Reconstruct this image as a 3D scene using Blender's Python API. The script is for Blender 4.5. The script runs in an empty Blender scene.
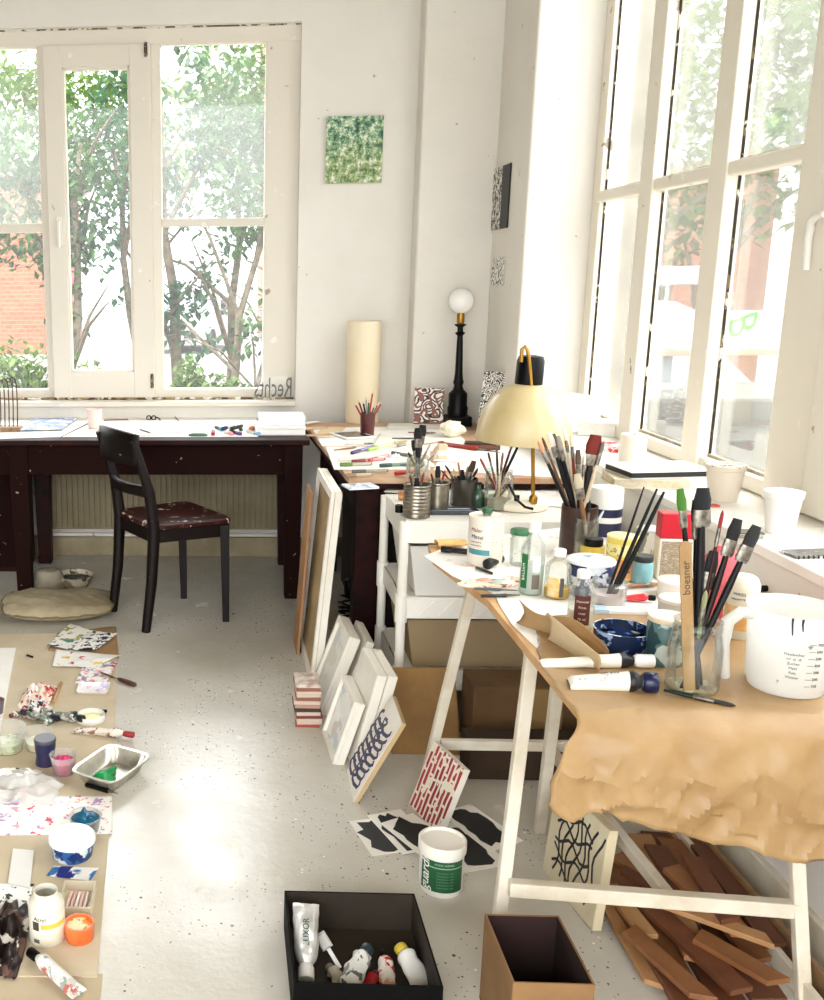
import bpy, bmesh, math, random
from mathutils import Vector, Matrix, Quaternion, noise
PI = math.pi
C = bpy.context.scene.collection
rnd = random.Random(7)

# ---------------------------------------------------------------- camera
EYE = 1.5
F, PX = 1000.0, 167.7
PITCH, YAW, ROLL = 0.2174, 0.0563, 0.01
def cam_axes():
    cy, sy = math.cos(YAW), math.sin(YAW)
    A = Matrix(((cy, sy, 0), (-sy, cy, 0), (0, 0, 1)))
    B = Matrix(((1, 0, 0), (0, -math.sin(PITCH), -math.cos(PITCH)), (0, math.cos(PITCH), -math.sin(PITCH))))
    D = Matrix(((math.cos(ROLL), math.sin(ROLL), 0), (-math.sin(ROLL), math.cos(ROLL), 0), (0, 0, 1)))
    return D @ B @ A
M = cam_axes()
def ray(px, py): return M.transposed() @ Vector(((px - PX) / F, (py - 500) / F, 1))
def az(px, py, z=0.0):
    d = ray(px, py); t = (z - EYE) / d.z; p = d * t; return Vector((p.x, p.y, z))
def ay(px, py, y):
    d = ray(px, py); p = d * (y / d.y); return Vector((p.x, y, p.z + EYE))
def ax(px, py, x):
    d = ray(px, py); p = d * (x / d.x); return Vector((x, p.y, p.z + EYE))
def depth(p): return (M @ (Vector(p) - Vector((0, 0, EYE)))).z
def mpp(p): return depth(p) / F
def base(px, pybot, wpx, z):
    """centre and radius of a round thing whose foot shows its front at pybot"""
    p = az(px, pybot, z); r = wpx / 2 * mpp(p)
    d = Vector((p.x, p.y, 0)).normalized(); q = p + d * r * .95
    return q, wpx / 2 * mpp(q)
def up(px, py, loc): return ay(px, py, loc.y).z - loc.z

# ---------------------------------------------------------------- tags
def tag(o, label=None, cat=None, group=None, kind=None):
    if label: o['label'] = label
    if cat: o['category'] = cat
    if group: o['group'] = group
    if kind: o['kind'] = kind
    return o
def thing(name, label, cat, loc=(0, 0, 0), rotz=0, group=None, quat=None):
    o = bpy.data.objects.new(name, None); C.objects.link(o); o.empty_display_size = .02
    o.location = loc
    o.rotation_euler = quat.to_euler() if quat else (0, 0, rotz)
    return tag(o, label, cat, group)
def struct_root(name):
    o = bpy.data.objects.new(name, None); C.objects.link(o); o['kind'] = 'structure'; return o

# ---------------------------------------------------------------- materials
def lin(c):
    if isinstance(c, str):
        c = [int(c[i:i+2], 16) / 255 for i in (0, 2, 4)]
    return tuple(((v / 12.92) if v <= .04045 else ((v + .055) / 1.055) ** 2.4) for v in c[:3]) + (1,)
MATS = {}
class NT:
    def __init__(s, name):
        s.m = bpy.data.materials.new(name); s.m.use_nodes = True
        s.t = s.m.node_tree; s.n = s.t.nodes; s.l = s.t.links
        s.b = s.n['Principled BSDF']; s.out = s.n['Material Output']
    def node(s, typ, **kw):
        n = s.n.new(typ)
        for k, v in kw.items():
            if k in n.inputs.keys(): n.inputs[k].default_value = v
            else: setattr(n, k, v)
        return n
    def link(s, a, b): s.l.new(a, b)
    def coord(s, scale=(1, 1, 1), rot=(0, 0, 0), loc=(0, 0, 0)):
        tc = s.node('ShaderNodeTexCoord'); mp = s.node('ShaderNodeMapping')
        mp.inputs['Scale'].default_value = scale; mp.inputs['Rotation'].default_value = rot; mp.inputs['Location'].default_value = loc
        s.link(tc.outputs['Object'], mp.inputs['Vector']); return mp.outputs['Vector']
    def ramp(s, fac, stops, interp='LINEAR'):
        r = s.node('ShaderNodeValToRGB'); r.color_ramp.interpolation = interp
        e = r.color_ramp.elements
        while len(e) < len(stops): e.new(.5)
        for k, (p, c) in zip(e, stops): k.position = p; k.color = lin(c)
        s.link(fac, r.inputs['Fac']); return r.outputs['Color']
    def mix(s, fac, a, b):
        m = s.node('ShaderNodeMix', data_type='RGBA')
        for i, v in ((0, fac), (6, a), (7, b)):
            if hasattr(v, 'links'): s.link(v, m.inputs[i])
            else: m.inputs[i].default_value = v
        return m.outputs[2]
    def math(s, op, a, b=0.0):
        m = s.node('ShaderNodeMath', operation=op)
        for i, v in ((0, a), (1, b)):
            if hasattr(v, 'links'): s.link(v, m.inputs[i])
            else: m.inputs[i].default_value = v
        return m.outputs[0]
    def noise(s, vec, scale, detail=3, rough=.5, dist=0):
        n = s.node('ShaderNodeTexNoise', Scale=scale, Detail=detail, Roughness=rough, Distortion=dist)
        s.link(vec, n.inputs['Vector']); return n.outputs['Fac']
    def bump(s, h, strength, dist=.002):
        b = s.node('ShaderNodeBump', Strength=strength, Distance=dist); s.link(h, b.inputs['Height'])
        s.link(b.outputs['Normal'], s.b.inputs['Normal'])

def mat(name, col, rough=.6, metal=0.0, var=None, vs=8, bump=0, bs=60, spec=None, sheen=0, trans=0):
    """plain procedural surface; var = second colour mixed in by noise"""
    if name in MATS: return MATS[name]
    k = NT(name); b = k.b
    b.inputs['Roughness'].default_value = rough; b.inputs['Metallic'].default_value = metal
    if spec is not None: b.inputs['Specular IOR Level'].default_value = spec
    v = k.coord()
    c2 = var or col
    n = k.noise(v, vs, 5, .6)
    if var:
        k.link(k.ramp(n, [(.38, col), (.66, var)]), b.inputs['Base Color'])
    else:
        a = lin(col); k.link(k.mix(n, tuple(x * .93 for x in a[:3]) + (1,), tuple(min(1, x * 1.05) for x in a[:3]) + (1,)), b.inputs['Base Color'])
    if bump: k.bump(k.noise(v, bs, 3), bump)
    if trans:
        tr = k.node('ShaderNodeBsdfTranslucent'); tr.inputs['Color'].default_value = lin(col)
        mx = k.node('ShaderNodeMixShader', Fac=trans)
        k.link(b.outputs[0], mx.inputs[1]); k.link(tr.outputs[0], mx.inputs[2]); k.link(mx.outputs[0], k.out.inputs[0])
    MATS[name] = k.m; return k.m

def dabbed(name, ground, dabs, scale=60, rough=.5, thr=.62, metal=0, stretch=(1, 1, 1)):
    """a ground colour with blobs of paint over it; dabs = list of colours"""
    if name in MATS: return MATS[name]
    k = NT(name); v = k.coord(stretch)
    k.b.inputs['Roughness'].default_value = rough; k.b.inputs['Metallic'].default_value = metal; k.b.inputs['Specular IOR Level'].default_value = .25
    col = lin(ground)
    for i, d in enumerate(dabs):
        vv = k.coord(stretch, loc=(3.7 * i + 1.3, 2.1 * i, 1.9 * i))
        n = k.noise(vv, scale * (1 + .25 * i), 3, .55, .3)
        f = k.ramp(n, [(thr - .01, '000000'), (thr + .02, 'ffffff')])
        col = k.mix(f, col, lin(d))
    k.link(col, k.b.inputs['Base Color']); MATS[name] = k.m; return k.m

def curvy(name, ground, line, scale=20, width=.03, dist=0, rough=.6, stretch=(1, 1, 1), detail=1, line2=None):
    """drawn lines: iso lines of a noise field"""
    if name in MATS: return MATS[name]
    k = NT(name); v = k.coord(stretch)
    n = k.noise(v, scale, detail, .5, dist)
    w = k.math('MULTIPLY', n, 8.0); f = k.math('FRACT', w); d = k.math('ABSOLUTE', k.math('SUBTRACT', f, .5))
    m = k.math('LESS_THAN', d, width * 8)
    c = k.mix(m, lin(ground), lin(line))
    if line2:
        v2 = k.coord(stretch, loc=(5, 2, 9)); n2 = k.noise(v2, scale * .8, detail, .5, dist)
        f2 = k.math('FRACT', k.math('MULTIPLY', n2, 6.0)); m2 = k.math('LESS_THAN', k.math('ABSOLUTE', k.math('SUBTRACT', f2, .5)), width * 5)
        c = k.mix(m2, c, lin(line2))
    k.link(c, k.b.inputs['Base Color']); k.b.inputs['Roughness'].default_value = rough
    MATS[name] = k.m; return k.m

def glassy(name, tint='ffffff', clear=.86, rough=.03, haze=0.0, hazecol='ffffff', smudge=None, tl_=.7):
    """thin glass or clear plastic: transparent with a gloss, optional milky film"""
    if name in MATS: return MATS[name]
    k = NT(name); k.n.remove(k.b)
    tr = k.node('ShaderNodeBsdfTransparent'); tr.inputs['Color'].default_value = lin(tint)
    gl = k.node('ShaderNodeBsdfGlossy', Roughness=rough)
    lw = k.node('ShaderNodeFresnel', IOR=1.45)
    fac = k.math('MULTIPLY', lw.outputs[0], .55); fac = k.math('ADD', fac, (1 - clear) * .3)
    mx = k.node('ShaderNodeMixShader'); k.link(fac, mx.inputs[0]); k.link(tr.outputs[0], mx.inputs[1]); k.link(gl.outputs[0], mx.inputs[2])
    res = mx.outputs[0]
    if haze:
        di = k.node('ShaderNodeBsdfDiffuse'); di.inputs['Color'].default_value = lin(hazecol)
        tl = k.node('ShaderNodeBsdfTranslucent'); tl.inputs['Color'].default_value = lin(hazecol)
        a = k.node('ShaderNodeMixShader', Fac=tl_); k.link(di.outputs[0], a.inputs[1]); k.link(tl.outputs[0], a.inputs[2])
        b = k.node('ShaderNodeMixShader', Fac=haze)
        if smudge:
            n = k.noise(k.coord((1, 1, .5)), smudge, 5, .65, .5)
            mr = k.node('ShaderNodeMapRange'); k.link(n, mr.inputs[0])
            mr.inputs[1].default_value = .3; mr.inputs[2].default_value = .7; mr.inputs[3].default_value = haze * .6; mr.inputs[4].default_value = haze * 1.3
            k.link(mr.outputs[0], b.inputs[0])
        k.link(res, b.inputs[1]); k.link(a.outputs[0], b.inputs[2]); res = b.outputs[0]
    k.link(res, k.out.inputs[0]); MATS[name] = k.m; return k.m

# ---------------------------------------------------------------- mesh builder
class MB:
    def __init__(s): s.v = []; s.f = []
    def add(s, vs, fs):
        b = len(s.v); s.v += [Vector(v) for v in vs]; s.f += [tuple(b + i for i in f) for f in fs]; return s
    def box(s, x0, x1, y0, y1, z0, z1, mx=None):
        vs = [Vector((x, y, z)) for z in (z0, z1) for y in (y0, y1) for x in (x0, x1)]
        if mx: vs = [mx @ v for v in vs]
        return s.add(vs, [(0, 2, 3, 1), (4, 5, 7, 6), (0, 1, 5, 4), (2, 6, 7, 3), (0, 4, 6, 2), (1, 3, 7, 5)])
    def lathe(s, prof, n=28, mx=None, cap0=True, cap1=True, sx=1, sy=1):
        vs = []
        for r, z in prof:
            for i in range(n):
                a = 2 * PI * i / n; vs.append(Vector((r * sx * math.cos(a), r * sy * math.sin(a), z)))
        fs = []
        for j in range(len(prof) - 1):
            for i in range(n):
                k = (i + 1) % n; fs.append((j * n + i, j * n + k, (j + 1) * n + k, (j + 1) * n + i))
        if cap0: fs.append(tuple(reversed(range(n))))
        if cap1: fs.append(tuple((len(prof) - 1) * n + i for i in range(n)))
        if mx: vs = [mx @ v for v in vs]
        return s.add(vs, fs)
    def tube(s, pts, r, n=8, caps=True):
        pts = [Vector(p) for p in pts]; m = len(pts); R = r if isinstance(r, (list, tuple)) else [r] * m
        vs = []; prev = None
        for i, p in enumerate(pts):
            t = (pts[min(i + 1, m - 1)] - pts[max(i - 1, 0)]).normalized()
            if prev is None:
                u = t.orthogonal().normalized()
            else:
                u = (prev - t * prev.dot(t)); u = u.normalized() if u.length > 1e-6 else t.orthogonal().normalized()
            prev = u; w = t.cross(u)
            for k in range(n):
                a = 2 * PI * k / n; vs.append(p + (u * math.cos(a) + w * math.sin(a)) * R[i])
        fs = []
        for j in range(m - 1):
            for i in range(n):
                k = (i + 1) % n; fs.append((j * n + i, j * n + k, (j + 1) * n + k, (j + 1) * n + i))
        if caps: fs += [tuple(reversed(range(n))), tuple((m - 1) * n + i for i in range(n))]
        return s.add(vs, fs)
    def bar(s, a, b, w, h, upv=(0, 0, 1)):
        """square bar from a to b, w across, h along upv"""
        a, b = Vector(a), Vector(b); t = (b - a).normalized(); u = Vector(upv)
        u = (u - t * u.dot(t)).normalized(); x = t.cross(u)
        vs = []
        for p in (a, b):
            for i, j in ((-1, -1), (1, -1), (1, 1), (-1, 1)): vs.append(p + x * (w / 2 * i) + u * (h / 2 * j))
        return s.add(vs, [(3, 2, 1, 0), (4, 5, 6, 7), (0, 1, 5, 4), (1, 2, 6, 5), (2, 3, 7, 6), (3, 0, 4, 7)])
    def prism(s, poly, z0, z1, mx=None):
        n = len(poly); vs = [Vector((x, y, z0)) for x, y in poly] + [Vector((x, y, z1)) for x, y in poly]
        if mx: vs = [mx @ v for v in vs]
        fs = [tuple(reversed(range(n))), tuple(range(n, 2 * n))] + [(i, (i + 1) % n, n + (i + 1) % n, n + i) for i in range(n)]
        return s.add(vs, fs)
    def grid(s, fn, nu, nv):
        vs = [fn(i / nu, j / nv) for j in range(nv + 1) for i in range(nu + 1)]
        w = nu + 1
        return s.add(vs, [(j * w + i, j * w + i + 1, (j + 1) * w + i + 1, (j + 1) * w + i) for j in range(nv) for i in range(nu)])
    def build(s, name, m, parent=None, loc=None, rot=None, smooth=None, bevel=0, solid=0, sub=0, quat=None):
        me = bpy.data.meshes.new(name); me.from_pydata([tuple(v) for v in s.v], [], s.f)
        bm = bmesh.new(); bm.from_mesh(me); bmesh.ops.recalc_face_normals(bm, faces=bm.faces); bm.to_mesh(me); bm.free()
        if m: me.materials.append(m)
        o = bpy.data.objects.new(name, me); C.objects.link(o)
        if parent: o.parent = parent
        if loc is not None: o.location = loc
        if rot is not None: o.rotation_euler = rot if isinstance(rot, (tuple, list)) else (0, 0, rot)
        if quat is not None: o.rotation_euler = quat.to_euler()
        if solid:
            md = o.modifiers.new('thickness', 'SOLIDIFY'); md.thickness = solid; md.offset = 0
        if bevel:
            md = o.modifiers.new('bevel', 'BEVEL'); md.width = bevel; md.segments = 2; md.limit_method = 'ANGLE'
        if sub:
            md = o.modifiers.new('sub', 'SUBSURF'); md.levels = sub; md.render_levels = sub
        if smooth is not None:
            me.polygons.foreach_set('use_smooth', [True] * len(me.polygons))
            if smooth < 180: me.set_sharp_from_angle(angle=math.radians(smooth))
        return o
def bx(name, m, x0, x1, y0, y1, z0, z1, parent=None, bevel=.002, **k):
    return MB().box(min(x0, x1), max(x0, x1), min(y0, y1), max(y0, y1), min(z0, z1), max(z0, z1)).build(name, m, parent, bevel=bevel, **k)
def text(name, body, size, m, parent, loc, rot=(0, 0, 0), ext=.0003, wrap=None, shear=0, squash=1.0, mirror=False, space=1.0):
    cu = bpy.data.curves.new(name, 'FONT'); cu.body = body; cu.size = size; cu.extrude = ext; cu.align_x = 'CENTER'; cu.align_y = 'CENTER'; cu.shear = shear
    cu.space_character = space; cu.resolution_u = 2
    o = bpy.data.objects.new('text_source', cu); C.objects.link(o)
    dg = bpy.context.evaluated_depsgraph_get(); dg.update()
    me = bpy.data.meshes.new_from_object(o.evaluated_get(dg)); bpy.data.objects.remove(o); bpy.data.curves.remove(cu)
    for v in me.vertices:
        v.co.x *= squash
        if mirror: v.co.x = -v.co.x
    me.materials.clear(); me.materials.append(m); me.name = name
    t = bpy.data.objects.new(name, me); C.objects.link(t); t.parent = parent
    if wrap:      # bend round a cylinder standing on z: wrap = (radius, angle, height, turned)
        r, ang, h, turned = wrap
        for v in me.vertices:
            x, y, zz = v.co
            if turned: x, y = -y, x
            a = ang + x / r; v.co = ((r + zz) * math.cos(a), (r + zz) * math.sin(a), h + y)
        t.location = loc
    else:
        t.location = loc; t.rotation_euler = rot
    return t
def shell(r, z0, z1, a0, a1, n=16, th=.0004):
    """a label wrapped on a cylinder"""
    return MB().grid(lambda u, v: Vector(((r + th) * math.cos(a0 + (a1 - a0) * u), (r + th) * math.sin(a0 + (a1 - a0) * u), z0 + (z1 - z0) * v)), n, 1)
FRONT = -PI / 2   # the angle on a round thing that looks towards -y
# ================================================================ the room
def m_wall():
    k = NT('wall_plaster'); v = k.coord()
    n = k.noise(v, 1.6, 5, .6); n2 = k.noise(v, 14, 4, .7)
    c = k.ramp(n, [(.3, 'e2ddd3'), (.7, 'ebe7df')])
    sp = k.ramp(k.noise(v, 26, 2, .4), [(.755, '000000'), (.77, 'ffffff')])
    c = k.mix(sp, c, lin('b8ad9a'))
    k.link(c, k.b.inputs['Base Color']); k.b.inputs['Roughness'].default_value = .75
    k.bump(k.math('ADD', k.math('MULTIPLY', n2, .5), k.noise(v, 3.5, 3)), .35, .012); return k.m
def m_floor():
    k = NT('floor_paint'); v = k.coord()
    c = k.ramp(k.noise(v, 1.1, 6, .65), [(.3, 'b8b1a1'), (.5, 'c9c4b8'), (.7, 'd5d2c9')])
    c = k.mix(k.ramp(k.noise(v, 5, 5, .7), [(.52, '000000'), (.75, '8a8a8a')]), c, lin('bfb39b'))
    # splashes of paint: small voronoi dots of uneven size
    for sc, th, col in ((40, .085, '4b4338'), (110, .15, '6c6354'), (13, .022, '2b2622'), (48, .08, 'f7f4ee')):
        vo = k.node('ShaderNodeTexVoronoi', Scale=sc, Randomness=1.0); k.link(k.coord((1, 1, 1), loc=(sc, 3, 0)), vo.inputs['Vector'])
        sep = k.node('ShaderNodeSeparateColor'); k.link(vo.outputs['Color'], sep.inputs[0])
        lim = k.math('MULTIPLY', k.math('POWER', sep.outputs[0], 4.0), th * 2.4)
        msk = k.math('LESS_THAN', vo.outputs['Distance'], lim)
        msk = k.math('MULTIPLY', msk, k.math('GREATER_THAN', k.noise(v, 2.2, 3, .6), .5))
        c = k.mix(msk, c, lin(col))
    k.link(c, k.b.inputs['Base Color'])
    k.link(k.ramp(k.noise(v, 7, 4), [(.3, '686868'), (.7, '909090')]), k.b.inputs['Roughness'])
    k.bump(k.noise(v, 30, 4, .7), .25, .004); return k.m
WALL, FLOOR = m_wall(), m_floor()
PAINT = dabbed('old_white_paint', 'e2dbcd', ['a99b84', 'efeae0'], 9, .42, .70)
PAINTR = dabbed('weathered_window_paint', 'efe8d8', ['a39680', 'f6f2e8'], 13, .45, .69)
CEIL = mat('ceiling_beige', 'a0947c', .8)
def S(name, m, *b, bevel=0, parent=None, **k):
    o = bx(name, m, *b, parent=parent, bevel=bevel, **k)
    if not parent: o['kind'] = 'structure'
    return o
WX, WY = 1.33, 5.35           # right wall face, back wall face
RX = 1.64                     # window plane in the right wall
H = 3.7
S('floor', FLOOR, -4.2, 1.75, -3.0, 5.75, -.12, 0)
S('ceiling', CEIL, -4.2, 1.75, -3.0, 5.75, H, H + .12)
# back wall round the window opening (x -2.05 .. .385, z .862 .. 2.76)
wb = MB()
OX0, OX1, OZ0, OZ1 = -2.35, .385, .865, 2.735
wb.box(-4.2, OX0, WY, 5.72, 0, H); wb.box(OX1, 1.75, WY, 5.72, 0, H)
wb.box(OX0, OX1, WY, 5.72, OZ1, H); wb.box(OX0, OX1, WY, 5.72, 0, OZ0)
o = wb.build('wall_back', WALL); o['kind'] = 'structure'
o = MB().box(.962, 1.75, 5.2, WY - .001, 0, H).build('wall_pier', WALL, bevel=.012); o['kind'] = 'structure'
# right wall round its window (y .55 .. 4.65, z .85 .. 3.25)
wr = MB()
wr.box(WX, 1.75, 4.65, 5.199, 0, H); wr.box(WX, 1.75, -3.0, .55, 0, H)
wr.box(WX, 1.75, .55, 4.65, 0, .822); wr.box(WX, 1.75, .55, 4.65, 3.25, H)
o = wr.build('wall_right', WALL, bevel=.010); o['kind'] = 'structure'
DARKW = mat('wall_brown', '5e4a33', .8)
S('wall_left', DARKW, -4.4, -4.2, -3.0, 5.75, 0, H)
S('trim_sill', mat('sill_paint', 'f7f4ed', .35, var='eeeae0', vs=6), WX - .015, RX + .03, .56, 4.64, .823, .85, bevel=.004)
S('baseboard_back', mat('old_beige_paint', 'a8997a', .6, var='8e7f60', vs=6), -4.2, .96, WY - .018, WY - .001, .001, .11, bevel=.004)
S('baseboard_right', mat('worn_white_paint', 'd9d2c2', .6, var='bdb39c', vs=6), WX - .02, WX - .001, -3.0, 5.19, .001, .10, bevel=.004)
# heating pipe along the back wall

# ---------------------------------------------------------------- back window
W1 = struct_root('window_1')
def pxbox(name, m, x0, x1, y0, y1, Y, d, parent, bevel=.003, proud=0):
    a = ay((x0 + x1) / 2, y0, Y); b = ay((x0 + x1) / 2, y1, Y); l = ay(x0, (y0 + y1) / 2, Y); r = ay(x1, (y0 + y1) / 2, Y)
    return bx(name, m, l.x, r.x, Y - proud, Y + d, b.z, a.z, parent, bevel)
YF = 5.40
def zx(py): return ay(157, py, YF).z
def xx(px): return ay(px, 225, YF).x
PANE = glassy('window_glass', clear=.97, haze=.004, smudge=5)
PANEH = glassy('window_glass_misty', clear=.95, haze=.075, hazecol='f4f7f2', smudge=3)
def rail(x0, x1, y0, y1, name='window_frame', par=W1, Y=YF, d=.06, proud=0, m=PAINT):
    return bx(name, m, xx(x0), xx(x1), Y - proud, Y + d, zx(y1), zx(y0), par, .004)
x_end = -2.34
fr = MB()
for (x0, x1, y0, y1) in ((264, 298, 28, 404), (42, 50, 28, 404), (150, 162, 28, 404)): 
    fr.box(xx(x0), xx(x1), YF, YF + .07, zx(y1), zx(y0))
fr.box(x_end, xx(303), YF - .003, YF + .066, zx(44), OZ1 - .001); fr.box(x_end, xx(303), YF - .003, YF + .066, OZ0 + .001, zx(389))
fr.box(xx(298), xx(306), YF - .004, YF + .07, OZ0, OZ1)
fr.box(x_end, xx(-95), YF, YF + .07, OZ0, OZ1)
fr.build('window_frame', PAINT, W1, bevel=.004)
fr = MB(); fr.box(xx(162), xx(264), YF - .006, YF + .05, zx(227), zx(219)); fr.build('glazing_bar', PAINT, W1, bevel=.003)
fr = MB(); fr.box(xx(-95), xx(42), YF - .006, YF + .05, zx(231), zx(222)); fr.build('glazing_bar', PAINT, W1, bevel=.003)
# the middle casement stands proud
cs = MB()
for b in ((49, 67, 44, 398), (132, 153, 44, 398)): cs.box(xx(b[0]), xx(b[1]), YF - .028, YF + .03, zx(b[3]), zx(b[2]))
cs.box(xx(66), xx(133), YF - .026, YF + .03, zx(66), zx(44)); cs.box(xx(66), xx(133), YF - .026, YF + .03, zx(398), zx(371))
cs = cs.build('casement', PAINT, W1, bevel=.004)
bd = MB()
for b in ((66, 69, 66, 371), (130, 133, 66, 371)): bd.box(xx(b[0]), xx(b[1]), YF - .018, YF + .03, zx(b[3]), zx(b[2]))
bd.box(xx(66), xx(133), YF - .018, YF + .03, zx(68.5), zx(65.5)); bd.box(xx(66), xx(133), YF - .018, YF + .03, zx(372), zx(369.5))
bd.build('glazing_bead', PAINT, cs, bevel=.002)
HINGE = dabbed('hinge_dark', '55493a', ['d8d0c0'], 90, .4, .58, .3)
for (px, y0, y1) in ((148.5, 43, 58), (150.5, 373, 388)):
    MB().lathe([(.006, zx(y1)), (.009, zx(y1) + .006), (.009, zx(y0) - .006), (.004, zx(y0))], 12, Matrix.Translation((xx(px), YF - .034, 0))).build('hinge', HINGE, cs, smooth=50)
hd = MB(); hd.box(xx(58), xx(63), YF - .04, YF - .028, zx(245), zx(216)); hd.tube([(xx(60.5), YF - .04, zx(221)), (xx(60.5), YF - .062, zx(221)), (xx(60.5), YF - .066, zx(227)), (xx(60.5), YF - .064, zx(247))], .0075, 10)
hd.build('handle', mat('handle_white', 'efece4', .3), cs, bevel=.002)
for (x0, x1, y0, y1, m) in ((162, 264, 44, 219, PANEH), (162, 264, 227, 389, PANE), (68, 132, 67, 371, PANE), (-95, 42, 44, 222, PANEH), (-95, 42, 231, 389, PANE)):
    bx('pane', m, xx(x0), xx(x1), YF + .018, YF + .022, zx(y1), zx(y0), W1, 0)
# dark seam of dirt where frame and opening meet
MB().box(xx(-120), xx(303), YF - .012, YF - .002, OZ1 - .006, OZ1).build('seam', dabbed('seam_dirt', '6b5c49', ['e8e2d4'], 28, .8, .5), W1)
MB().tube([(x_end, 5.375, OZ0 + .006), (-1.2, 5.372, OZ0 + .008), (xx(296), 5.375, OZ0 + .006)], .007, 6).build('seam', dabbed('seam_dirt2', 'a08a68', ['e8e2d4', '5a4836'], 22, .8, .52), W1)
# inner ledge of the back window (plastered slope)
S('trim_ledge', PAINT, OX0, OX1, 5.30, 5.40, OZ0 - .03, OZ0 - .001, bevel=.006)

# ---------------------------------------------------------------- right window
W2 = struct_root('window_2')
Z0, ZT = .90, 1.825
wf = MB()
def rb(y0, y1, z0, z1, x0=RX - .03, x1=RX + .012): wf.box(x0, x1, y0, y1, z0, z1)
rb(4.56, 4.648, .851, 3.24); rb(3.975, 4.095, .851, 3.24, RX - .05); rb(3.41, 3.53, .851, 3.24, RX - .05); rb(2.765, 2.985, .851, 3.24, RX - .05)
rb(2.98, 4.6, .852, Z0, RX - .04, RX + .011); rb(2.98, 4.6, 3.18, 3.235, RX - .04, RX + .011)
wf.build('window_frame', PAINTR, W2, bevel=.006)
for y0, y1 in ((4.095, 4.56), (3.53, 3.975), (2.985, 3.41)):
    MB().box(RX - .045, RX + .010, y0, y1, ZT - .022, ZT + .022).build('glazing_bar', PAINTR, W2, bevel=.006)
    b = MB()
    for z0, z1 in ((Z0, ZT - .022), (ZT + .022, 3.18)): b.box(RX - .010, RX - .002, y1 - .004, y1 + .0005, z0, z1)
    b.build('seam', dabbed('seam_dark', '2c241b', ['c9beaa', '6d5d48'], 16, .8, .60), W2)
    b = MB(); b.box(RX - .014, RX - .002, y0, y1 - .005, Z0, Z0 + .01); b.box(RX - .014, RX - .002, y0, y1 - .005, ZT + .022, ZT + .03); b.build('putty', mat('putty_grey', '8d826c', .8, var='c9beaa', vs=12), W2)
PR1 = glassy('right_glass', clear=.95, haze=.03, hazecol='f1f2ea', smudge=4)
PR2 = glassy('right_glass_misty', clear=.95, haze=.075, hazecol='e9ecdf', smudge=4)
PR3 = glassy('right_glass_dusty', clear=.95, haze=.03, hazecol='d9d5c8', smudge=3)
for i, (y0, y1) in enumerate(((4.095, 4.56), (3.53, 3.975), (2.985, 3.41))):
    bx('pane', PR3 if i == 0 else PR1, RX, RX + .004, y0, y1, Z0, ZT - .02, W2, 0)
    bx('pane', PR3 if i == 0 else PR2, RX, RX + .004, y0, y1, ZT + .02, 3.2, W2, 0)
# nearer casement of the right window
cs = MB()
cs.box(RX - .065, RX + .04, 2.62, 2.762, .858, 3.22); cs.box(RX - .062, RX + .037, 1.3, 2.7, .862, 1.0); cs.box(RX - .062, RX + .037, 1.3, 2.7, 3.1, 3.21); cs.box(RX - .065, RX + .04, 1.2, 1.35, .86, 3.22)
cs = cs.build('casement', PAINTR, W2, bevel=.008)
bx('pane', PR1, RX, RX + .004, 1.35, 2.62, 1.0, 3.1, W2, 0)
b = MB(); b.box(RX - .03, RX + .05, .56, 1.19, .851, 3.24); b.build('window_frame', PAINTR, W2, bevel=.004)
hd = MB(); hp = [ax(824, 214, RX - .09), ax(816, 216, RX - .09), ax(811, 222, RX - .085), ax(808, 240, RX - .085), ax(806, 270, RX - .085)]
hd.tube(hp, [.008, .011, .012, .011, .009], 8); hd.build('handle', mat('handle_white', 'efece4', .3), cs, smooth=60)

# ---------------------------------------------------------------- radiator
t = thing('radiator', 'cream ribbed panel radiator on the back wall under the window', 'radiator', (-.31, 5.27, .17))
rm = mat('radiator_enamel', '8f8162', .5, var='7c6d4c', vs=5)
r = MB(); r.box(-.645, .645, .0, .03, 0, .31)
for i in range(43):
    x = -.63 + i * .03; r.box(x - .007, x + .007, -.012, .0, .012, .298)
r.build('panel', rm, t, bevel=.003)
MB().box(-.65, .65, -.014, .045, .31, .325).build('top_grille', rm, t, bevel=.003)
MB().tube([(.64, .01, .03), (.70, .01, .03), (.70, .01, -.01)], .010, 10).build('pipe', rm, t, smooth=60)
MB().tube([(-3.5, .04, -.04), (1.2, .04, -.04)], .011, 10).build('supply_pipe', PAINT, t, smooth=60)
for s in (-.45, .45): MB().box(s - .02, s + .02, .0301, .078, .05, .28).build('bracket', rm, t)

# ================================================================ outside
GZ = -.45
def brick(name, a, b, mortar, sc):
    k = NT(name); v = k.coord((1, 1, 1))
    sep = k.node('ShaderNodeSeparateXYZ'); k.link(v, sep.inputs[0]); cb = k.node('ShaderNodeCombineXYZ')
    k.link(k.math('ADD', sep.outputs[0], sep.outputs[1]), cb.inputs[0]); k.link(sep.outputs[2], cb.inputs[1])
    t = k.node('ShaderNodeTexBrick', Scale=sc); t.inputs['Color1'].default_value = lin(a); t.inputs['Color2'].default_value = lin(b); t.inputs['Mortar'].default_value = lin(mortar)
    t.inputs['Mortar Size'].default_value = .012
    k.link(cb.outputs[0], t.inputs['Vector']); k.link(t.outputs['Color'], k.b.inputs['Base Color']); k.b.inputs['Roughness'].default_value = .85; return k.m
BR = brick('orange_brick', '865039', '774530', '8f705a', 2.2)
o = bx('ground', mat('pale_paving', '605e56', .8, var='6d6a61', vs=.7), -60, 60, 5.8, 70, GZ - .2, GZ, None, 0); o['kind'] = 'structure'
o = bx('ground', mat('pale_paving', 'cfcdc2', .8), 1.8, 60, -20, 5.79, GZ - .2, GZ, None, 0); o['kind'] = 'structure'
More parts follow.
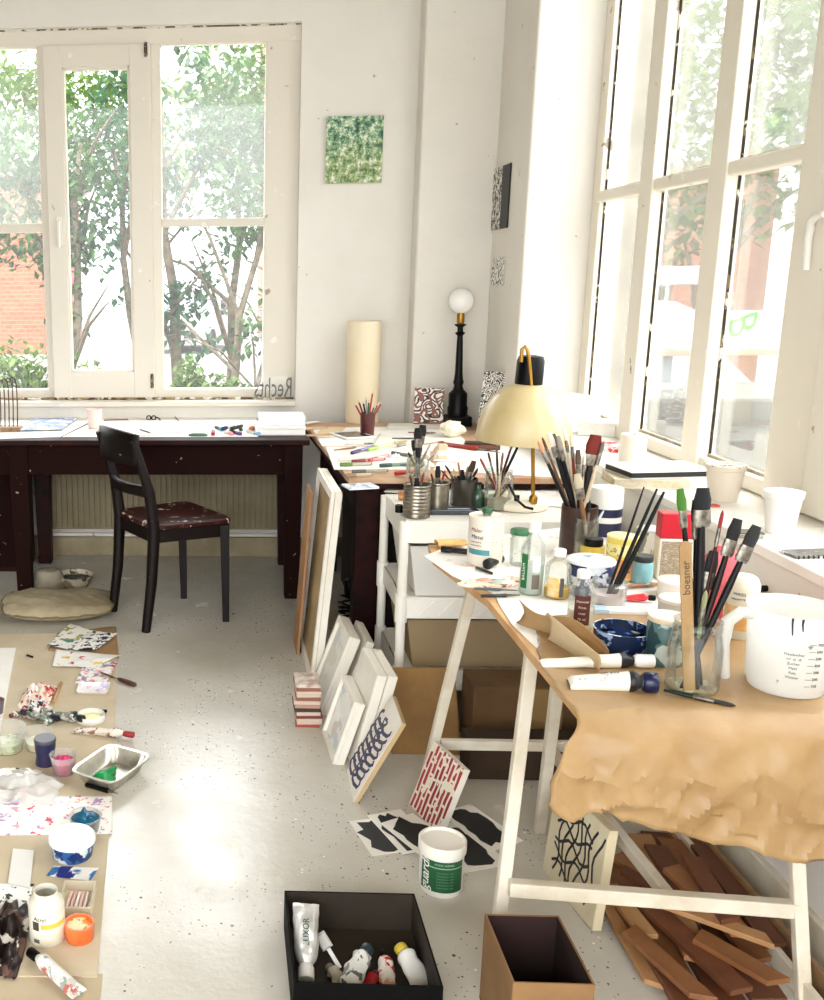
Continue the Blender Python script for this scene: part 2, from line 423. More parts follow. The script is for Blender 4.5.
bwin = mat('far_window', 'b9c6cc', .2); bfr = mat('far_window_frame', 'f2f0ea', .5)
def building(name, label, x0, x1, y0, y1, h, m, wins):
    t = thing(name, label, 'building', ((x0 + x1) / 2, (y0 + y1) / 2, GZ)); w = x1 - x0; d = y1 - y0
    MB().box(-w / 2, w / 2, -d / 2, d / 2, 0, h).build('wall', m, t)
    MB().box(-w / 2 - .3, w / 2 + .3, -d / 2 - .3, d / 2 + .3, h + .001, h + .35).build('roof', mat('far_roof', '8f7f74', .8), t)
    for (wx, wz, ww, wh) in wins:
        f = MB(); f.box(wx - ww / 2 - .08, wx + ww / 2 + .08, -d / 2 - .06, -d / 2 - .005, wz - .08, wz + wh + .08); f = f.build('window', bfr, t)
        MB().box(wx - ww / 2, wx + ww / 2, -d / 2 - .08, -d / 2 - .061, wz, wz + wh).build('pane', bwin, f)
building('brick_building', 'orange brick building seen through the trees by the parked car', 1.2, 9, 30, 36, 13, BR, [(-2.6 + 2.2 * i, 1.4 + 3.2 * j, 1.1, 1.8) for i in range(3) for j in range(3)])
building('brick_building', 'low orange brick building behind the trees, left pane of back window', -17, -4.6, 27, 33, 4.6, BR, [(-3.4, 1.2, 1.2, 1.6)])
BARK = mat('tree_bark', '6a5e4c', .9, var='453d31', vs=14, bump=.5)
def leafmat(name, a, b): 
    return mat(name, a, .6, var=b, vs=9, trans=.45)
LEAF = [leafmat('leaf_green', '28421a', '547a30'), leafmat('leaf_blue_green', '294a30', '55784a'), leafmat('leaf_yellow_green', '40581a', '66802f')]
def leaves(blobs, n, size, seed):
    r = random.Random(seed); m = MB()
    tot = sum(b[3] * b[4] * b[5] for b in blobs)
    for (cx, cy, cz, rx, ry, rz) in blobs:
        for i in range(int(n * rx * ry * rz / tot)):
            u = Vector((r.gauss(0, 1), r.gauss(0, 1), r.gauss(0, 1))).normalized() * (r.random() ** .45)
            p = Vector((cx + u.x * rx, cy + u.y * ry, cz + u.z * rz))
            if noise.noise(p * 1.7 + Vector((seed, 0, 0))) < -.12: continue
            q = Matrix.Rotation(r.uniform(0, 2 * PI), 3, 'Z') @ Matrix.Rotation(r.uniform(-1, 1), 3, 'X'); s = size * r.uniform(.6, 1.3)
            vs = [Vector((0, -s, 0)), Vector((s * .5, 0, .12 * s)), Vector((0, s, 0)), Vector((-s * .5, 0, .12 * s))]
            m.add([p + q @ v for v in vs], [(0, 1, 2), (0, 2, 3)])
    return m
def tree(name, label, x, y, trunks, blobs, n, size, lm, seed, group=None):
    t = thing(name, label, 'tree' if 'tree' in name else 'bush', (x, y, GZ), group=group)
    b = MB(); r = random.Random(seed)
    for (x0, x1, h, rad) in trunks:
        pts = [Vector((x0 + (x1 - x0) * k / 6 + r.uniform(-.04, .04), r.uniform(-.1, .1), h * k / 6)) for k in range(7)]
        b.tube(pts, [rad * (1 - .11 * k) for k in range(7)], 8)
        for j in range(5):
            p = pts[2 + j % 4]; e = p + Vector((r.uniform(-1, 1), r.uniform(-.8, .8), r.uniform(.5, 1.3)))
            b.tube([p, (p + e) / 2 + Vector((0, 0, .12)), e], [rad * .45, rad * .3, rad * .12], 6)
    if trunks: b.build('trunk', BARK, t, smooth=60)
    leaves(blobs, n, size, seed).build('foliage', lm, t)
    return t
tree('tree', 'slender blue-green tree with forked trunks outside the middle casement', -.75, 10.2, [(.05, -.35, 3.2, .06), (.3, .15, 3.6, .075), (.75, .95, 3.4, .06)],
     [(.05, 0, 2.6, .95, .8, .8), (.25, .1, 3.6, .85, .8, .8), (.1, 0, 1.9, .5, .5, .4), (.5, 0, 1.6, .6, .5, .5), (.1, 0, 4.1, .6, .6, .5)], 5200, .062, LEAF[1], 3)
tree('tree', 'spreading green tree outside the right-hand panes of the back window', .35, 9.6, [(-.42, .1, 3.2, .05), (-.36, .5, 2.7, .035)],
     [(.3, 0, 2.7, .85, .8, .55), (.1, .1, 3.4, .8, .7, .6), (.75, 0, 2.2, .6, .5, .32), (-.1, 0, 2.1, .5, .5, .35), (-.15, 0, 1.5, .28, .3, .3)], 4600, .06, LEAF[0], 5)
tree('tree', 'leafy tree outside the left pane of the back window', -2.0, 9.8, [(.5, .65, 3.2, .06)],
     [(.2, 0, 2.9, .9, .8, .9), (.55, 0, 2.2, .4, .5, .5), (-.4, 0, 2.5, .5, .6, .6), (.5, 0, 1.6, .25, .3, .35)], 4200, .06, LEAF[0], 9)
tree('tree', 'tall pale yellow-green tree far behind the parked car', 1.2, 19, [(.0, .2, 5.0, .14)],
     [(0, 0, 5.2, 2.1, 1.5, 1.7), (-1.2, 0, 4.2, 1.5, 1, 1.1), (.5, 0, 6.2, 1.4, 1, 1.0)], 5200, .12, LEAF[2], 12)
tree('tree', 'tall pale tree behind the forked tree', -3.2, 20, [(.0, .2, 5.0, .14)],
     [(0, 0, 5.0, 2.0, 1.5, 1.5), (1.6, 0, 4.6, 1.6, 1, 1.4)], 5000, .12, LEAF[2], 15)
tree('bush', 'rounded bright green bush by the parked car', -.02, 9.2, [], [(-.08, 0, .84, .40, .4, .27), (.22, 0, .74, .28, .3, .22), (-.3, 0, .95, .16, .3, .32)], 2600, .045, LEAF[2], 21)
tree('bush', 'pale flowering bush under the left pane of the back window', -2.2, 9.4, [], [(.2, 0, 1.0, .75, .5, .5), (.75, .1, .85, .4, .4, .5)], 3000, .05, LEAF[2], 22)
# parked car beyond the trees
cl = az(196, 354, GZ); s = mpp(cl)
t = thing('car', 'white parked car partly hidden by the trees outside the back window', 'car', (cl.x - .1, cl.y + 1.9, GZ), rotz=math.radians(-14))
cp = mat('car_white', 'a9a9a8', .25); cg = mat('car_glass_dark', '4c555a', .1); cb = mat('car_black', '22211f', .5)
prof = [(-1.95, .35), (-1.97, .75), (-1.85, .92), (-.95, 1.02), (-.35, 1.48), (1.2, 1.5), (1.85, 1.05), (1.98, .9), (1.98, .35)]
mx = Matrix(((0, 0, 1, 0), (1, 0, 0, 0), (0, 1, 0, 0), (0, 0, 0, 1)))
MB().prism(prof, -.85, .85, mx).build('body', cp, t, bevel=.08)
g = MB(); g.prism([(-.93, 1.05), (-.42, 1.43), (-.40, 1.45), (-.98, 1.06)], -.72, .72, mx); g.box(-.856, .856, -.3, 1.1, 1.08, 1.38); g.build('windscreen', cg, t)
for sx in (-.86, .86):
    for sy in (-1.25, 1.3):
        MB().lathe([(.2, -.09), (.32, -.09), (.32, .09), (.2, .09)], 20, Matrix.Translation((sx * .93, sy, .32)) @ Matrix.Rotation(PI / 2, 4, 'Y')).build('wheel', cb, t, smooth=40)
MB().box(-.6, .6, -1.99, -1.96, .42, .62).build('grille', cb, t); MB().box(-.26, .26, -2.02, -1.991, .38, .48).build('number_plate', mat('plate', 'dddddd', .4), t)
for sx in (-.68, .68): MB().box(sx - .14, sx + .14, -1.985, -1.94, .68, .82).build('headlight', mat('headlight', 'b9c2c4', .15), t, bevel=.02)
for sx in (-.97, .97): MB().box(sx - .1, sx + .1, -.85, -.72, .98, 1.12).build('wing_mirror', cb, t, bevel=.02)

# outside the right window: van with roof rack, board wall with the green letter, concrete wall
def Yb(px0, px1, py0, py1, Y):
    a = ay((px0 + px1) / 2, py0, Y); b = ay((px0 + px1) / 2, py1, Y); return ay(px0, (py0 + py1) / 2, Y).x, ay(px1, (py0 + py1) / 2, Y).x, b.z, a.z
VY = 8.6
x0, x1, z0, z1 = Yb(630, 706, 299, 352, VY)
t = thing('van', 'white van with a roof rack parked outside the right window', 'van', (x0 + 0, VY, GZ))
w = x1 - x0; zb = z1 - GZ
mx2 = Matrix(((1, 0, 0, 0), (0, 0, 1, 0), (0, 1, 0, 0), (0, 0, 0, 1)))
MB().prism([(-1.1, .3), (-1.1, zb - .05), (-.95, zb), (w - .25, zb - .02), (w - .03, zb - .12), (w, zb - .3), (w + .5, zb - .75), (w + 1.1, zb - .9), (w + 1.15, .3)], 0, 1.7, mx2).build('body', cp, t, bevel=.04)
MB().box(-.8, w - .15, -.012, -.001, zb - .75, zb - .42).build('side_window', mat('van_glass', 'aeb9bb', .15), t)
for sx in (-.6, w + .5): MB().lathe([(.18, -.1), (.31, -.1), (.31, .1), (.18, .1)], 20, Matrix.Translation((sx, .05, .31)) @ Matrix.Rotation(PI / 2, 4, 'X')).build('wheel', cb, t, smooth=40)
RK = mat('rack_grey', '8b9296', .4)
a0, a1, r0, r1 = Yb(630, 738, 266, 285, VY)
rk = MB(); rk.box(-1.0, a1 - x0, .1, .2, r0 - GZ, r1 - GZ); rk.box(-1.0, a1 - x0, 1.3, 1.4, r0 - GZ, r1 - GZ)
for xk in (-.8, .28, w - .35): rk.box(xk - .05, xk + .05, .1, 1.4, zb - .02, r0 - GZ + .01)
rk.build('roof_rack', RK, t, bevel=.01)
BYD = 7.6
x0, x1, z0, z1 = Yb(716, 830, 311, 349, BYD)
b0 = thing('sign_board', 'long white board with a green letter outside the right window', 'sign', (x0 - .1, BYD, GZ))
MB().box(-.3, 3.6, 0, .06, z0 - GZ, z1 - GZ).build('panel', mat('board_white', 'c9c9c7', .5), b0, bevel=.01)
MB().box(-2.4, 3.6, -.02, .02, z0 - GZ - .045, z0 - GZ - .002).build('pink_edge', mat('edge_pink', 'b57f68', .6), b0, bevel=.004)
for xk in (-2.2, -.2, 1.6, 3.4): MB().box(xk - .04, xk + .04, .061, .12, 0, z1 - GZ - .05).build('post', RK, b0)
bp = ay(741, 328, BYD)
text('letter', 'B', .29, mat('letter_green', '2f8f12', .5), b0, (bp.x - (x0 - .1), -.006, bp.z - GZ), (PI / 2, math.radians(86), 0), ext=.003, squash=1.0, shear=-.3)
CON = mat('rough_concrete', '45443e', .9, var='26251f', vs=3.2, bump=.6, bs=14)
x0, x1, z0, z1 = Yb(560, 830, 356, 440, 7.1)
o = bx('concrete_wall', CON, x0 - 1, x1 - 1.2, 7.1, 7.35, GZ, ay(700, 366, 7.1).z, None, .02); tag(o, 'rough grey concrete wall below the white board outside', 'wall')
o = bx('concrete_step', mat('pale_concrete', '5f5d56', .9, var='3d3b35', vs=3, bump=.5, bs=10), 2.0, 9, 5.2, 6.0, GZ, ay(690, 398, 5.2).z, None, .02); tag(o, 'low pale concrete kerb wall nearest the right window outside', 'wall')
o = bx('brick_building', BR, ay(737, 300, 14).x, ay(765, 300, 14).x, 14, 17, GZ, 3.1, None, .01); tag(o, 'narrow orange brick pier of a building outside the right window', 'building')
building('rendered_building', 'pale rendered building behind the trees outside the right window', 9.2, 20, 14.5, 19, 7, mat('pale_render', 'dcdad0', .8), [(-3, 2, 1.1, 1.5), (0, 2, 1.1, 1.5)])
tree('tree', 'pale green tree outside the second column of right window panes', 4.6, 10.8, [(.0, -.3, 2.8, .12), (0, .7, 2.6, .08)],
     [(0, 0, 3.4, 1.9, 1.2, 1.3), (-.6, 0, 2.6, 1.2, .9, .8), (.9, 0, 4.4, 1.5, 1.0, 1.2)], 6500, .085, LEAF[2], 31)
tree('tree', 'drooping green tree outside the third column of right window panes', 7.4, 11.2, [(.0, -.3, 3.2, .12)],
     [(0, 0, 3.6, 2.2, 1.2, 1.5), (-.9, 0, 2.4, .5, .6, .7), (.6, 0, 5.0, 2.0, 1.2, 1.4)], 6500, .085, LEAF[0], 33)
# outer reveal pier that blocks the view of the first column of panes
o = bx('wall_outer_pier', mat('outer_render', '8f897b', .85, var='6f6a5e', vs=4, bump=.4), 1.755, 1.90, 4.72, 5.71, GZ, H, None, 0); o['kind'] = 'structure'
# ================================================================ furniture
MAHOG = mat('dark_red_wood', '2e0e0a', .5, var='120605', vs=9, spec=.12)
MAHOG2 = dabbed('dark_wood_worn', '1d0a07', ['c0ab96', '34150e'], 38, .75, .73)
MAHOG2.node_tree.nodes['Principled BSDF'].inputs['Specular IOR Level'].default_value = .08
# ---- writing desk at the back window
D0 = Vector((.392, 4.60, 0))
t = thing('desk', 'long dark mahogany desk standing under the back window', 'desk', (-.36, 4.95, 0))
dx0, dx1 = -1.52 + .36, .40 + .36
tp = MB(); tp.box(dx0, dx1, -.37, .33, .745, .77); tp.build('tabletop', MAHOG, t, bevel=.004)
f = MB(); f.box(dx0 + .06, dx1 - .07, -.335, -.31, .60, .744); f.build('apron', MAHOG2, t, bevel=.002)
f = MB(); f.box(dx0 + .06, dx1 - .07, .27, .295, .60, .744); f.build('apron', MAHOG, t, bevel=.002)
for s in (dx0 + .03, dx1 - .09): MB().box(s + .02, s + .045, -.30, .27, .60, .744).build('apron', MAHOG, t, bevel=.002)
for lx in (dx1 - .115, dx0 + .025, -1.005 + .36):
    for ly in (-.355, .22):
        f = MB(); v = [(lx, .744), (lx + .085, .744), (lx + .085, .55), (lx + .078, 0), (lx + .012, 0), (lx, .55)]
        f.prism(v, 0, .075, Matrix(((1, 0, 0, 0), (0, 0, 1, ly), (0, 1, 0, 0), (0, 0, 0, 1)))); f.build('leg', MAHOG2 if ly < 0 else MAHOG, t, bevel=.003)
# ---- dark chair
A, B_, Cc, D_ = az(146, 632), az(226, 621), az(184, 598), az(113, 611)   # legs: back-near, front-near, front-far, back-far
cen = (A + B_ + Cc + D_) / 4
CH = dabbed('chair_wood', '0f0503', ['c9b6a2', '33120b'], 46, .5, .735)
SEAT = dabbed('chair_seat_worn', '2e100c', ['d9cbbd', '5e2c20'], 30, .35, .635)
t = thing('chair', 'dark red-brown wooden chair with worn paint-flecked seat at the desk', 'chair', (cen.x, cen.y, 0))
L = lambda p, z: Vector((p.x - cen.x, p.y - cen.y, z))
fwd = ((B_ + Cc) / 2 - (A + D_) / 2).normalized()    # from back rest to front edge
zs = .452
for p in (B_, Cc):
    MB().tube([L(p, 0), L(p, .2) - fwd * .004, L(p, zs - .004) - fwd * .008], [.021, .025, .029], 4).build('leg', CH, t, bevel=.003)
for p in (A, D_):
    MB().tube([L(p, 0), L(p, .22) + fwd * .03, L(p, zs) + fwd * .045, L(p, .62) + fwd * .025, L(p, .845) - fwd * .045], [.020, .024, .027, .023, .018], 8).build('back_leg', CH, t, smooth=50)
rim = []
cs4 = [L(A, 0) + fwd * .05, L(B_, 0) + fwd * .01, L(Cc, 0) + fwd * .01, L(D_, 0) + fwd * .05]
cm = sum(cs4, Vector()) / 4
poly = []
for i in range(4):
    p = cs4[i]; q = cs4[(i + 1) % 4]; o_ = cs4[i - 1]; pe = cm + (p - cm) * 1.12
    for k in (.0, .5, 1.0):
        e1 = pe + (cm + (o_ - cm) * 1.12 - pe) * .14; e2 = pe + (cm + (q - cm) * 1.12 - pe) * .14
        poly.append(((1 - k) ** 2 * e1 + 2 * k * (1 - k) * pe + k * k * e2))
MB().prism([(p.x, p.y) for p in poly], zs, zs + .024).build('seat', SEAT, t, bevel=.006)
ap = MB()
for i in range(4): ap.bar(L([A, B_, Cc, D_][i], zs - .03) + (fwd * .043 if i in (0, 3) else Vector()), L([B_, Cc, D_, A][i], zs - .03) + (fwd * .043 if i in (2, 3) else Vector()), .018, .055)
ap.build('seat_frame', CH, t, bevel=.003)
bk = MB()
pa, pd = L(A, .80) - fwd * .03, L(D_, .80) - fwd * .03
sd = (pd - pa); n_ = 8
for (zb, zt, off) in ((.735, .868, 0), (.60, .645, .045)):
    def fn(u, v, zb=zb, zt=zt, off=off):
        p = pa + sd * (u * 1.08 - .04) - fwd * (.035 * math.sin(PI * u) - off); return Vector((p.x, p.y, zb + (zt - zb) * v + (.012 * math.sin(PI * u) if v > .5 and zt > .7 else 0)))
    b = MB().grid(fn, 10, 3); b.build('top_rail' if zt > .7 else 'back_rail', CH, t, smooth=60, solid=.018)
# ---- second table, at right angles to the desk
t = thing('work_table', 'wooden table with dark red legs between desk and plastic drawers', 'table', (.86, 4.40, 0))
OAK = mat('worn_tabletop', 'c9a98a', .45, var='a97b5a', vs=7)
MB().prism([(-.39, -.70), (.405, -.70), (.43, .78), (-.445, .78)], .745, .768).build('tabletop', OAK, t, bevel=.003)
e_ = MB(); e_.prism([(-.388, -.698), (.403, -.698), (.426, .77), (-.44, .77)], .725, .7445); e_.build('edge_moulding', MAHOG, t)
for x_ in (-.355, .30):
    for y_ in (-.66, .66): MB().box(x_, x_ + .09, y_, y_ + .09, 0, .7245).build('leg', MAHOG, t, bevel=.003)
f = MB(); f.box(-.26, .295, -.645, -.62, .60, .724); f.build('apron', MAHOG, t); f = MB(); f.box(-.34, -.315, -.565, .655, .60, .724); f.build('apron', MAHOG, t)
# ---- white plastic drawer tower
PLW = mat('white_plastic', 'f4f1e8', .38, var='ece7db', vs=5)
PLC = glassy('milky_plastic', 'f4f1ea', clear=.9, rough=.25, haze=.72, hazecol='fbf9f3', tl_=.2)
PLC2 = glassy('milky_plastic_brown', 'e9dcc4', clear=.9, rough=.25, haze=.62, hazecol='bfa884', tl_=.2)
X0, X1, Y0, Y1 = .585, 1.285, 3.215, 3.645
t = thing('storage_cart', 'white plastic shelf tower with milky drawers full of paper', 'shelf', ((X0 + X1) / 2, (Y0 + Y1) / 2, 0))
w2, d2 = (X1 - X0) / 2, (Y1 - Y0) / 2
LV = [(.645, .718), (.385, .455), (.13, .20)]
for z0, z1 in LV:
    f = MB()
    f.box(-w2 + .02, w2 - .02, -d2 + .012, d2 - .012, z1 - .008, z1 - .002)
    for (a_, b_, c_, d_) in ((-w2, w2, -d2, -d2 + .014), (-w2, w2, d2 - .014, d2), (-w2, -w2 + .014, -d2 + .015, d2 - .015), (w2 - .014, w2, -d2 + .015, d2 - .015)):
        f.box(a_ + .012, b_ - .012 if b_ > a_ + .1 else b_, c_, d_, z0, z1)
    f.build('shelf_tray', PLW, t, bevel=.004)
    if z1 > .7: continue
    r_ = MB()
    for k in range(9):
        xk = -w2 + .07 + k * .066; r_.bar((xk, -d2 - .002, z0 + .008), (xk + .05, -d2 - .002, z1 - .008), .004, .006)
    r_.build('ribs', PLW, t)
for sx in (-1, 1):
    for sy in (-1, 1):
        p = MB(); cx, cy_p = sx * (w2 - .012), sy * (d2 - .012)
        p.lathe([(.016, .02), (.016, .715)], 14, Matrix.Translation((cx, cy_p, 0))); p.lathe([(.02, .0), (.02, .03)], 14, Matrix.Translation((cx, cy_p, 0)))
        for z0, z1 in LV[1:]: p.lathe([(.021, z0 - .015), (.021, z1 + .01)], 14, Matrix.Translation((cx, cy_p, 0)))
        p.build('post', PLW, t, smooth=50)
for i, (z0, z1) in enumerate(((.456, .63), (.205, .375))):
    f = MB(); a_, b_ = -w2 + .035, w2 - .035
    def wall4(m_, x0, x1, y0, y1, za, zb, th=.004, tp_=.025):
        ring = lambda x0, x1, y0, y1, z: [Vector((x0, y0, z)), Vector((x1, y0, z)), Vector((x1, y1, z)), Vector((x0, y1, z))]
        lo = ring(x0 + tp_, x1 - tp_, y0 + tp_ * .3, y1 - tp_, za); hi = ring(x0, x1, y0, y1, zb); hi2 = ring(x0 + th, x1 - th, y0 + th, y1 - th, zb); lo2 = ring(x0 + tp_ + th, x1 - tp_ - th, y0 + tp_ * .3 + th, y1 - tp_ - th, za + th)
        v = lo + hi + hi2 + lo2; fc = [(3, 2, 1, 0), (12, 13, 14, 15)]
        for k in range(4):
            j = (k + 1) % 4; fc += [(k, j, 4 + j, 4 + k), (4 + k, 4 + j, 8 + j, 8 + k), (8 + k, 8 + j, 12 + j, 12 + k)]
        m_.add(v, fc)
    wall4(f, a_, b_, -d2 + .018, d2 - .03, z0, z1); dr = f.build('drawer', PLC if i == 0 else PLC2, t, bevel=.002)
    # things seen dimly inside
    if i == 1:
        MB().box(a_ + .06, b_ - .05, -d2 + .06, d2 - .06, z0 + .008, z0 + .12).build('contents', mat('brown_contents', '7a5634', .8, var='5a3c22', vs=12), dr)
    else:
        MB().lathe([(.03, 0), (.045, .02), (.05, .09), (.045, .1)], 20, Matrix.Translation((-.17, -.10, z0 + .006))).build('contents', mat('pale_contents', 'f2eee4', .6), dr, smooth=50)
        MB().box(-.08, b_ - .06, -.12, .12, z0 + .006, z0 + .07).build('contents', mat('beige_contents', 'cfc3a8', .8), dr)
# ---- trestle with a board top
TW = mat('pale_trestle_wood', 'e4dccb', .5, var='cfc3ab', vs=8)
t = thing('trestle_table', 'trestle table with pale wooden legs and a paint-laden top by the windowsill', 'table', (.95, 2.2, 0))
o3 = Vector((.95, 2.2, 0)); TL = lambda x, y, z: Vector((x, y, z)) - o3
ZT3 = .735
bd = MB(); poly = [(.640, 1.70), (1.325, 1.70), (1.325, 2.86), (.60, 2.86), (.585, 2.72), (.640, 2.35)]
bd.prism([(x - o3.x, y - o3.y) for x, y in poly], ZT3 - .02, ZT3); bd.build('tabletop', mat('table_board', 'd9ae7c', .55, var='c4935f', vs=7), t, bevel=.002)
def leg(a, b, w=.028, h=.022): MB().bar(TL(*a), TL(*b), w, h, (0, 1, 0)).build('leg', TW, t, bevel=.003)
leg((.607, 2.80, 0), (.672, 2.60, ZT3 - .021)); leg((.603, 1.985, 0), (.662, 2.06, ZT3 - .021)); leg((1.225, 1.90, 0), (1.19, 2.06, ZT3 - .021)); leg((1.22, 2.80, 0), (1.19, 2.60, ZT3 - .021))
leg((.875, 2.55, 0), (.775, 2.20, ZT3 - .021))
MB().bar(TL(.625, 1.985, .197), TL(1.215, 1.945, .187), .026, .034, (0, 0, 1)).build('rail', TW, t, bevel=.003)
MB().bar(TL(.640, 2.76, .155), TL(1.20, 2.76, .155), .022, .03, (0, 0, 1)).build('rail', TW, t, bevel=.003)
MB().bar(TL(.955, 2.745, .15), TL(.965, 1.98, .185), .024, .028, (0, 0, 1)).build('cross_brace', TW, t, bevel=.003)
MB().bar(TL(.66, 2.55, ZT3 - .034), TL(1.21, 2.55, ZT3 - .034), .05, .024).build('top_rail', TW, t); MB().bar(TL(.66, 2.09, ZT3 - .034), TL(1.21, 2.09, ZT3 - .034), .05, .024).build('top_rail', TW, t)
# ---- papers over the trestle table
KRAFT = mat('kraft_paper', 'ab8b60', .46, var='97754a', vs=5, bump=.5, bs=34)
def kraft_pt(u, v):
    # u across, v from far edge over the top and down the front
    s = v * 1.0
    Lt = 2.22 - 1.685; Ld = .15 + .10 * min(1, u * 1.6) + .012 * math.sin(u * 37) * (1 if u < .2 else .3)
    tot = Lt + Ld; d = s * tot
    xl = .600 + (.03 if d < Lt else .03 - .055 * min(1, (d - Lt) / .1)) + .008 * noise.noise(Vector((d * 25, 3, 0)))
    if d < .33: xl += (.33 - d) * (.25)
    x = xl + (1.325 - xl) * u
    w = noise.noise(Vector((x * 9, d * 9, 1))) ; w2_ = noise.noise(Vector((x * 24, d * 22, 5)))
    if d < Lt - .02:
        y = 2.22 + .05 * u - d * (1 + .09 * u); z = ZT3 + .003 + max(0, .004 * w + .002)
    else:
        q = d - (Lt - .02)
        a = min(1, q / .05)
        y = 1.705 - .028 * math.sin(a * PI / 2) - .012 * q; z = ZT3 + .004 - (q - .03 * a * (1 - a * .3))
        z = ZT3 + .004 - max(0, q - .012 * a)
        bulge = .018 * w + .010 * w2_
        rdg = (1 - abs(noise.noise(Vector((x * 7 + 3, d * 9, 8))) * 2.2)) ; rdg = max(0, rdg) ** 3 * .016 + max(0, 1 - abs(noise.noise(Vector((x * 15, d * 17 + x * 6, 2))) * 3)) ** 3 * .008
        fold = .055 * math.exp(-((u - .66 - (q) * 1.0) / .045) ** 2) + .045 * math.exp(-((u - .93 - q * .3) / .05) ** 2) + rdg
        y -= max(0, min(1, q / .08)) * (.02 + bulge + fold * min(1, q / .15))
    return Vector((x, y, z))
o = MB().grid(kraft_pt, 90, 80).build('wrapping_paper', KRAFT, smooth=28, solid=.0008)
tag(o, 'crumpled brown kraft paper covering the trestle table and hanging over its front', 'paper')
WHP = mat('white_paper', 'f2efe8', .6, var='ebe6db', vs=6)
WHP2 = dabbed('stained_paper', 'f3efe6', ['e8d9c8', 'e3b6a4', 'd8d4cc'], 14, .65, .66)
def flat_sheet(name, label, pts, z, m, cat='paper', group=None, th=.0008, crumple=0, seed=0, n=0, lift=0):
    """loose sheet: outline as world points; gently wavy when crumple is set"""
    c = sum(pts, Vector()) / len(pts)
    if not crumple:
        o = MB().prism([(p.x - c.x, p.y - c.y) for p in pts], 0, th).build(name, m, loc=(c.x, c.y, z))
    else:
        a, b, d, e = pts[:4]
        def fn(u, v):
            p = (a * (1 - u) + b * u) * (1 - v) + (e * (1 - u) + d * u) * v - c
            q = noise.noise(Vector((u * 2.3 + seed, v * 2.3, seed))) + .5 * noise.noise(Vector((u * 6 + seed, v * 6, seed)))
            edge = max(0, abs(u - .5) * 2 - .6) ** 2 + max(0, abs(v - .5) * 2 - .6) ** 2
            return Vector((p.x, p.y, crumple * (.4 + max(-.38, q * .5)) + lift * edge))
        o = MB().grid(fn, 24, 24).build(name, m, loc=(c.x, c.y, z), smooth=60, solid=th)
    if label: tag(o, label, cat, group)
    return o
wp = [az(*p, z=.736) for p in ((424, 556), (446, 548), (478, 538), (560, 528), (620, 540), (628, 600), (600, 640), (556, 668), (540, 652), (512, 625), (500, 606), (494, 594), (470, 584), (452, 576), (438, 566))]
flat_sheet('paper_sheet', 'torn white paper with ragged edge overhanging the back left of the trestle table', wp, .7362, WHP2)
flat_sheet('paper_sheet', 'large plain white paper covering the wall side of the trestle table', [Vector((.72, 2.86, 0)), Vector((1.322, 2.86, 0)), Vector((1.322, 2.20, 0)), Vector((.80, 2.10, 0)), Vector((.70, 2.30, 0))], .7354, WHP)
# strip of kraft curling up between the bottles
def curl(u, v):
    a = az(516, 622, .739); b = az(600, 655, .739); p = a.lerp(b, u)
    return Vector((p.x + .01 * math.sin(v * 3), p.y - .02 * math.sin(v * PI * .9) + .006 * noise.noise(Vector((u * 5, v * 4, 2))), p.z + .055 * v * (1 - .3 * u) - .012 * math.sin(u * 7)))
def curl2(u, v):
    a = az(548, 640, .742); b = az(600, 672, .742); p = a.lerp(b, u); r_ = .012 + .01 * (1 - u)
    an = v * PI * 1.3; return Vector((p.x, p.y - r_ * math.sin(an) + .01, p.z + r_ * (1 - math.cos(an)) * 1.3))
def mk(name, label, fn, m, nu=20, nv=12, cat='paper'):
    o = MB().grid(fn, nu, nv); c = Vector((sum(v.x for v in o.v) / len(o.v), sum(v.y for v in o.v) / len(o.v), min(v.z for v in o.v)))
    o.v = [v - c for v in o.v]; o = o.build(name, m, loc=c, smooth=60, solid=.0008); return tag(o, label, cat)
mk('paper_flap', 'torn strip of brown kraft paper standing up in front of the small bottles', curl, KRAFT)
mk('paper_curl', 'rolled-back pale corner of kraft paper beside the brown-labelled bottle', curl2, mat('kraft_pale', 'd0bb98', .6, var='c4ab82', vs=8))

# pedestal below the desk; dark carton added to stand in for shade
t = thing('pedestal', 'dark pedestal cabinet under the left end of the desk', 'cabinet', (-1.20, 5.12, 0))
MB().box(-.20, .17, -.10, .14, .0, .59).build('body', MAHOG, t, bevel=.004); MB().box(-.18, .16, -.118, -.101, .03, .57).build('door', MAHOG2, t, bevel=.003)
t = thing('carton', 'dark carton added to stand in for shade below the work table', 'box', (.86, 4.42, 0))
MB().box(-.26, .36, -.50, .50, 0, .56).build('body', mat('dark_added_carton', '2a2019', .85, var='1d1611', vs=6), t, bevel=.004); MB().box(-.03, .04, -.501, -.5005, 0, .559).build('tape', mat('dark_tape', '3d2f22', .4), t)
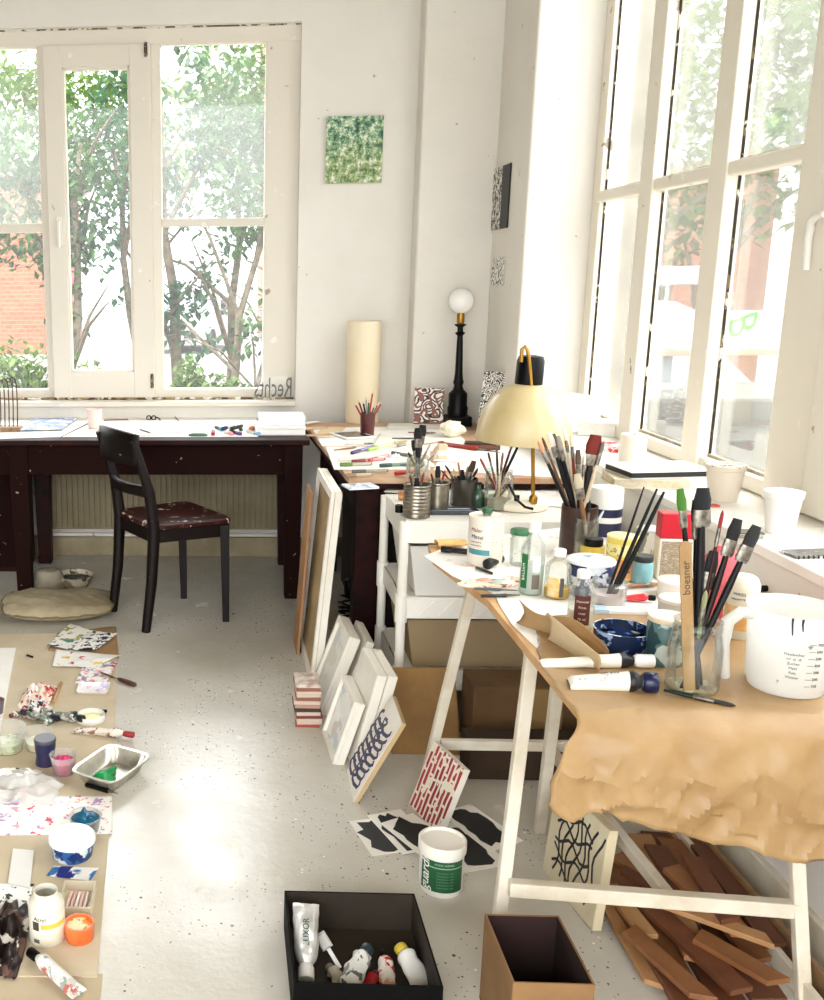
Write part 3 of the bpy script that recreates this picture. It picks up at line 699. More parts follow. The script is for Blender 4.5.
# ================================================================ pictures, canvases
def slab(name, label, w, h, th, loc, quat, face, side, cat='painting', group=None, frame=None, strokes=None, backing=None):
    """canvas: local x = width, local z = height, -y = painted face, foot centre at origin"""
    t = thing(name, label, cat, loc, quat=quat, group=group)
    MB().box(-w / 2, w / 2, 0, th, 0, h).build('stretcher', side, t, bevel=.002)
    if face: MB().box(-w / 2 + .0008, w / 2 - .0008, -.0012, -.0001, .0008, h - .0008).build('painted_face', face, t)
    if frame:
        f = MB(); b = frame
        for (x0, x1, z0, z1) in ((-w / 2, w / 2, 0, b), (-w / 2, w / 2, h - b, h), (-w / 2, -w / 2 + b, b, h - b), (w / 2 - b, w / 2, b, h - b)): f.box(x0, x1, -.014, -.0013, z0, z1)
        f.build('frame', side, t, bevel=.001)
    if strokes: strokes(t)
    return t
def orient(xdir, zdir):
    """rotation with local x and z along the given directions"""
    z = Vector(zdir).normalized(); x = Vector(xdir); x = (x - z * x.dot(z)).normalized(); y = z.cross(x)
    return Matrix((x, y, z)).transposed().to_quaternion()
CANV = mat('primed_canvas', 'eee9dd', .7, var='e4ddcd', vs=6)
CANVEDGE = mat('canvas_edge', 'e2dccd', .75, var='d2c8b4', vs=10)
# green painting on the back wall
k = NT('green_dots'); v = k.coord(); n = k.noise(v, 26, 6, .75); sep = k.node('ShaderNodeSeparateXYZ'); k.link(v, sep.inputs[0])
top = k.math('ADD', k.math('MULTIPLY', sep.outputs[2], 2.2), k.math('MULTIPLY', k.noise(v, 9, 3), .5))
g1 = k.ramp(n, [(.41, '24463c'), (.47, '5f9070'), (.53, '9dbb8e'), (.59, 'e8ecdd')]); g2 = k.ramp(n, [(.41, '47663a'), (.47, '7f9a5a'), (.54, 'aebd8a'), (.61, 'eceedd')])
c = k.mix(k.ramp(top, [(.45, '000000'), (.75, 'ffffff')]), g2, g1)
vo = k.node('ShaderNodeTexVoronoi', Scale=95); k.link(v, vo.inputs['Vector']); c = k.mix(k.math('LESS_THAN', vo.outputs['Distance'], .2), c, lin('24463c'))
k.link(c, k.b.inputs['Base Color']); GREENP = k.m
a, b = ay(326, 117, WY), ay(381, 183, WY)
slab('painting', 'small square painting of dabbed green and white dots on the back wall', b.x - a.x, a.z - b.z, .02, ((a.x + b.x) / 2, WY - .024, b.z), Quaternion(), GREENP, CANVEDGE)
# black and white print on the pier side of the right wall
a, b, d = ax(494, 170, WX), ax(512, 168, WX), ax(495, 230, WX)
BWP = dabbed('black_white_print', '171715', ['e9e6dc', 'd5d2c6'], 75, .5, .52)
k = NT('print_half'); v = k.coord(); sep = k.node('ShaderNodeSeparateXYZ'); k.link(v, sep.inputs[0])
n = k.noise(v, 38, 4, .7); m_ = k.math('GREATER_THAN', n, .5); lf = k.math('LESS_THAN', sep.outputs[0], .035); m_ = k.math('MULTIPLY', m_, lf)
k.link(k.mix(m_, lin('0a0a0a'), lin('e8e5db')), k.b.inputs['Base Color']); BWH = k.m
y0, y1 = b.y, a.y
slab('print', 'narrow black and white speckled print on the wall beside the corner', y1 - y0, a.z - d.z, .006, (WX - .0075, (y0 + y1) / 2, d.z), orient((0, -1, 0), (0, 0, 1)), BWH, mat('black_edge', '1a1917', .5), 'print')
a, b, d = ax(494, 258, WX), ax(506, 257, WX), ax(495, 285, WX)
INK = curvy('ink_scribble', 'efece4', '2a2826', 15, .02)
slab('drawing', 'tiny white card with a black ink scribble under the speckled print', b and (a.y - b.y), a.z - d.z, .004, (WX - .006, (a.y + b.y) / 2, d.z), orient((0, -1, 0), (0, 0, 1)), INK, CANVEDGE, 'drawing')
# maze drawing standing by the black lamp
MAZE = curvy('maze_lines', 'efe9df', '2b2321', 16, .03, line2='8c5a50', detail=0)
p = az(428, 425, .7685); w = 29 * mpp(p); h = up(431, 389, p) * 1.03
slab('drawing', 'white panel with black and red maze lines leaning on the wall by the black lamp', w, h, .012, p, orient((1, -.12, 0), (.03, .16, 1)), MAZE, mat('pinkish_edge', 'd8c5bb', .6), 'drawing')
# two leaning prints right of the lamp
LEAF_INK = curvy('leaf_ink', 'f1eee6', '37332d', 38, .03)
p = az(488, 432, .7685); h = up(492, 372, p) * 1.02
slab('print', 'tall white print with small black marks leaning behind the desk lamp', .115, h, .006, p + Vector((-.005, -.03, 0)), orient((1, -.5, 0), (.10, .12, 1)), LEAF_INK, CANVEDGE, 'print')
p = az(497, 428, .7685)
slab('print', 'dark green-black panel leaning behind the white marked print', .12, up(500, 366, p), .012, p + Vector((.02, .03, 0)), orient((1, -.45, 0), (.08, .10, 1)), dabbed('dark_green_print', '28302a', ['4a564c'], 50, .5, .6), mat('black_edge', '1a1917', .5), 'print')

# tall canvas leaning against the work table, seen from its edge
def put(name, label, far, near, top, th, face, side=CANV, **k):
    """canvas standing on the floor edge far > near, its near upper corner at top; painted face looks to the left"""
    a, b, tp_ = Vector((*far, 0)), Vector((*near, 0)), Vector(top); w = (b - a).length; zd = tp_ - b; xd = (b - a).normalized()
    zd = zd - xd * zd.dot(xd)
    return slab(name, label, w, zd.length, th, (a + b) / 2, orient(xd, zd), face, side, **k)
put('canvas', 'tall white canvas leaning on its edge against the left side of the work table', (.335, 4.02), (.342, 3.54), (.405, 3.52, .745), .026, mat('canvas_back', 'b39a70', .8, var='8f7448', vs=5), frame=.03, cat='canvas')
put('wooden_board', 'narrow raw brown board standing left of the tall white canvas', (.300, 4.02), (.303, 3.86), (.345, 3.85, .68), .010, mat('panel_face', 'b0835a', .7, var='8f6a45', vs=8), mat('raw_wood_panel', 'a87a50', .6), cat='panel')

# bundle of small paint-edged panels on the floor
EDG = [mat('edge_%s' % c_, c_, .6) for c_ in ('7a3a32', '4b2a22', 'b48a74', '8c5a48', 'cdb8a6', '3c2b26', 'a0483c', '6d5a48')]
p0 = az(308, 727); rr = random.Random(4)
zc = 0
for i in range(13):
    th = .0095 + rr.random() * .004; w = .085 + rr.uniform(-.006, .006)
    t = MB().box(-w / 2, w / 2, -.055, .055, 0, th).build('small_panel', EDG[rr.randrange(8)] if i != 12 else mat('pale_panel_face', 'd9cdbf', .6, var='9c7b6a', vs=30), loc=(p0.x + rr.uniform(-.004, .004), p0.y + .05, zc), rot=rr.uniform(-.06, .06), bevel=.001)
    ords = ['bottom', 'second', 'third', 'fourth', 'fifth', 'sixth', 'seventh', 'eighth', 'ninth', 'tenth', 'eleventh', 'twelfth', 'top']
    tag(t, 'small painted panel, %s from the floor in the stack by the leaning canvas' % ords[i] if 0 < i < 12 else 'small painted panel at the %s of the stack by the leaning canvas' % ords[i], 'panel', 'small panels stacked on the floor')
    zc += th + .0005

# white canvases leaning against the drawer tower
GREY = dabbed('faint_wash', 'ece9e1', ['d9dad4', 'e3ddd0'], 7, .6, .58)
put('canvas', 'large white framed canvas furthest left of the canvases by the drawer tower', (.338, 3.52), (.349, 3.285), (.448, 3.34, .287), .028, GREY, frame=.018, cat='canvas')
put('canvas', 'white canvas standing right behind the large framed one by the tower post', (.388, 3.52), (.398, 3.30), (.498, 3.36, .270), .028, CANV, cat='canvas')
put('canvas', 'small framed canvas with faint blue-grey wash, nearest the small panel stack', (.347, 3.15), (.359, 2.92), (.420, 2.965, .209), .024, dabbed('blue_grey_wash', 'ebe9e3', ['ccd3d6', 'd9d0c4', 'f6f5f0'], 9, .6, .58), frame=.012, cat='canvas')
put('canvas', 'blank white canvas between the small framed canvas and its blank twin', (.392, 3.15), (.406, 2.91), (.474, 2.965, .306), .030, CANV, cat='canvas')
put('canvas', 'blank white canvas, right-hand one of the blank pair beside the looped strokes', (.426, 3.15), (.440, 2.914), (.508, 2.97, .302), .030, CANV, cat='canvas')
# long canvas with blue writing
BLUE = mat('blue_ink', '1d2a5e', .5, var='4a3550', vs=30)
def scribble(t_, m_, pts, r, flat=.25, name='brush_stroke'):
    for i, s in enumerate(pts):
        b = MB().tube(s, r, 6)
        for v_ in b.v: v_.y = -.0016 + (v_.y) * flat
        b.build(name, m_, t_, smooth=60)
def blue_strokes(t_):
    r = random.Random(3); pts = []; z = .035
    while z < .23:
        for o_ in (-.05, .015):
            pts.append([Vector((o_ + .055 * math.sin(a * .7 + 1) + r.uniform(-.008, .008), 0, z + .017 * math.cos(a * .9))) for a in range(8)])
        z += .026
    scribble(t_, BLUE, pts, .0060)
put('canvas', 'narrow cream canvas with blue and violet looped strokes tilted in front of the cardboard', (.388, 2.885), (.384, 2.690), (.515, 2.735, .255), .014, CANV, mat('raw_edge', 'c2a77d', .7), strokes=blue_strokes, cat='canvas')
# brown boards against the drawers
BRB = mat('brown_board', '96713f', .75, var='7e5d32', vs=5)
pa_, pb_ = az(394, 786), az(452, 786)
slab('cardboard_sheet', 'flat brown cardboard sheet leaning against the front of the drawer tower', .22, .28, .006, (.655, 3.0, 0), orient((1, 0, 0), (0, .6, 1)), None, BRB, cat='cardboard')
BOXM = mat('brown_carton', '6b4e2d', .8, var='563d22', vs=5)
def carton(name, label, x0, x1, y0, y1, h, m, inner=None, loc_z=0, rotz=0, th=.004, flaps=False):
    t = thing(name, label, 'box', ((x0 + x1) / 2, (y0 + y1) / 2, loc_z), rotz); w, d = (x1 - x0) / 2, (y1 - y0) / 2
    for i, (a0, a1, b0, b1) in enumerate(((-w, w, -d, -d + th), (-w, w, d - th, d), (-w, -w + th, -d + th, d - th), (w - th, w, -d + th, d - th))):
        MB().box(a0, a1, b0, b1, .001 + th, h).build('side_panel', m, t, bevel=.0008)
        if inner:
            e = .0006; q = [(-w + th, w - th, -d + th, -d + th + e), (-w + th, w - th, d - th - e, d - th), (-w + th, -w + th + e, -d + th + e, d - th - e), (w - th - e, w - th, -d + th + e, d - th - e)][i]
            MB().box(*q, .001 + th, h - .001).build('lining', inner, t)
    MB().box(-w, w, -d, d, 0, th).build('bottom_panel', inner or m, t)
    return t
t = thing('carton', 'large closed brown carton on the floor under the drawer tower', 'box', (1.00, 3.10, 0))
MB().box(-.20, .27, -.08, .08, 0, .225).build('body', BOXM, t, bevel=.004)
MB().box(-.02, .08, -.0806, -.0802, .02, .22).build('tape', mat('packing_tape', '9b7c50', .3), t)
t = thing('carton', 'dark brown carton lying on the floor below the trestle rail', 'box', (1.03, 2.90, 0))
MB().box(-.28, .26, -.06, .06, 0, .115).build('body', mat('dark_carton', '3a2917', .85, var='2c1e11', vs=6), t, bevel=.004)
# red and cream striped painting
k = NT('red_dashes'); v = k.coord(rot=(0, 0, 0))
sep = k.node('ShaderNodeSeparateXYZ'); k.link(v, sep.inputs[0]); cb = k.node('ShaderNodeCombineXYZ'); k.link(sep.outputs[2], cb.inputs[0]); k.link(k.math('ADD', sep.outputs[0], k.math('MULTIPLY', k.noise(v, 14, 2), .012)), cb.inputs[1])
bt = k.node('ShaderNodeTexBrick', Scale=10); bt.inputs['Color1'].default_value = lin('8e1f2c'); bt.inputs['Color2'].default_value = lin('b23a44'); bt.inputs['Mortar'].default_value = lin('efe6d2'); bt.inputs['Mortar Size'].default_value = .042; bt.inputs['Brick Width'].default_value = .75; bt.inputs['Row Height'].default_value = .2; bt.offset = .4
k.link(cb.outputs[0], bt.inputs['Vector']); k.link(k.mix(k.math('GREATER_THAN', k.noise(v, 20, 2, .5), .57), bt.outputs['Color'], lin('efe6d2')), k.b.inputs['Base Color']); REDP = k.m
put('painting', 'small painting of dark red dashes on cream standing on the floor behind the tub', (.545, 2.69), (.592, 2.52), (.655, 2.55, .19), .020, REDP, CANV)

# black line painting on a pale panel under the table
def lattice(t_):
    r = random.Random(8); pts = []
    W_, H_ = .13, .21
    for i in range(7):
        x = -.085 + i * .028
        pts.append([Vector((x + .012 * math.sin(k_ * .9 + i) + k_ * .0035, 0, .035 + k_ * .021)) for k_ in range(10)])
    for i in range(5):
        z = .055 + i * .036
        pts.append([Vector((-.095 + k_ * .0215, 0, z + .014 * math.sin(k_ * 1.1 + i * 2))) for k_ in range(9)])
    scribble(t_, mat('black_gouache', '15171d', .45), pts, .0040)
a, b = az(543, 868), az(592, 934)
w_ = (b - a).length
slab('painting', 'pale wooden panel with thick black lattice strokes standing under the trestle table', w_, .25, .022, (a + b) / 2, orient(b - a, (.10, .07, 1)), mat('panel_cream', 'e2d8bb', .6, var='d6c9a6', vs=8), mat('panel_side', 'd9cba8', .6), strokes=lattice)

# black and white sheets lying by the tub
BLK = mat('black_ink_wash', '08090b', .6, var='15161a', vs=30)
def inked(label, cx, cy, w, h, ang, z, seed, blot=True, m=WHP):
    p = az(cx, cy); t = thing('ink_sheet', label, 'paper', (p.x, p.y, z), ang, 'black and white ink sheets on the floor')
    MB().prism([(-w / 2, -h / 2), (w / 2, -h / 2 + .004), (w / 2 - .003, h / 2), (-w / 2 + .005, h / 2 - .003)], 0, .0012).build('sheet', m, t)
    r = random.Random(seed); pl = []
    for k_ in range(22):
        a_ = 2 * PI * k_ / 22; q = .36 + .17 * noise.noise(Vector((math.cos(a_) * 2, math.sin(a_) * 2, seed))) ; pl.append((w * q * 1.05 * math.cos(a_) + r.uniform(-.004, .004), h * q * 1.25 * math.sin(a_) + r.uniform(-.004, .004)))
    MB().prism(pl, .0013, .0018).build('ink_blot', BLK, t)
inked('sheet with sketchy black hatching, leftmost of the ink sheets on the floor', 380, 836, .12, .18, .25, .0005, 1)
inked('sheet with a round black blot, second from the left of the ink sheets', 402, 832, .115, .21, .35, .0028, 2)
inked('sheet with a broad black blot lying left of the green-labelled tub', 420, 838, .125, .21, .5, .0052, 3)
inked('sheet with black blot under the right side of the green-labelled tub', 463, 846, .14, .23, .3, .0005, 4)
inked('sheet with torn black mark, rightmost of the ink sheets', 480, 828, .12, .22, .45, .0030, 5, m=WHP2)

# black box and brown box in front
t = carton('storage_box', 'open black cardboard box holding paint tubes in the foreground', .146, .447, 1.785, 2.10, .10, mat('black_card', '060606', .7, spec=.1), mat('dark_lining', '33281b', .8, var='271e14', vs=9))
MB().box(-.035, .005, .158, .1585, .078, .082).build('label', mat('silver_print', '9a958a', .4), t)
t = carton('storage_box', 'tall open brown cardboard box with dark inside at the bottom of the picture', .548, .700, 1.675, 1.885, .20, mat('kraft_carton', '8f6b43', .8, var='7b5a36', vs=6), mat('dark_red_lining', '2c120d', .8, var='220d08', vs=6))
# ================================================================ small things: makers
GLASS = glassy('jar_glass', 'fcfdfb', clear=.98, rough=.03, haze=.02, hazecol='ffffff')
GLASSD = glassy('dirty_jar_glass', 'f2f3ec', clear=.95, rough=.06, haze=.10, hazecol='f3f0e4', smudge=30)
PLAST = mat('white_plastic_tub', 'f4f2ec', .35, var='ebe7dd', vs=20)
METAL = mat('ferrule_metal', '9c968c', .4, .85, var='5d564d', vs=90)
TINM = mat('tin_metal', 'aaa496', .35, .75, var='7f7664', vs=30)
BLACK = mat('black_lacquer', '060505', .4, spec=.2)
BRASS = mat('brass', 'b58a3e', .3, .85, var='8e6626', vs=10)
def face(c): return math.atan2(-c[1], -c[0])
def vessel(name, label, cat, px, pyb, wpx, pyt, z, prof, m, wall=0, group=None, pname='body', cap1=None, n=28, sm=45):
    c, r = base(px, pyb, wpx, z); h = up(px, pyt, c)
    t = thing(name, label, cat, c, group=group)
    P = [(a * r, b * h) for a, b in prof]
    if wall: P += [(max(.0005, a * r - wall), max(b * h, wall * 1.5)) for a, b in reversed(prof)]
    MB().lathe(P, n, cap1=(not wall) or True).build(pname, m, t, smooth=sm)
    return t, c, r, h
CYL = [(.96, 0), (1, .02), (1, .98), (.985, 1)]
JAR = [(.9, 0), (1, .04), (1, .78), (.86, .86), (.84, .88), (.86, .9), (.86, 1)]
OPENJAR = [(.92, 0), (1, .04), (1, .84), (.9, .90), (.9, .93), (.95, .94), (.95, 1)]
def disc(t, name, r, z0, z1, m, n=28): return MB().lathe([(r * .97, z0), (r, z0 + (z1 - z0) * .15), (r, z1 - (z1 - z0) * .2), (r * .95, z1)], n).build(name, m, t, smooth=45)
def fill(t, r, z1, m, z0=.003): return MB().lathe([(r, z0), (r, z1)], 24).build('liquid', m, t, smooth=45)
def up_quat(d): return Vector((0, 0, 1)).rotation_difference(Vector(d).normalized())
COL = {}
def cm_(c, rough=.4): 
    if (c, rough) not in COL: COL[(c, rough)] = mat('paint_%s' % c, c, rough)
    return COL[(c, rough)]
def brush(label, foot, tip, r, hcol, bcol, kind='round', group=None, name='paint_brush', bl=None, ferr=METAL):
    foot, tip = Vector(foot), Vector(tip); d = tip - foot; L_ = d.length
    t = thing(name, label, 'brush', foot, quat=up_quat(d), group=group)
    hm = hcol if not isinstance(hcol, str) else mat('handle_%s' % hcol, hcol, .4, spec=.2)
    bm_ = bcol if not isinstance(bcol, str) else mat('bristle_%s' % bcol, bcol, .85, bump=.3, bs=300)
    if kind == 'stick':      # handle end up
        MB().tube([(0, 0, 0), (0, 0, L_ * .4), (0, 0, L_ * .8), (0, 0, L_)], [r, r, r * .8, r * .5], 8).build('handle', hm, t, smooth=60); return t
    bl = bl or (.035 if kind == 'round' else .04); fl = .032 if kind != 'big' else .03
    hl = max(.02, L_ - bl - fl)
    MB().tube([(0, 0, 0), (0, 0, hl * .3), (0, 0, hl * .8), (0, 0, hl)], [r * .55, r * .8, r * 1.05, r * .8], 8).build('handle', hm, t, smooth=60)
    fx = {'round': 1, 'flat': 1.6, 'big': 2.0}[kind]; fy = {'round': 1, 'flat': .7, 'big': .8}[kind]
    MB().lathe([(r * .8, hl - .002), (r * 1.05, hl + .005), (r, hl + fl)], 14, sx=(fx + 1) / 2 if kind == 'flat' else fx, sy=fy).build('ferrule', ferr, t, smooth=50)
    pr = [(r * .9, hl + fl), (r * 1.0, hl + fl + bl * .45), (r * .8, hl + fl + bl * .8), (r * (.15 if kind == 'round' else .7), L_)]
    MB().lathe(pr, 12, sx=fx, sy=fy * .9).build('bristles', bm_, t, smooth=60)
    return t
def lying(name, label, cat, p0, p1, r, parts, group=None, n=10):
    """rod lying from p0 to p1: parts = [(name, material, from, to, radius factor)]"""
    p0, p1 = Vector(p0), Vector(p1); d = p1 - p0; L_ = d.length
    t = thing(name, label, cat, p0 + Vector((0, 0, r)), quat=up_quat(d), group=group)
    for nm, m, a, b, f in parts:
        f0, f1 = f if isinstance(f, tuple) else (f, f)
        MB().lathe([(r * f0 * .9, L_ * a), (r * f0, L_ * a + .0008), (r * f1, L_ * b - .0008), (r * f1 * .85, L_ * b)], n).build(nm, m, t, smooth=50)
    return t
def paint_tube(label, cap, end, w, body, capm, z=None, capr=.66, group=None, band=None, txt=None, name='paint_tube', bump=0, flat=.16):
    """squeezed tube: cap end point, crimped end point, width"""
    cap, end = Vector(cap), Vector(end); d = end - cap; L_ = d.length; x = d.normalized(); r = w / 2
    y = Vector((0, 0, 1)).cross(x).normalized(); zz = x.cross(y)
    q = Matrix((x, y, zz)).transposed().to_quaternion()
    t = thing(name, label, 'tube', cap + Vector((0, 0, r * .92)), quat=q, group=group)
    cl = L_ * .17
    MB().lathe([(r * capr * .92, 0), (r * capr, .002), (r * capr, cl * .8), (r * capr * .8, cl)], 16, Matrix.Rotation(PI / 2, 4, 'Y')).build('cap', capm, t, smooth=45)
    sd = rnd.random() * 9
    def sec(u, v):
        X = cl + (L_ - cl) * v; k_ = min(1, v * 9); f = max(0, (v - .1) / .9)
        ry = r * (.45 + .5 * k_) * (1 + .22 * f); rz = r * (.45 + .5 * k_) * (1 - f) + r * flat * f * (.3 if v > .97 else 1)
        a = 2 * PI * u; zc = -(r * .92) * f * .85 + 0
        nn = (bump or .06) * r * noise.noise(Vector((math.cos(a) * 2 + sd, math.sin(a) * 2, v * 5))) * (k_)
        return Vector((X, math.cos(a) * (ry + nn), math.sin(a) * (rz + nn) + zc * .9))
    MB().grid(sec, 20, 22).build('tube_body', body, t, smooth=50)
    if band:
        for (v0, v1, bmx) in band:
            def s2(u, v, v0=v0, v1=v1):
                p = sec(u, v0 + (v1 - v0) * v); c0 = Vector((p.x, 0, 0)); zc = -(r * .92) * max(0, ((v0 + (v1 - v0) * v) - .1) / .9) * .85 * .9
                c0.z = zc; return c0 + (p - c0) * 1.03
            MB().grid(s2, 20, 4).build('label_band', bmx, t, smooth=60)
    if txt:
        text('lettering', txt[0], txt[1], txt[2], t, (cl + (L_ - cl) * txt[3], 0, r * (1 - .75 * txt[3]) * .98), (0, math.radians(8), 0) if len(txt) < 5 else txt[4], ext=.0006)
    return t
ORD = ['leftmost', 'second from left', 'third from left', 'fourth from left', 'fifth from left', 'sixth from left', 'seventh from left', 'eighth from left', 'ninth from left', 'tenth from left', 'eleventh from left', 'twelfth from left', 'thirteenth from left']
def bunch(jarname, c, r, z, specs, group, desc):
    """brushes in a jar: specs = (tip px, tip py, radius, handle colour, bristle colour, kind, look, dy)"""
    for i, (px, py, rr_, hc, bc, kd, look, dy) in enumerate(specs):
        tip = ay(px, py, c.y + dy); foot = Vector((c.x, c.y, z + .004)); h = tip - foot
        o = Vector((h.x, h.y, 0)); lim = r * .55
        foot -= Vector((max(-lim, min(lim, h.x * .35)), max(-lim, min(lim, h.y * .35 + rnd.uniform(-.4, .4) * lim)), 0))
        foot.z = z + .006
        brush('%s %s, %s in the %s' % (look, 'stick' if kd == 'stick' else 'brush', ORD[i], desc), foot, tip, rr_, hc, bc, kd, group)

# ================================================================ desk by the back window
ZD = .7705
def quad(pp, z): return [az(x, y, z) for x, y in pp]
MW = WHP
def sheet(label, pp, z, m=None, name='paper_sheet', cat='paper', dz=0, th=.0008, **k):
    return flat_sheet(name, label, quad(pp, z), z + dz, m or WHP, cat, None, th, **k)
sheet('wide blank white sheet across the middle of the desk', ((62, 437), (110, 414), (222, 412), (222, 437)), ZD, dz=.0002)
sheet('blank white sheet in front of the white box stack on the desk', ((210, 437), (203, 414), (256, 411), (258, 437)), ZD, dz=.0012)
sheet('white sheet at the left end of the desk under the blue picture', ((-30, 440), (-10, 414), (108, 413), (60, 437)), ZD, dz=.0002)
sheet('sheet with blue washes lying at the left of the desk', ((18, 432), (33, 420), (78, 419), (62, 431)), ZD, dabbed('blue_wash_sheet', 'f2f1ee', ['8ea2cf', '9fb0d8'], 14, .6, .5), dz=.006, crumple=.004, seed=3)
sheet('thin beige paper strip near the window on the desk', ((188, 412), (191, 409.5), (208, 409.5), (206, 412)), ZD, mat('beige_strip', 'd9c39c', .6), dz=.0015)
t, c, r, h = vessel('candle_glass', 'pinkish frosted glass holder standing on the desk below the casement', 'glass', 95, 429, 15, 409, ZD, [(.8, 0), (.9, .05), (1, .6), (1, 1)], mat('frosted_pink', 'efd8cf', .35), wall=.003)
# curved-rod rack
rk0 = az(10, 431, ZD); t = thing('plate_rack', 'rack of dark curved rods on a wooden base at the left end of the desk', 'rack', rk0)
MB().box(-.12, .055, -.035, .05, 0, .022).build('base', mat('rack_wood', 'b79a74', .6, var='7c5c3c', vs=14), t, bevel=.002)
for i in range(8):
    x = -.11 + i * .021; s = 1 + .0 * i
    hh = up(12, 377, rk0) * (.9 + .014 * i)
    MB().tube([(x, .01, .0222), (x + .003, .012, hh * .5), (x + .002, .014, hh * .88), (x - .006, .015, hh * .97), (x - .018, .015, hh), (x - .028, .014, hh * .96)], [.0032] * 6, 8).build('rod', mat('rod_dark', '4a352c', .35, .3), t, smooth=60)
lying('paint_brush', 'short brown stick lying right of the frosted glass on the desk', 'brush', az(104, 421, ZD), az(128, 420, ZD), .004, [('handle', mat('brown_stick', '7d5a3c', .5), 0, 1, 1)])
lying('paint_brush', 'small dark red brush pointing at the window on the desk', 'brush', az(171, 413, ZD), az(179, 422, ZD), .004, [('handle', cm_('6a2620'), 0, .7, (1, .7)), ('bristles', cm_('3a2a22', .8), .7, 1, (.8, .3))])
lying('pencil', 'thin grey pencil lying near the right-hand end of the white sheet', 'pencil', az(181, 424, ZD), az(203, 424.5, ZD), .003, [('shaft', cm_('8c8a86'), 0, .9, 1), ('point', cm_('3a3a3a'), .9, 1, (1, .2))])
p = az(153, 420, ZD); t = thing('sunglasses', 'small black spectacles-like wire bundle lying on the desk above the chair', 'clip', p)
for k_ in range(2): MB().tube([(-.022 + .026 * k_ + .011 * math.cos(a * .7), .004 * math.sin(a), .012 + .011 * math.sin(a * .7)) for a in range(10)], .0035, 6).build('loop', BLACK, t, smooth=60)
MB().tube([(.014, 0, .016), (.03, -.01, .012), (.04, -.03, .005)], .0035, 6).build('arm', BLACK, t, smooth=60)
p = az(198, 436, ZD); t = thing('green_oval_lid', 'flat green oval lid at the front edge of the desk', 'lid', p)  # loose lid of a tin
MB().lathe([(.044, 0), (.046, .002), (.045, .008), (.04, .011)], 28, sy=.45).build('rim', mat('green_lid', '3f6b4b', .45), t, smooth=45); MB().lathe([(.034, .0111), (.034, .013)], 28, sy=.42).build('raised_centre', mat('green_lid2', '55805e', .5), t, smooth=45)
# markers lying in a heap
MK = [('red', 'a51f2c'), ('navy blue', '1d2a55'), ('teal', '4b9aa5'), ('pink', 'd88f96'), ('black', '18171a'), ('dark green', '27543c'), ('violet', '5a3f78'), ('orange', 'd2773a'), ('grey', '8f9196'), ('light blue', '86b4cf'), ('brown', '6d4630'), ('crimson', '8c1730')]
for i, (nm, c_) in enumerate(MK):
    px = 216 + i * 4.6; k_ = i % 3
    a = az(px + (2 if i % 2 else -3), 436 - k_ * 2.2, ZD); b = a + Vector((.055 * math.sin(i * 1.9) , .10, 0)); a.z += .0; 
    lying('marker_pen', 'marker pen with %s cap in the heap at the front of the desk' % nm, 'marker', a + Vector((0, 0, .0155 * (k_ if k_ < 2 else 0))), b + Vector((0, 0, .0155 * (k_ if k_ < 2 else 0))), .0092, [('cap', cm_(c_), 0, .35, 1.04), ('barrel', cm_('e9e6df') if i % 2 else cm_('2b2a2c'), .35, .93, .95), ('end_plug', cm_(c_), .93, 1, .8)], 'marker pens heaped on the desk')
a, b = az(254, 436, ZD), az(304, 434, ZD)
for i, (w_, d_, h_, lab, m_) in enumerate(((.235, .20, .045, 'lower and wider white cardboard box of the two by the window', 'f1efe9'), (.215, .175, .040, 'upper white flat box on the desk with a sheet on its lid', 'f6f5f1'))):
    t = thing('flat_box', lab, 'box', (a.x + .125 + .01 * i, a.y + .115 + .02 * i, ZD + i * .0455)); mm = mat('box_%s' % m_, m_, .55)
    MB().box(-w_ / 2, w_ / 2, -d_ / 2, d_ / 2, 0, h_ * .62).build('body', mm, t, bevel=.002); MB().box(-w_ / 2 - .002, w_ / 2 + .002, -d_ / 2 - .002, d_ / 2 + .002, h_ * .621, h_).build('lid', mm, t, bevel=.002)
# clear plate with mirrored handwriting
p = ay(273, 404, 5.345); t = thing('acrylic_sign', 'clear plate with mirrored handwritten word standing on the window ledge', 'sign', (p.x, 5.345, OZ0), )
MB().box(-.10, .10, 0, .003, 0, .125).build('plate', glassy('acrylic', clear=.95), t)
text('lettering', 'Rechts', .150, mat('grey_marker', '5c625f', .5), t, (.0, -.001, .062), (PI / 2, 0, 0), ext=.0006, mirror=True, squash=.50)
sheet('curled sketch sheet with grey marks beside the frosted glass', ((104, 436), (112, 424), (160, 423), (158, 436)), ZD, dabbed('grey_marks', 'f3f1ec', ['c9c7c2', 'b5b0a8'], 30, .6, .62), dz=.0015, crumple=.004, seed=61)
sheet('pale lilac sheet lying behind the green oval lid', ((166, 433), (172, 424), (212, 424), (210, 432)), ZD, mat('lilac_sheet', 'e6e2ec', .6), dz=.0018, crumple=.003, seed=62)
lying('ruler', 'thin wooden ruler lying along the window side of the desk', 'ruler', az(215, 417, ZD), az(250, 414, ZD), .006, [('strip', cm_('c9a56e'), 0, 1, 1)])
lying('pencil', 'short black pencil lying by the lilac sheet on the desk', 'pencil', az(140, 430, ZD + .006), az(152, 434, ZD + .006), .0035, [('shaft', cm_('2a2a2c'), 0, .85, 1), ('point', cm_('d8bd95'), .85, 1, (1, .2))])
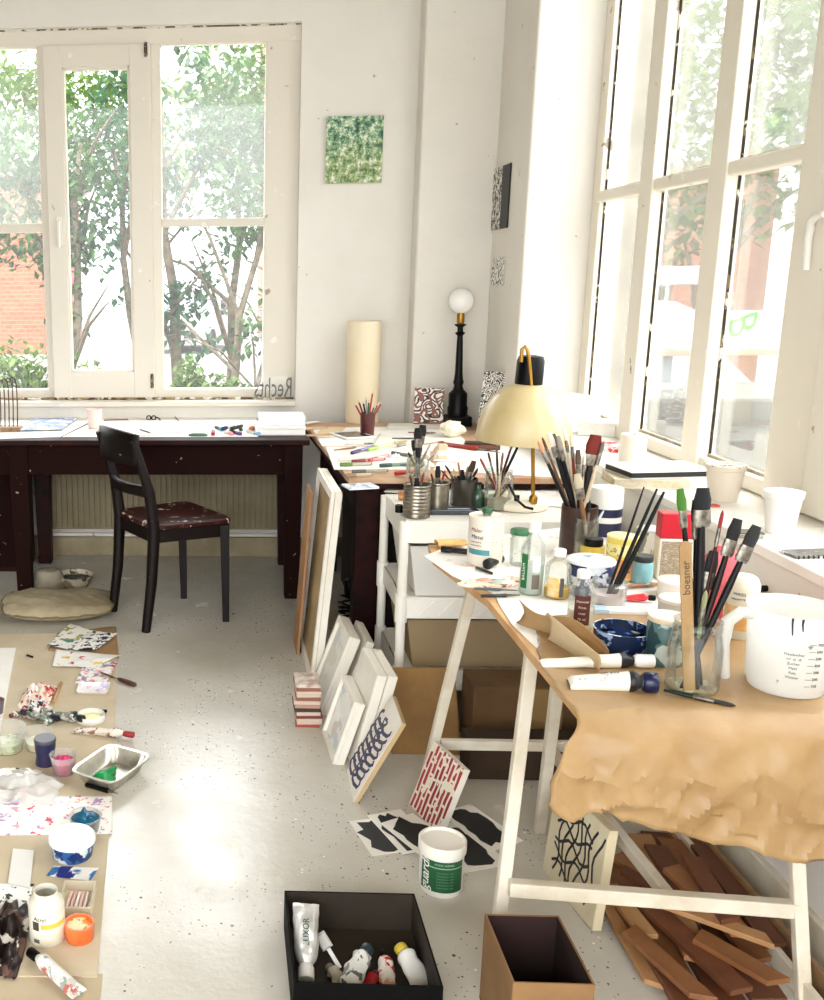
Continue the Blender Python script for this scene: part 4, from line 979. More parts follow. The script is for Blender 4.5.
for i, (a, b, w_, col, lab) in enumerate((((292, 431), (326, 428), .03, 'c8ab84', 'tan folded paper at the right end of the desk'), ((288, 427), (318, 423), .02, 'e9e2d4', 'white paper strip behind the tan folded paper on the desk'), ((306, 438), (332, 437), .03, 'b98f62', 'wooden strip bridging the gap between desk and work table'))):
    A1, B1 = az(*a, ZD), az(*b, ZD); m_ = MB().bar(A1 + Vector((0, 0, .004 + .004 * i)), B1 + Vector((0, 0, .004 + .004 * i)), w_, .006); c0 = (A1 + B1) / 2; m_.v = [v - c0 for v in m_.v]
    tag(m_.build('paper_strip', mat('strip_%s' % col, col, .6), loc=c0, bevel=.001), lab, 'paper')
# ================================================================ work table by the pier
ZW = .7685
sheet('large blank sheet covering the back of the work table', ((322, 446), (312, 428), (452, 426), (470, 446)), ZW, dz=.0002)
sheet('blank sheet over the front left of the work table', ((334, 470), (326, 447), (430, 447), (430, 470)), ZW, mat('cream_sheet', 'f0e8da', .6), dz=.0012)
sheet('blank sheet on the right of the work table under the desk lamp shade', ((434, 470), (446, 442), (560, 442), (560, 478)), ZW, dz=.0004)
t, c, r, h = vessel('paper_roll', 'tall cream roll of paper standing upright against the back wall', 'roll', 361.5, 424, 33, 321, ZW, [(.99, 0), (1, .005), (1, 1)], mat('cream_roll', 'ecdfc0', .6, var='e6d6b2', vs=3), wall=.0015)
MB().grid(lambda u, v: Vector(((r * .9 - .03 * u * r) * math.cos(u * 9), (r * .9 - .03 * u * r) * math.sin(u * 9), .003 + (h - .004) * v)), 60, 1).build('inner_turns', mat('cream_roll', 'ecdfc0'), t, smooth=60)
# pencil pot
t, c, r, h = vessel('pencil_pot', 'small dark red glass pot of coloured pencils by the paper roll', 'pot', 367, 436, 15, 413, ZW, [(.85, 0), (.9, .03), (1, 1)], mat('dark_red_pot', '5a2a2a', .3), wall=.002)
for i, (px, py, col, nm) in enumerate(((354, 402, '8c2f33', 'dark red'), (358, 399, '5b2324', 'maroon'), (363, 400, '2d2a2a', 'black'), (366, 396, '9a9a98', 'grey'), (369, 399, '2f5c33', 'green'), (373, 390, 'a8323a', 'bright red'), (375, 404, '3f6f3f', 'pale green'), (379, 402, '8b5146', 'brown'), (383, 401, '93343a', 'crimson'))):
    tip = ay(px, py, c.y + rnd.uniform(-.02, .02)); ft = Vector((c.x + (c.x - tip.x) * .25, c.y + rnd.uniform(-.008, .008), ZW + .005)); d = tip - ft
    t2 = thing('coloured_pencil', '%s pencil, %s in the dark red pot' % (nm, ORD[i]), 'pencil', ft, quat=up_quat(d), group='pencils in the red pot'); L_ = d.length
    MB().lathe([(.0042, 0), (.0042, L_ - .018)], 6).build('shaft', cm_(col), t2); MB().lathe([(.0042, L_ - .0179), (.0012, L_ - .005), (.0003, L_)], 6).build('point', cm_('d8bd95'), t2)
t = thing('tablet', 'white-framed tablet with dark screen lying left of the pencil pot', 'tablet', az(354, 439, ZW) + Vector((0, .07, .003)), rotz=.35)
MB().box(-.075, .075, -.09, .09, 0, .008).build('body', mat('tablet_white', 'efeeea', .3), t, bevel=.003)
MB().box(-.062, .062, -.072, .072, .0081, .0088).build('screen', dabbed('tablet_screen', '23262c', ['8d8f95', '6b3b42'], 60, .15, .6), t)
# turned black lamp with a bare globe bulb
c0 = az(457, 431, ZW); c0.y = 5.06; c0 = Vector((ay(457, 425, 5.06).x, 5.06, ZW)); k_ = mpp(c0)
ht = up(460, 322, c0)
t = thing('table_lamp', 'black turned wooden table lamp with a bare white globe bulb', 'lamp', c0, quat=up_quat(ay(460.5, 322, 5.06) - c0))
bw = 12 * k_
MB().box(-bw, bw, -bw, bw, 0, .05).build('base', BLACK, t, bevel=.006)
pr = [(.048, .051), (.050, .09), (.045, .10), (.045, .16), (.040, .166), (.026, .18), (.020, .20), (.026, .215), (.022, .23), (.019, .26), (.015, ht * .80), (.013, ht * .87), (.020, ht * .885), (.026, ht * .895), (.014, ht * .91), (.013, ht * .95), (.028, ht * .97), (.028, ht * .98), (.012, ht * .985)]
MB().lathe(pr, 24).build('stem', BLACK, t, smooth=40)
MB().lathe([(.017, ht * .986), (.019, ht + .0), (.019, ht + .035), (.016, ht + .045)], 20).build('socket', BRASS, t, smooth=40)
zb = ht + .045; R_ = .062
gl = [(R_ * math.sin(a), zb + R_ * .92 - R_ * math.cos(a)) for a in [.3 + (PI - .32) * i / 16 for i in range(17)]]
MB().lathe(gl, 28).build('bulb', mat('opal_glass', 'f6f5f1', .15), t, smooth=80)
t = thing('paper_ball', 'crumpled cream paper lump on the work table in front of the black lamp', 'paper', az(452, 437, ZW))
def ball(u, v):
    a = 2 * PI * u; b = PI * v; d = Vector((math.sin(b) * math.cos(a), math.sin(b) * math.sin(a), -math.cos(b))); q = 1 + .35 * noise.noise(d * 2.5)
    return Vector((d.x * .055 * q, d.y * .045 * q, .038 + d.z * .036 * q))
MB().grid(ball, 24, 14).build('crumple', mat('cream_crumple', 'f3edd6', .7), t, smooth=25)
# red flat items
lying('palette_knife', 'red-handled flat knife on the work table below the lamp shade', 'knife', az(440, 446, ZW), az(500, 455, ZW), .011, [('handle', cm_('a32a22'), 0, .62, (.8, 1.1)), ('blade', METAL, .62, 1, (.5, .15))])
t = thing('pencil_case', 'brown and white open flat case lying under the lamp shade', 'case', az(482, 450, ZW), rotz=-.2)
MB().box(-.075, .075, 0, .06, 0, .022).build('body', mat('case_brown', '7c4c36', .55, var='5d3526', vs=9), t, bevel=.004); MB().box(-.072, .074, .002, .058, .0221, .03).build('lid', mat('case_dark', '3a2620', .4), t, bevel=.003)
# pens on the front of the table
PN = [((338, 462), (386, 460), 'd6d2c6', 'e0ddd0', 'white-barrelled'), ((340, 467), (372, 466), '5f7f3c', 'b9b6a8', 'green and grey'), ((352, 455), (372, 449), '3d3560', '8c7fb8', 'violet'), ((368, 452), (392, 446), '9fc25a', 'd9e3a8', 'lime green'), ((352, 464), (385, 461), '7e2a2a', 'c98f88', 'dark red'), ((369, 463), (388, 457), 'c2414a', 'dca0a0', 'pink-capped'), ((352, 474), (388, 473), '6c6860', 'a8a498', 'grey'), ((346, 478), (372, 477), '9c8566', 'cbb896', 'tan'), ((395, 476), (419, 473), 'b3262c', 'cf4a4a', 'bright red'), ((380, 468), (410, 466), '2f4f45', '7f9a90', 'dark green'), ((392, 455), (412, 458), '2a2a2d', '6a6a6f', 'black'), ((398, 448), (416, 444), '8a8378', 'c8c2b6', 'silver')]
for i, (a, b, c1, c2, nm) in enumerate(PN):
    lying('felt_pen', '%s pen lying among the pens at the front of the work table' % nm, 'pen', az(*a, ZW) + Vector((0, 0, .002)), az(*b, ZW) + Vector((0, 0, .002)), .0075, [('cap', cm_(c1), 0, .38, 1.05), ('barrel', cm_(c2), .38, .95, .92), ('end_plug', cm_(c1), .95, 1, .7)], 'pens at the front of the work table')
t = thing('notepad', 'small grey-blue notepad overhanging the front corner of the work table', 'notepad', az(362, 489, ZW) + Vector((0, .02, 0)), rotz=.25)
MB().box(-.055, .055, -.03, .05, 0, .006).build('pages', mat('pad_pages', 'e9ecef', .6), t); MB().box(-.055, .055, -.03, .05, .0061, .0072).build('cover', dabbed('pad_cover', 'c9d2da', ['8796a5', 'e9eef2'], 18, .5, .55), t)
# more clutter on the work table
sheet('blank sheet lying across the middle of the work table by the pencil pot', ((372, 446), (380, 434), (440, 440), (432, 452)), ZW, dz=.0024, crumple=.003, seed=51)
sheet('cream sheet lying crooked under the red-handled knife', ((432, 462), (440, 446), (486, 448), (480, 464)), ZW, mat('cream_sheet', 'f0e8da'), dz=.0022, crumple=.003, seed=52)
sheet('small torn beige scrap behind the tablet on the work table', ((318, 434), (322, 428), (346, 428), (340, 434)), ZW, mat('beige_strip', 'd9c39c'), dz=.0016, crumple=.003, seed=53)
sheet('strip of white tracing paper along the back of the work table', ((386, 430), (388, 424), (446, 423), (446, 429)), ZW, dz=.0032, crumple=.003, seed=54)
t = thing('block', 'upright beige wooden block in the middle of the work table', 'block', az(442, 460, ZW)); MB().box(-.018, .018, -.01, .022, 0, .065).build('block', mat('beige_block', 'd6c5a8', .6), t, bevel=.002); MB().box(-.0183, .0183, -.0105, .0225, .02, .04).build('sleeve', WHP, t)
t, c, r, h = vessel('tape_roll', 'cream roll of masking tape lying behind the pens on the work table', 'tape', 402, 446, 16, 441, ZW, [(1, 0), (1, 1)], mat('masking_tape', 'e9ddbd', .6), wall=.010)
MB().lathe([(r * .6, .001), (r * .6, h * .9)], 20).build('core', cm_('b79a74'), t, smooth=45)
rr2 = random.Random(77)
for i, (x_, y_, c1, nm) in enumerate(((334, 452, '8d5b3a', 'brown'), (392, 440, '2a2a2c', 'black'), (408, 434, '7a2a2a', 'wine-red'), (424, 446, 'b59a6c', 'ochre'), (386, 466, '3e5a6b', 'slate blue'), (345, 446, 'c9c4b8', 'pale grey'))):
    a_ = az(x_, y_, ZW); an = rr2.uniform(-.5, .9); lying('paint_brush', 'small %s brush lying loose on the work table' % nm, 'brush', a_ + Vector((0, 0, .004)), a_ + Vector((.13 * math.cos(an), .13 * math.sin(an), .004)), .0042, [('handle', cm_(c1), 0, .66, (.6, 1)), ('ferrule', METAL, .66, .82, 1), ('bristles', cm_('6b5a48', .8), .82, 1, (1.1, .4))])
for i, (x_, y_, w_, lab, cc) in enumerate(((395, 458, .03, 'crumpled tissue with violet stains among the pens', 'e9e2ea'), (425, 466, .035, 'crumpled white tissue beside the jar of black-headed brushes', 'f4f1ea'))):
    p = az(x_, y_, ZW)
    def cr(u, v, i=i, w_=w_): 
        X, Y = u * 2 - 1, v * 2 - 1; q_ = max(0, 1 - X * X - Y * Y * .8); return Vector((X * w_, Y * w_ * .7, .002 + w_ * .7 * q_ * (.5 + .9 * abs(noise.noise(Vector((X * 3 + i, Y * 3, 4)))))))
    tag(MB().grid(cr, 18, 14).build('tissue', mat('tissue_%s' % cc, cc, .8), loc=p, smooth=30, solid=.001), lab, 'tissue')
# jar with black spoons/brushes
def glass_jar(label, px, pyb, wpx, pyt, z, m=GLASS, liq=None, group=None, name='glass_jar', prof=OPENJAR):
    t, c, r, h = vessel(name, label, 'jar', px, pyb, wpx, pyt, z, prof, m, wall=.0022, group=group)
    if liq: fill(t, r - .0035, h * liq[0], liq[1])
    return t, c, r, h
t, c, r, h = glass_jar('clear jar of black-headed brushes at the front of the work table', 417, 480, 22, 456, ZW, GLASSD)
bunch('j', c, r, ZW, [(408, 452, .005, '7c3f22', '2a201a', 'round', 'brown-handled', 0), (413, 440, .006, 'b9b2a4', '141214', 'flat', 'grey-handled', .02), (418, 428, .010, '1a1718', '0e0d0e', 'flat', 'broad black', 0), (423, 425, .010, '1a1718', '100f10', 'flat', 'tallest black', .01), (431, 443, .004, '2c2825', 'b5ab98', 'round', 'thin dark', 0), (434, 455, .004, 'd8d4c8', '8a8478', 'round', 'white-handled', 0)], 'brushes in the jar on the work table', 'clear jar on the work table')
# ================================================================ on the drawer tower
ZC = .7185
sheet('white sheet spread over the top of the drawer tower', ((384, 492), (396, 480), (604, 484), (618, 512)), ZC, dz=.0003)
for (px, pyb, wpx, pyt, lab) in ((416, 519, 27, 484, 'ribbed steel tin can at the front corner of the drawer tower'), (437, 513, 22, 482, 'second ribbed steel tin can, behind the corner one on the drawer tower')):
    pr = [(.96, 0), (1, .02)] + [(1 - .03 * (i % 2), .08 + i * .055) for i in range(16)] + [(1, .95), (1.02, .97), (1.0, 1)]
    t, c, r, h = vessel('tin_can', lab, 'can', px, pyb, wpx, pyt, ZC, pr, mat('tin_ribbed', '9b9486', .3, .8, var='6f6757', vs=18), wall=.001, sm=25)
    bunch('t', c, r, ZC, [(px - 6, pyt - 9, .004, '8a5a3a', '3c2a20', 'round', 'short brown', 0), (px + 1, pyt - 16 if px > 430 else pyt - 6, .006, '1c1a1a', '151313', 'flat', 'short black', 0), (px + 8, pyt - 12, .004, 'c9b78f', '8c2f2a', 'round', 'pale-handled', 0)], 'brushes in the tin cans', 'corner tin can' if px < 430 else 'rear tin can')
t = thing('tray', 'flat black tray with pens lying in front of the dark brush pot', 'tray', az(447, 514, ZC) + Vector((.02, .02, 0)))
f = MB(); f.box(-.085, .085, -.03, .03, 0, .003); 
for b in ((-.085, .085, -.03, -.027, .003, .014), (-.085, .085, .027, .03, .003, .014), (-.085, -.082, -.027, .027, .003, .014), (.082, .085, -.027, .027, .003, .014)): f.box(*b)
f.build('body', mat('tray_grey', '3b4047', .35), t, bevel=.001)
for i, yy in enumerate((-.014, .0, .012)): MB().tube([(-.07 + .01 * i, yy, .008), (.065, yy + .003, .008)], .0045, 8).build('pen', cm_(['8f98a0', '20262e', 'c9ccd0'][i]), t, smooth=60)
t, c, r, h = vessel('brush_pot', 'dark glass pot crammed with leaning brushes on the drawer tower', 'pot', 463, 508, 26, 478, ZC, [(.9, 0), (1, .05), (1, 1)], mat('smoky_pot', '3a352e', .2), wall=.002)
bunch('p', c, r, ZC, [(441, 470, .0035, '4a2018', '6b2b22', 'round', 'dark red tipped', 0), (445, 465, .004, '6e3524', '3a2018', 'round', 'brown', .01), (449, 472, .004, '1e2a2c', '161616', 'round', 'black', .02), (453, 468, .0035, 'a97b4a', 'd8b67a', 'round', 'ochre', 0), (458, 462, .004, '1f1d1e', 'c2803e', 'round', 'orange tipped', .01), (462, 470, .005, '16161a', '101012', 'flat', 'wide black', -.02), (468, 466, .005, '2c4038', '8a7a60', 'round', 'dark green', 0), (474, 461, .007, '8c6a52', '4a3428', 'flat', 'wide brown', -.01), (478, 468, .005, '5d4030', '2a201a', 'round', 'slanting brown', 0)], 'brushes in the dark pot', 'dark pot on the drawer tower')
t, c, r, h = glass_jar('tall clear glass jar holding long brushes, left of the lamp post', 497, 511, 28, 470, ZC, GLASS, (.3, mat('murky_water', '9a957e', .2)))
bunch('g', c, r, ZC, [(480, 458, .0045, '7d2d26', 'a8423a', 'round', 'red', 0), (488, 452, .004, '8a4c30', '6b2b22', 'round', 'brown', .02), (496, 432, .004, '3b2f28', '2a221e', 'round', 'thin dark', 0), (503, 452, .004, 'c9a56e', '7c5a3a', 'round', 'ochre', -.01), (508, 466, .005, 'b88a5a', 'e0d0b0', 'flat', 'tan flat', .01), (517, 430, .0042, '5a1e20', 'c98a4a', 'round', 'wine-red', 0), (527, 427, .0048, '14161c', 'e8e2d6', 'round', 'long navy', 0), (512, 480, .004, 'a8743e', '4a3428', 'round', 'short tan', -.02)], 'brushes in the tall glass jar', 'tall glass jar by the lamp post')
t, c, r, h = vessel('bottle', 'small dark green bottle between the brush pot and the tall glass jar', 'bottle', 477, 508, 14, 484, ZC, [(.9, 0), (1, .04), (1, .6), (.4, .8), (.4, 1)], mat('green_glass', '22432f', .15, spec=.6))
disc(t, 'cap', r * .5, h, h * 1.08, BLACK)
t, c, r, h = vessel('tape_roll', 'small dark roll of tape on the left edge of the drawer tower', 'tape', 399, 513, 8, 505, ZC, [(1, 0), (1, 1)], BLACK, wall=.004); 
MB().lathe([(r * .5, .001), (r * .5, h * .9)], 20).build('core', cm_('b79a74'), t, smooth=45)
t = thing('eraser', 'orange-brown block on the left rim of the drawer tower', 'block', az(402, 500, ZC)); MB().box(-.011, .011, -.008, .02, 0, .03).build('block', mat('orange_block', 'b3743c', .6), t, bevel=.002); MB().box(-.0113, .0113, -.0083, .0203, .008, .018).build('sleeve', cm_('d9a066'), t)
# desk lamp with cream dome
pb_ = az(530, 507, ZC); pb_.y = 3.34; pb_ = Vector((ay(531, 503, 3.34).x, 3.36, ZC)); K = mpp(pb_)
t = thing('desk_lamp', 'vintage desk lamp with a cream dome shade and brass post', 'lamp', pb_)
CREAM = mat('cream_enamel', 'd3c092', .28, var='c2ab78', vs=4)
q = [(27 * K, 0), (28 * K, .006), (28 * K, .02), (25 * K, .034), (15 * K, .042), (.001, .044)]
MB().lathe([(a * 1.08, b) for a, b in q], 36, Matrix.Translation((-.012, .085, 0))).build('base', mat('lamp_base_cream', 'efe6cf', .35), t, smooth=50)
def rel(px, py, y=3.36): return ay(px, py, y) - pb_
MB().tube([rel(533, 503), rel(533, 440, 3.35), rel(531, 380), rel(529, 358), rel(527.5, 350), rel(525, 346.5), rel(522, 349), rel(521, 362)], .0062, 10).build('post', BRASS, t, smooth=60)
MB().lathe([(.012, 0), (.014, .004), (.014, .022), (.009, .03)], 16, Matrix.Translation(rel(533, 503) + Vector((0, 0, -.002)))).build('post_foot', BRASS, t, smooth=50)
MB().lathe([(.009, 0), (.009, .02)], 14, Matrix.Translation((-.045, -.01, .04))).build('switch', BLACK, t, smooth=50)
scx = rel(524, 420, 3.40); top_ = rel(523, 386, 3.40); bot_ = rel(524, 441, 3.40); Rm = 45.5 * K
hz = top_.z - bot_.z + .01
dome = [(Rm, 0), (Rm * 1.0, .008), (Rm * .975, hz * .28), (Rm * .89, hz * .52), (Rm * .74, hz * .74), (Rm * .5, hz * .92), (Rm * .25, hz * .99), (.03, hz)]
inner = [(a - .002 if a > .04 else a, b - .002 if b > .003 else b) for a, b in reversed(dome)]
tilt = Matrix.Translation((scx.x, scx.y, bot_.z)) @ Matrix.Rotation(math.radians(2), 4, 'Y')
MB().lathe(dome + inner, 44, tilt, cap0=False, cap1=False).build('shade', CREAM, t, smooth=60)
ct = rel(523, 358, 3.40).z - top_.z
MB().lathe([(12 * K, hz - .012), (13.2 * K, hz + .0), (13 * K, hz + ct * .8), (11.5 * K, hz + ct * .95), (4 * K, hz + ct)], 28, tilt).build('socket_cap', BLACK, t, smooth=45)
MB().lathe([(.02, hz * .25), (.03, hz * .4), (.028, hz * .6), (.014, hz * .85)], 20, tilt).build('bulb', mat('opal_glass', 'f6f5f1'), t, smooth=60)
MB().tube([rel(509, 484, 3.27), rel(512, 491, 3.26), rel(517, 500, 3.25), rel(525, 507, 3.24), rel(533, 509, 3.24)], .0045, 8).build('cable', BLACK, t, smooth=60)
# ================================================================ window sill
ZS = .8505
t = thing('folded_card', 'folded white card standing like a roof at the far end of the sill', 'card', az(585, 431, ZS) + Vector((-.02, .10, 0)), rotz=-.5)
f = MB(); f.add([(-.11, -.02, .0), (.10, -.02, .0), (.12, .05, .13), (-.05, .05, .15)], [(0, 1, 2, 3)]); f.add([(-.05, .05, .15), (.12, .05, .13), (.15, .14, 0), (-.05, .14, 0)], [(0, 1, 2, 3)]); f.build('card', WHP, t, solid=.0015)
t = thing('flat_box', 'plain white carton on the sill behind the cream candle', 'box', az(604, 438, ZS) + Vector((.03, .09, 0)), rotz=-.35)
MB().box(-.1, .09, -.06, .07, 0, .048).build('body', PLAST, t, bevel=.003); MB().box(-.102, .092, -.062, .072, .0485, .06).build('lid', PLAST, t, bevel=.002)
t, c, r, h = vessel('pillar_candle', 'thick cream pillar candle on the sill left of the books', 'candle', 631, 468, 25, 434, ZS, [(1, 0), (1, .96), (.93, 1), (.8, .985), (.2, .97)], mat('wax', 'f2ecdd', .4, trans=.2)); MB().tube([(0, 0, h * .96), (.001, 0, h * 1.02)], .0012, 6).build('wick', BLACK, t)
sheet('red and white patterned packet lying on the far sill', ((594, 451), (600, 444), (621, 446), (618, 453)), ZS, dabbed('red_packet', 'f0e4de', ['c2333a', 'e78f8a'], 22, .5, .52), name='packet', cat='packet', th=.012)
p = az(664, 488, ZS); t = thing('sketchbook', 'white-covered thick sketchbook on the sill beside the clay-coloured cup', 'book', p + Vector((.01, .06, .033)), rotz=.12)
MB().box(-.135, .135, -.075, .10, 0, .003).build('cover', PLAST, t, bevel=.001); MB().box(-.130, .131, -.070, .096, .0031, .019).build('pages', mat('dark_page_edges', '25262b', .6), t); MB().box(-.135, .135, -.075, .10, .0192, .0225).build('front_cover', WHP, t, bevel=.001)
t = thing('book', 'long cream book under the white sketchbook on the sill', 'book', p + Vector((-.03, .04, 0)), rotz=-.12)
MB().box(-.12, .10, -.06, .10, 0, .004).build('cover', mat('cream_cover', 'efe3c8', .55), t, bevel=.001); MB().box(-.117, .098, -.057, .097, .0041, .0265).build('pages', mat('page_edges', 'e6dbc4', .7, var='cdbd9c', vs=40), t); MB().box(-.12, .10, -.06, .10, .0267, .031).build('front_cover', mat('cream_cover', 'efe3c8'), t, bevel=.001)
def cup(label, px, pyb, wpx, pyt, m, lip, name='plastic_cup', drip=None):
    t, c, r, h = vessel(name, label, 'cup', px, pyb, wpx, pyt, ZS, [(.70, 0), (.72, .02), (.93, .84), (.99, .86), (1.0, 1)], m, wall=.002)
    MB().lathe([(r * .93, h * .96), (r * 1.03, h * .965), (r * 1.03, h), (r * .94, h * 1.003)], 28).build('rim', lip, t, smooth=50)
    return t, c, r, h
t, c, r, h = cup('clay-coloured paint cup with dark dried drips on its rim on the sill', 722, 503, 37, 464, mat('cup_beige', 'e3d8c6', .5), dabbed('dirty_rim', 'eee8da', ['3a3128', 'b59a7a'], 60, .5, .6))
fill(t, r * .85, h * .93, dabbed('dried_paint', 'f1ece2', ['3a2a26', 'a39a8f'], 50, .5, .58), z0=h * .8)
t, c, r, h = cup('clean white foam cup standing alone on the near sill', 779, 536, 35, 491, mat('foam_white', 'f5f4ef', .6), mat('foam_white', 'f5f4ef'))
t = thing('wire_book', 'dark grey spiral notebook with pale splotches on the near sill', 'notebook', az(812, 556, ZS) + Vector((.02, .01, 0)), rotz=.12)
MB().box(-.075, .11, -.028, .035, 0, .006).build('cover', dabbed('grey_cover', '7b7873', ['e9e6df', '5b5853'], 22, .5, .6), t, bevel=.001)
for i in range(15): MB().lathe([(.003, 0), (.0045, .001), (.0045, .002), (.003, .003)], 8, Matrix.Translation((-.07 + i * .012, -.028, .0035)) @ Matrix.Rotation(PI / 2, 4, 'Y')).build('wire_loop', cm_('2a2826'), t)
t = thing('glass_block', 'small clear block with dark edge on the sill left of the foam cup', 'block', az(750, 538, ZS), rotz=-.1)
MB().box(-.028, .028, -.008, .03, 0, .012).build('block', GLASSD, t, bevel=.001); MB().box(-.030, .030, -.010, .032, .0122, .015).build('edge', cm_('55534d'), t)
MB().lathe([(.016, 0), (.019, .001), (.019, .003), (.016, .004), (.013, .003), (.013, .001)], 24).build('rubber_ring', cm_('cf5a50'), loc=az(713, 506, ZS))
tag(bpy.data.objects['rubber_ring'], 'flat red rubber ring on the sill in front of the clay-coloured cup', 'ring')
# ================================================================ things on the trestle table
ZT = .7385
def inked_text(body, size, m, t, r, ang, h, turned=False, **k): return text('lettering', body, size, m, t, (0, 0, 0), wrap=(r + .0009, ang, h, turned), **k)
INKB, INKR = cm_('2c2a2c'), cm_('8e3038')
# white oval tin with green cap
c, r = base(484, 567, 34, ZT); h = up(484, 515, c); fa = face(c)
t = thing('tin_can', 'white oval tin with green screw cap and dark lettering', 'can', c)
TINW = mat('tin_white', 'e9e3d6', .4, var='ded6c6', vs=7)
MB().lathe([(r * .98, 0), (r, .003), (r, h - .004), (r * 1.02, h - .002), (r * 1.02, h), (r * .96, h - .001)], 36).build('body', TINW, t, smooth=45)
MB().lathe([(.011, h), (.011, h + .006)], 20).build('neck', METAL, t, smooth=45)
MB().lathe([(.0125, h + .0062), (.0135, h + .008), (.0135, h + .018), (.012, h + .020)], 24).build('cap', cm_('1f5a36'), t, smooth=45)
inked_text('Maler', .015, INKR, t, r, fa - .55, h * .74); inked_text('Mittel', .015, INKB, t, r, fa - .50, h * .60)
for i in range(2): inked_text('terpentinfrei', .0062, INKR, t, r, fa - .55, h * (.50 - .07 * i))
shell(r, h * .24, h * .35, fa - 1.1, fa + .25, 18, .0006).build('blue_stripe', cm_('4f8f98'), t, smooth=60)
shell(r, h * .04, h * .93, fa + .32, fa + 1.3, 16, .0005).build('small_print', dabbed('small_print', 'ddd5c3', ['8d8574', 'a89f8c'], 330, .5, .58, 0, (.6, .6, 1.6)), t, smooth=60)
MB().box(-.004, .004, -.0005, .0005, 0, .001)
t = thing('sponge', 'yellow-tan sponge lying at the far corner of the white paper', 'sponge', az(452, 548, ZT) + Vector((0, .02, 0)), rotz=.1)
MB().grid(lambda u, v: Vector(((u - .5) * .085, .022 * math.cos(2 * PI * v), .011 + .010 * math.sin(2 * PI * v) * (1 - .4 * abs(u - .5)))), 16, 14).build('body', mat('sponge_tan', 'ddb877', .9, var='c99c5a', vs=30, bump=.6, bs=150), t, smooth=60)
lying('marker_pen', 'thick black marker lying in front of the yellow sponge', 'marker', az(441, 552, ZT), az(468, 555, ZT), .009, [('cap', cm_('1a1310'), 0, .4, 1.05), ('barrel', cm_('2c1d18'), .4, 1, .95)])
lying('loose_cap', 'black ribbed bottle cap lying in front of the white oval tin', 'cap', az(487, 569, ZT), az(500, 563, ZT), .013, [('ridge', cm_('1b1b1d'), 0, .25, 1.08), ('body', cm_('131315'), .25, 1, 1)], n=20)  # loose screw cap of a bottle
lying('spatula', 'dark slim spatula lying before the black bottle cap', 'spatula', az(476, 569, ZT), az(492, 575, ZT), .004, [('handle', cm_('2a2624'), 0, 1, 1)])
t = thing('palette', 'pale wooden palette with pink and tan paint remains on the white paper', 'palette', az(494, 588, ZT) + Vector((0, .03, 0)), rotz=.05)
pl = [(.085 * math.cos(a) * (1 + .12 * math.sin(2 * a)), .032 * math.sin(a) * (1 + .1 * math.cos(3 * a))) for a in [2 * PI * i / 28 for i in range(28)]]
MB().prism(pl, 0, .006).build('board', dabbed('palette_paint', 'ecd9c4', ['c9765f', 'f3ece2', '8a6a4c'], 28, .5, .58), t, bevel=.001)
r = random.Random(2)
for i in range(6):
    MB().lathe([(.012, 0), (.010, .004), (.004, .007)], 12, Matrix.Translation((r.uniform(-.02, .07), r.uniform(-.015, .02), .0061)), sx=1 + r.random(), sy=.7).build('paint_dab', cm_(['e8d8b8', 'd99a84', 'f5f0e6', 'c4b28c', 'b9c0b0', 'e3c79a'][i], .35), t, smooth=60)
lying('chisel', 'long dark tool lying nearest the paper edge before the palette', 'tool', az(481, 598, ZT), az(520, 597, ZT), .005, [('handle', cm_('1d1a19'), 0, .65, (.8, 1)), ('blade', cm_('4c4a48'), .65, 1, (.7, .3))])
lying('chisel', 'slim grey tool lying parallel between the palette and the dark tool', 'tool', az(474, 590, ZT), az(518, 592, ZT), .004, [('handle', cm_('55585c'), 0, .6, (.8, 1)), ('blade', METAL, .6, 1, (.7, .3))])
# bottles
BOT = [(.9, 0), (1, .03), (1, .60), (.92, .68), (.55, .78), (.42, .82), (.42, .87)]
def bottle(label, px, pyb, wpx, pyt, glass, capm, liqm=None, liqh=.4, lab=None, prof=BOT, name='glass_bottle'):
    c, r = base(px, pyb, wpx, ZT); h = up(px, pyt, c); t = thing(name, label, 'bottle', c); fa = face(c)
    MB().lathe([(a * r, b * h) for a, b in prof], 32).build('body', glass, t, smooth=50)
    if liqm: MB().lathe([(r * .88, .003), (r * .94, .006), (r * .94, h * liqh)], 28).build('liquid', liqm, t, smooth=45)
    cr = r * .5 if prof is BOT else r * prof[-1][0] * 1.12
    MB().lathe([(cr, h * (prof[-1][1] - .005)), (cr, h * .985), (cr * .92, h)], 24).build('cap', capm, t, smooth=45)
    if lab:
        for (z0, z1, a0, a1, m) in lab: shell(r, h * z0, h * z1, fa + a0, fa + a1, 16, .0006).build('paper_label', m, t, smooth=60)
    return t, c, r, h, fa
CLEARG = glassy('clear_bottle', 'fafcfa', clear=.95, rough=.04, haze=.07, hazecol='ffffff')
glass_jar('round clear jar with a dark green screw lid behind the tall white-capped bottle', 519, 567, 20, 534, ZT, CLEARG)
c, r = base(519, 567, 20, ZT); h = up(519, 534, c); t = [o for o in C.objects if o.name.startswith('glass_jar') and o.parent is None][-1]
MB().lathe([(r * 1.0, h), (r * 1.05, h + .001), (r * 1.05, h + .011), (r * .95, h + .013)], 28).build('lid', mat('lid_green', '1f5633', .35, var='3c7a50', vs=40), t, smooth=45)
t, c, r, h, fa = bottle('tall clear bottle with white cap and green side label', 530, 596, 23, 522, CLEARG, PLAST, mat('pale_spirit', 'dfe6df', .15, trans=.5), .42, [(.10, .58, -1.0, -.35, cm_('1f6b3a')), (.10, .30, .05, .7, cm_('6b6157')), (.34, .56, .05, .7, mat('label_pale', 'e6ebe6', .5))])
text('lettering', 'BALSAM', .011, PLAST, t, (0, 0, 0), wrap=(r + .0012, fa - .68, h * .33, True), space=1.1)
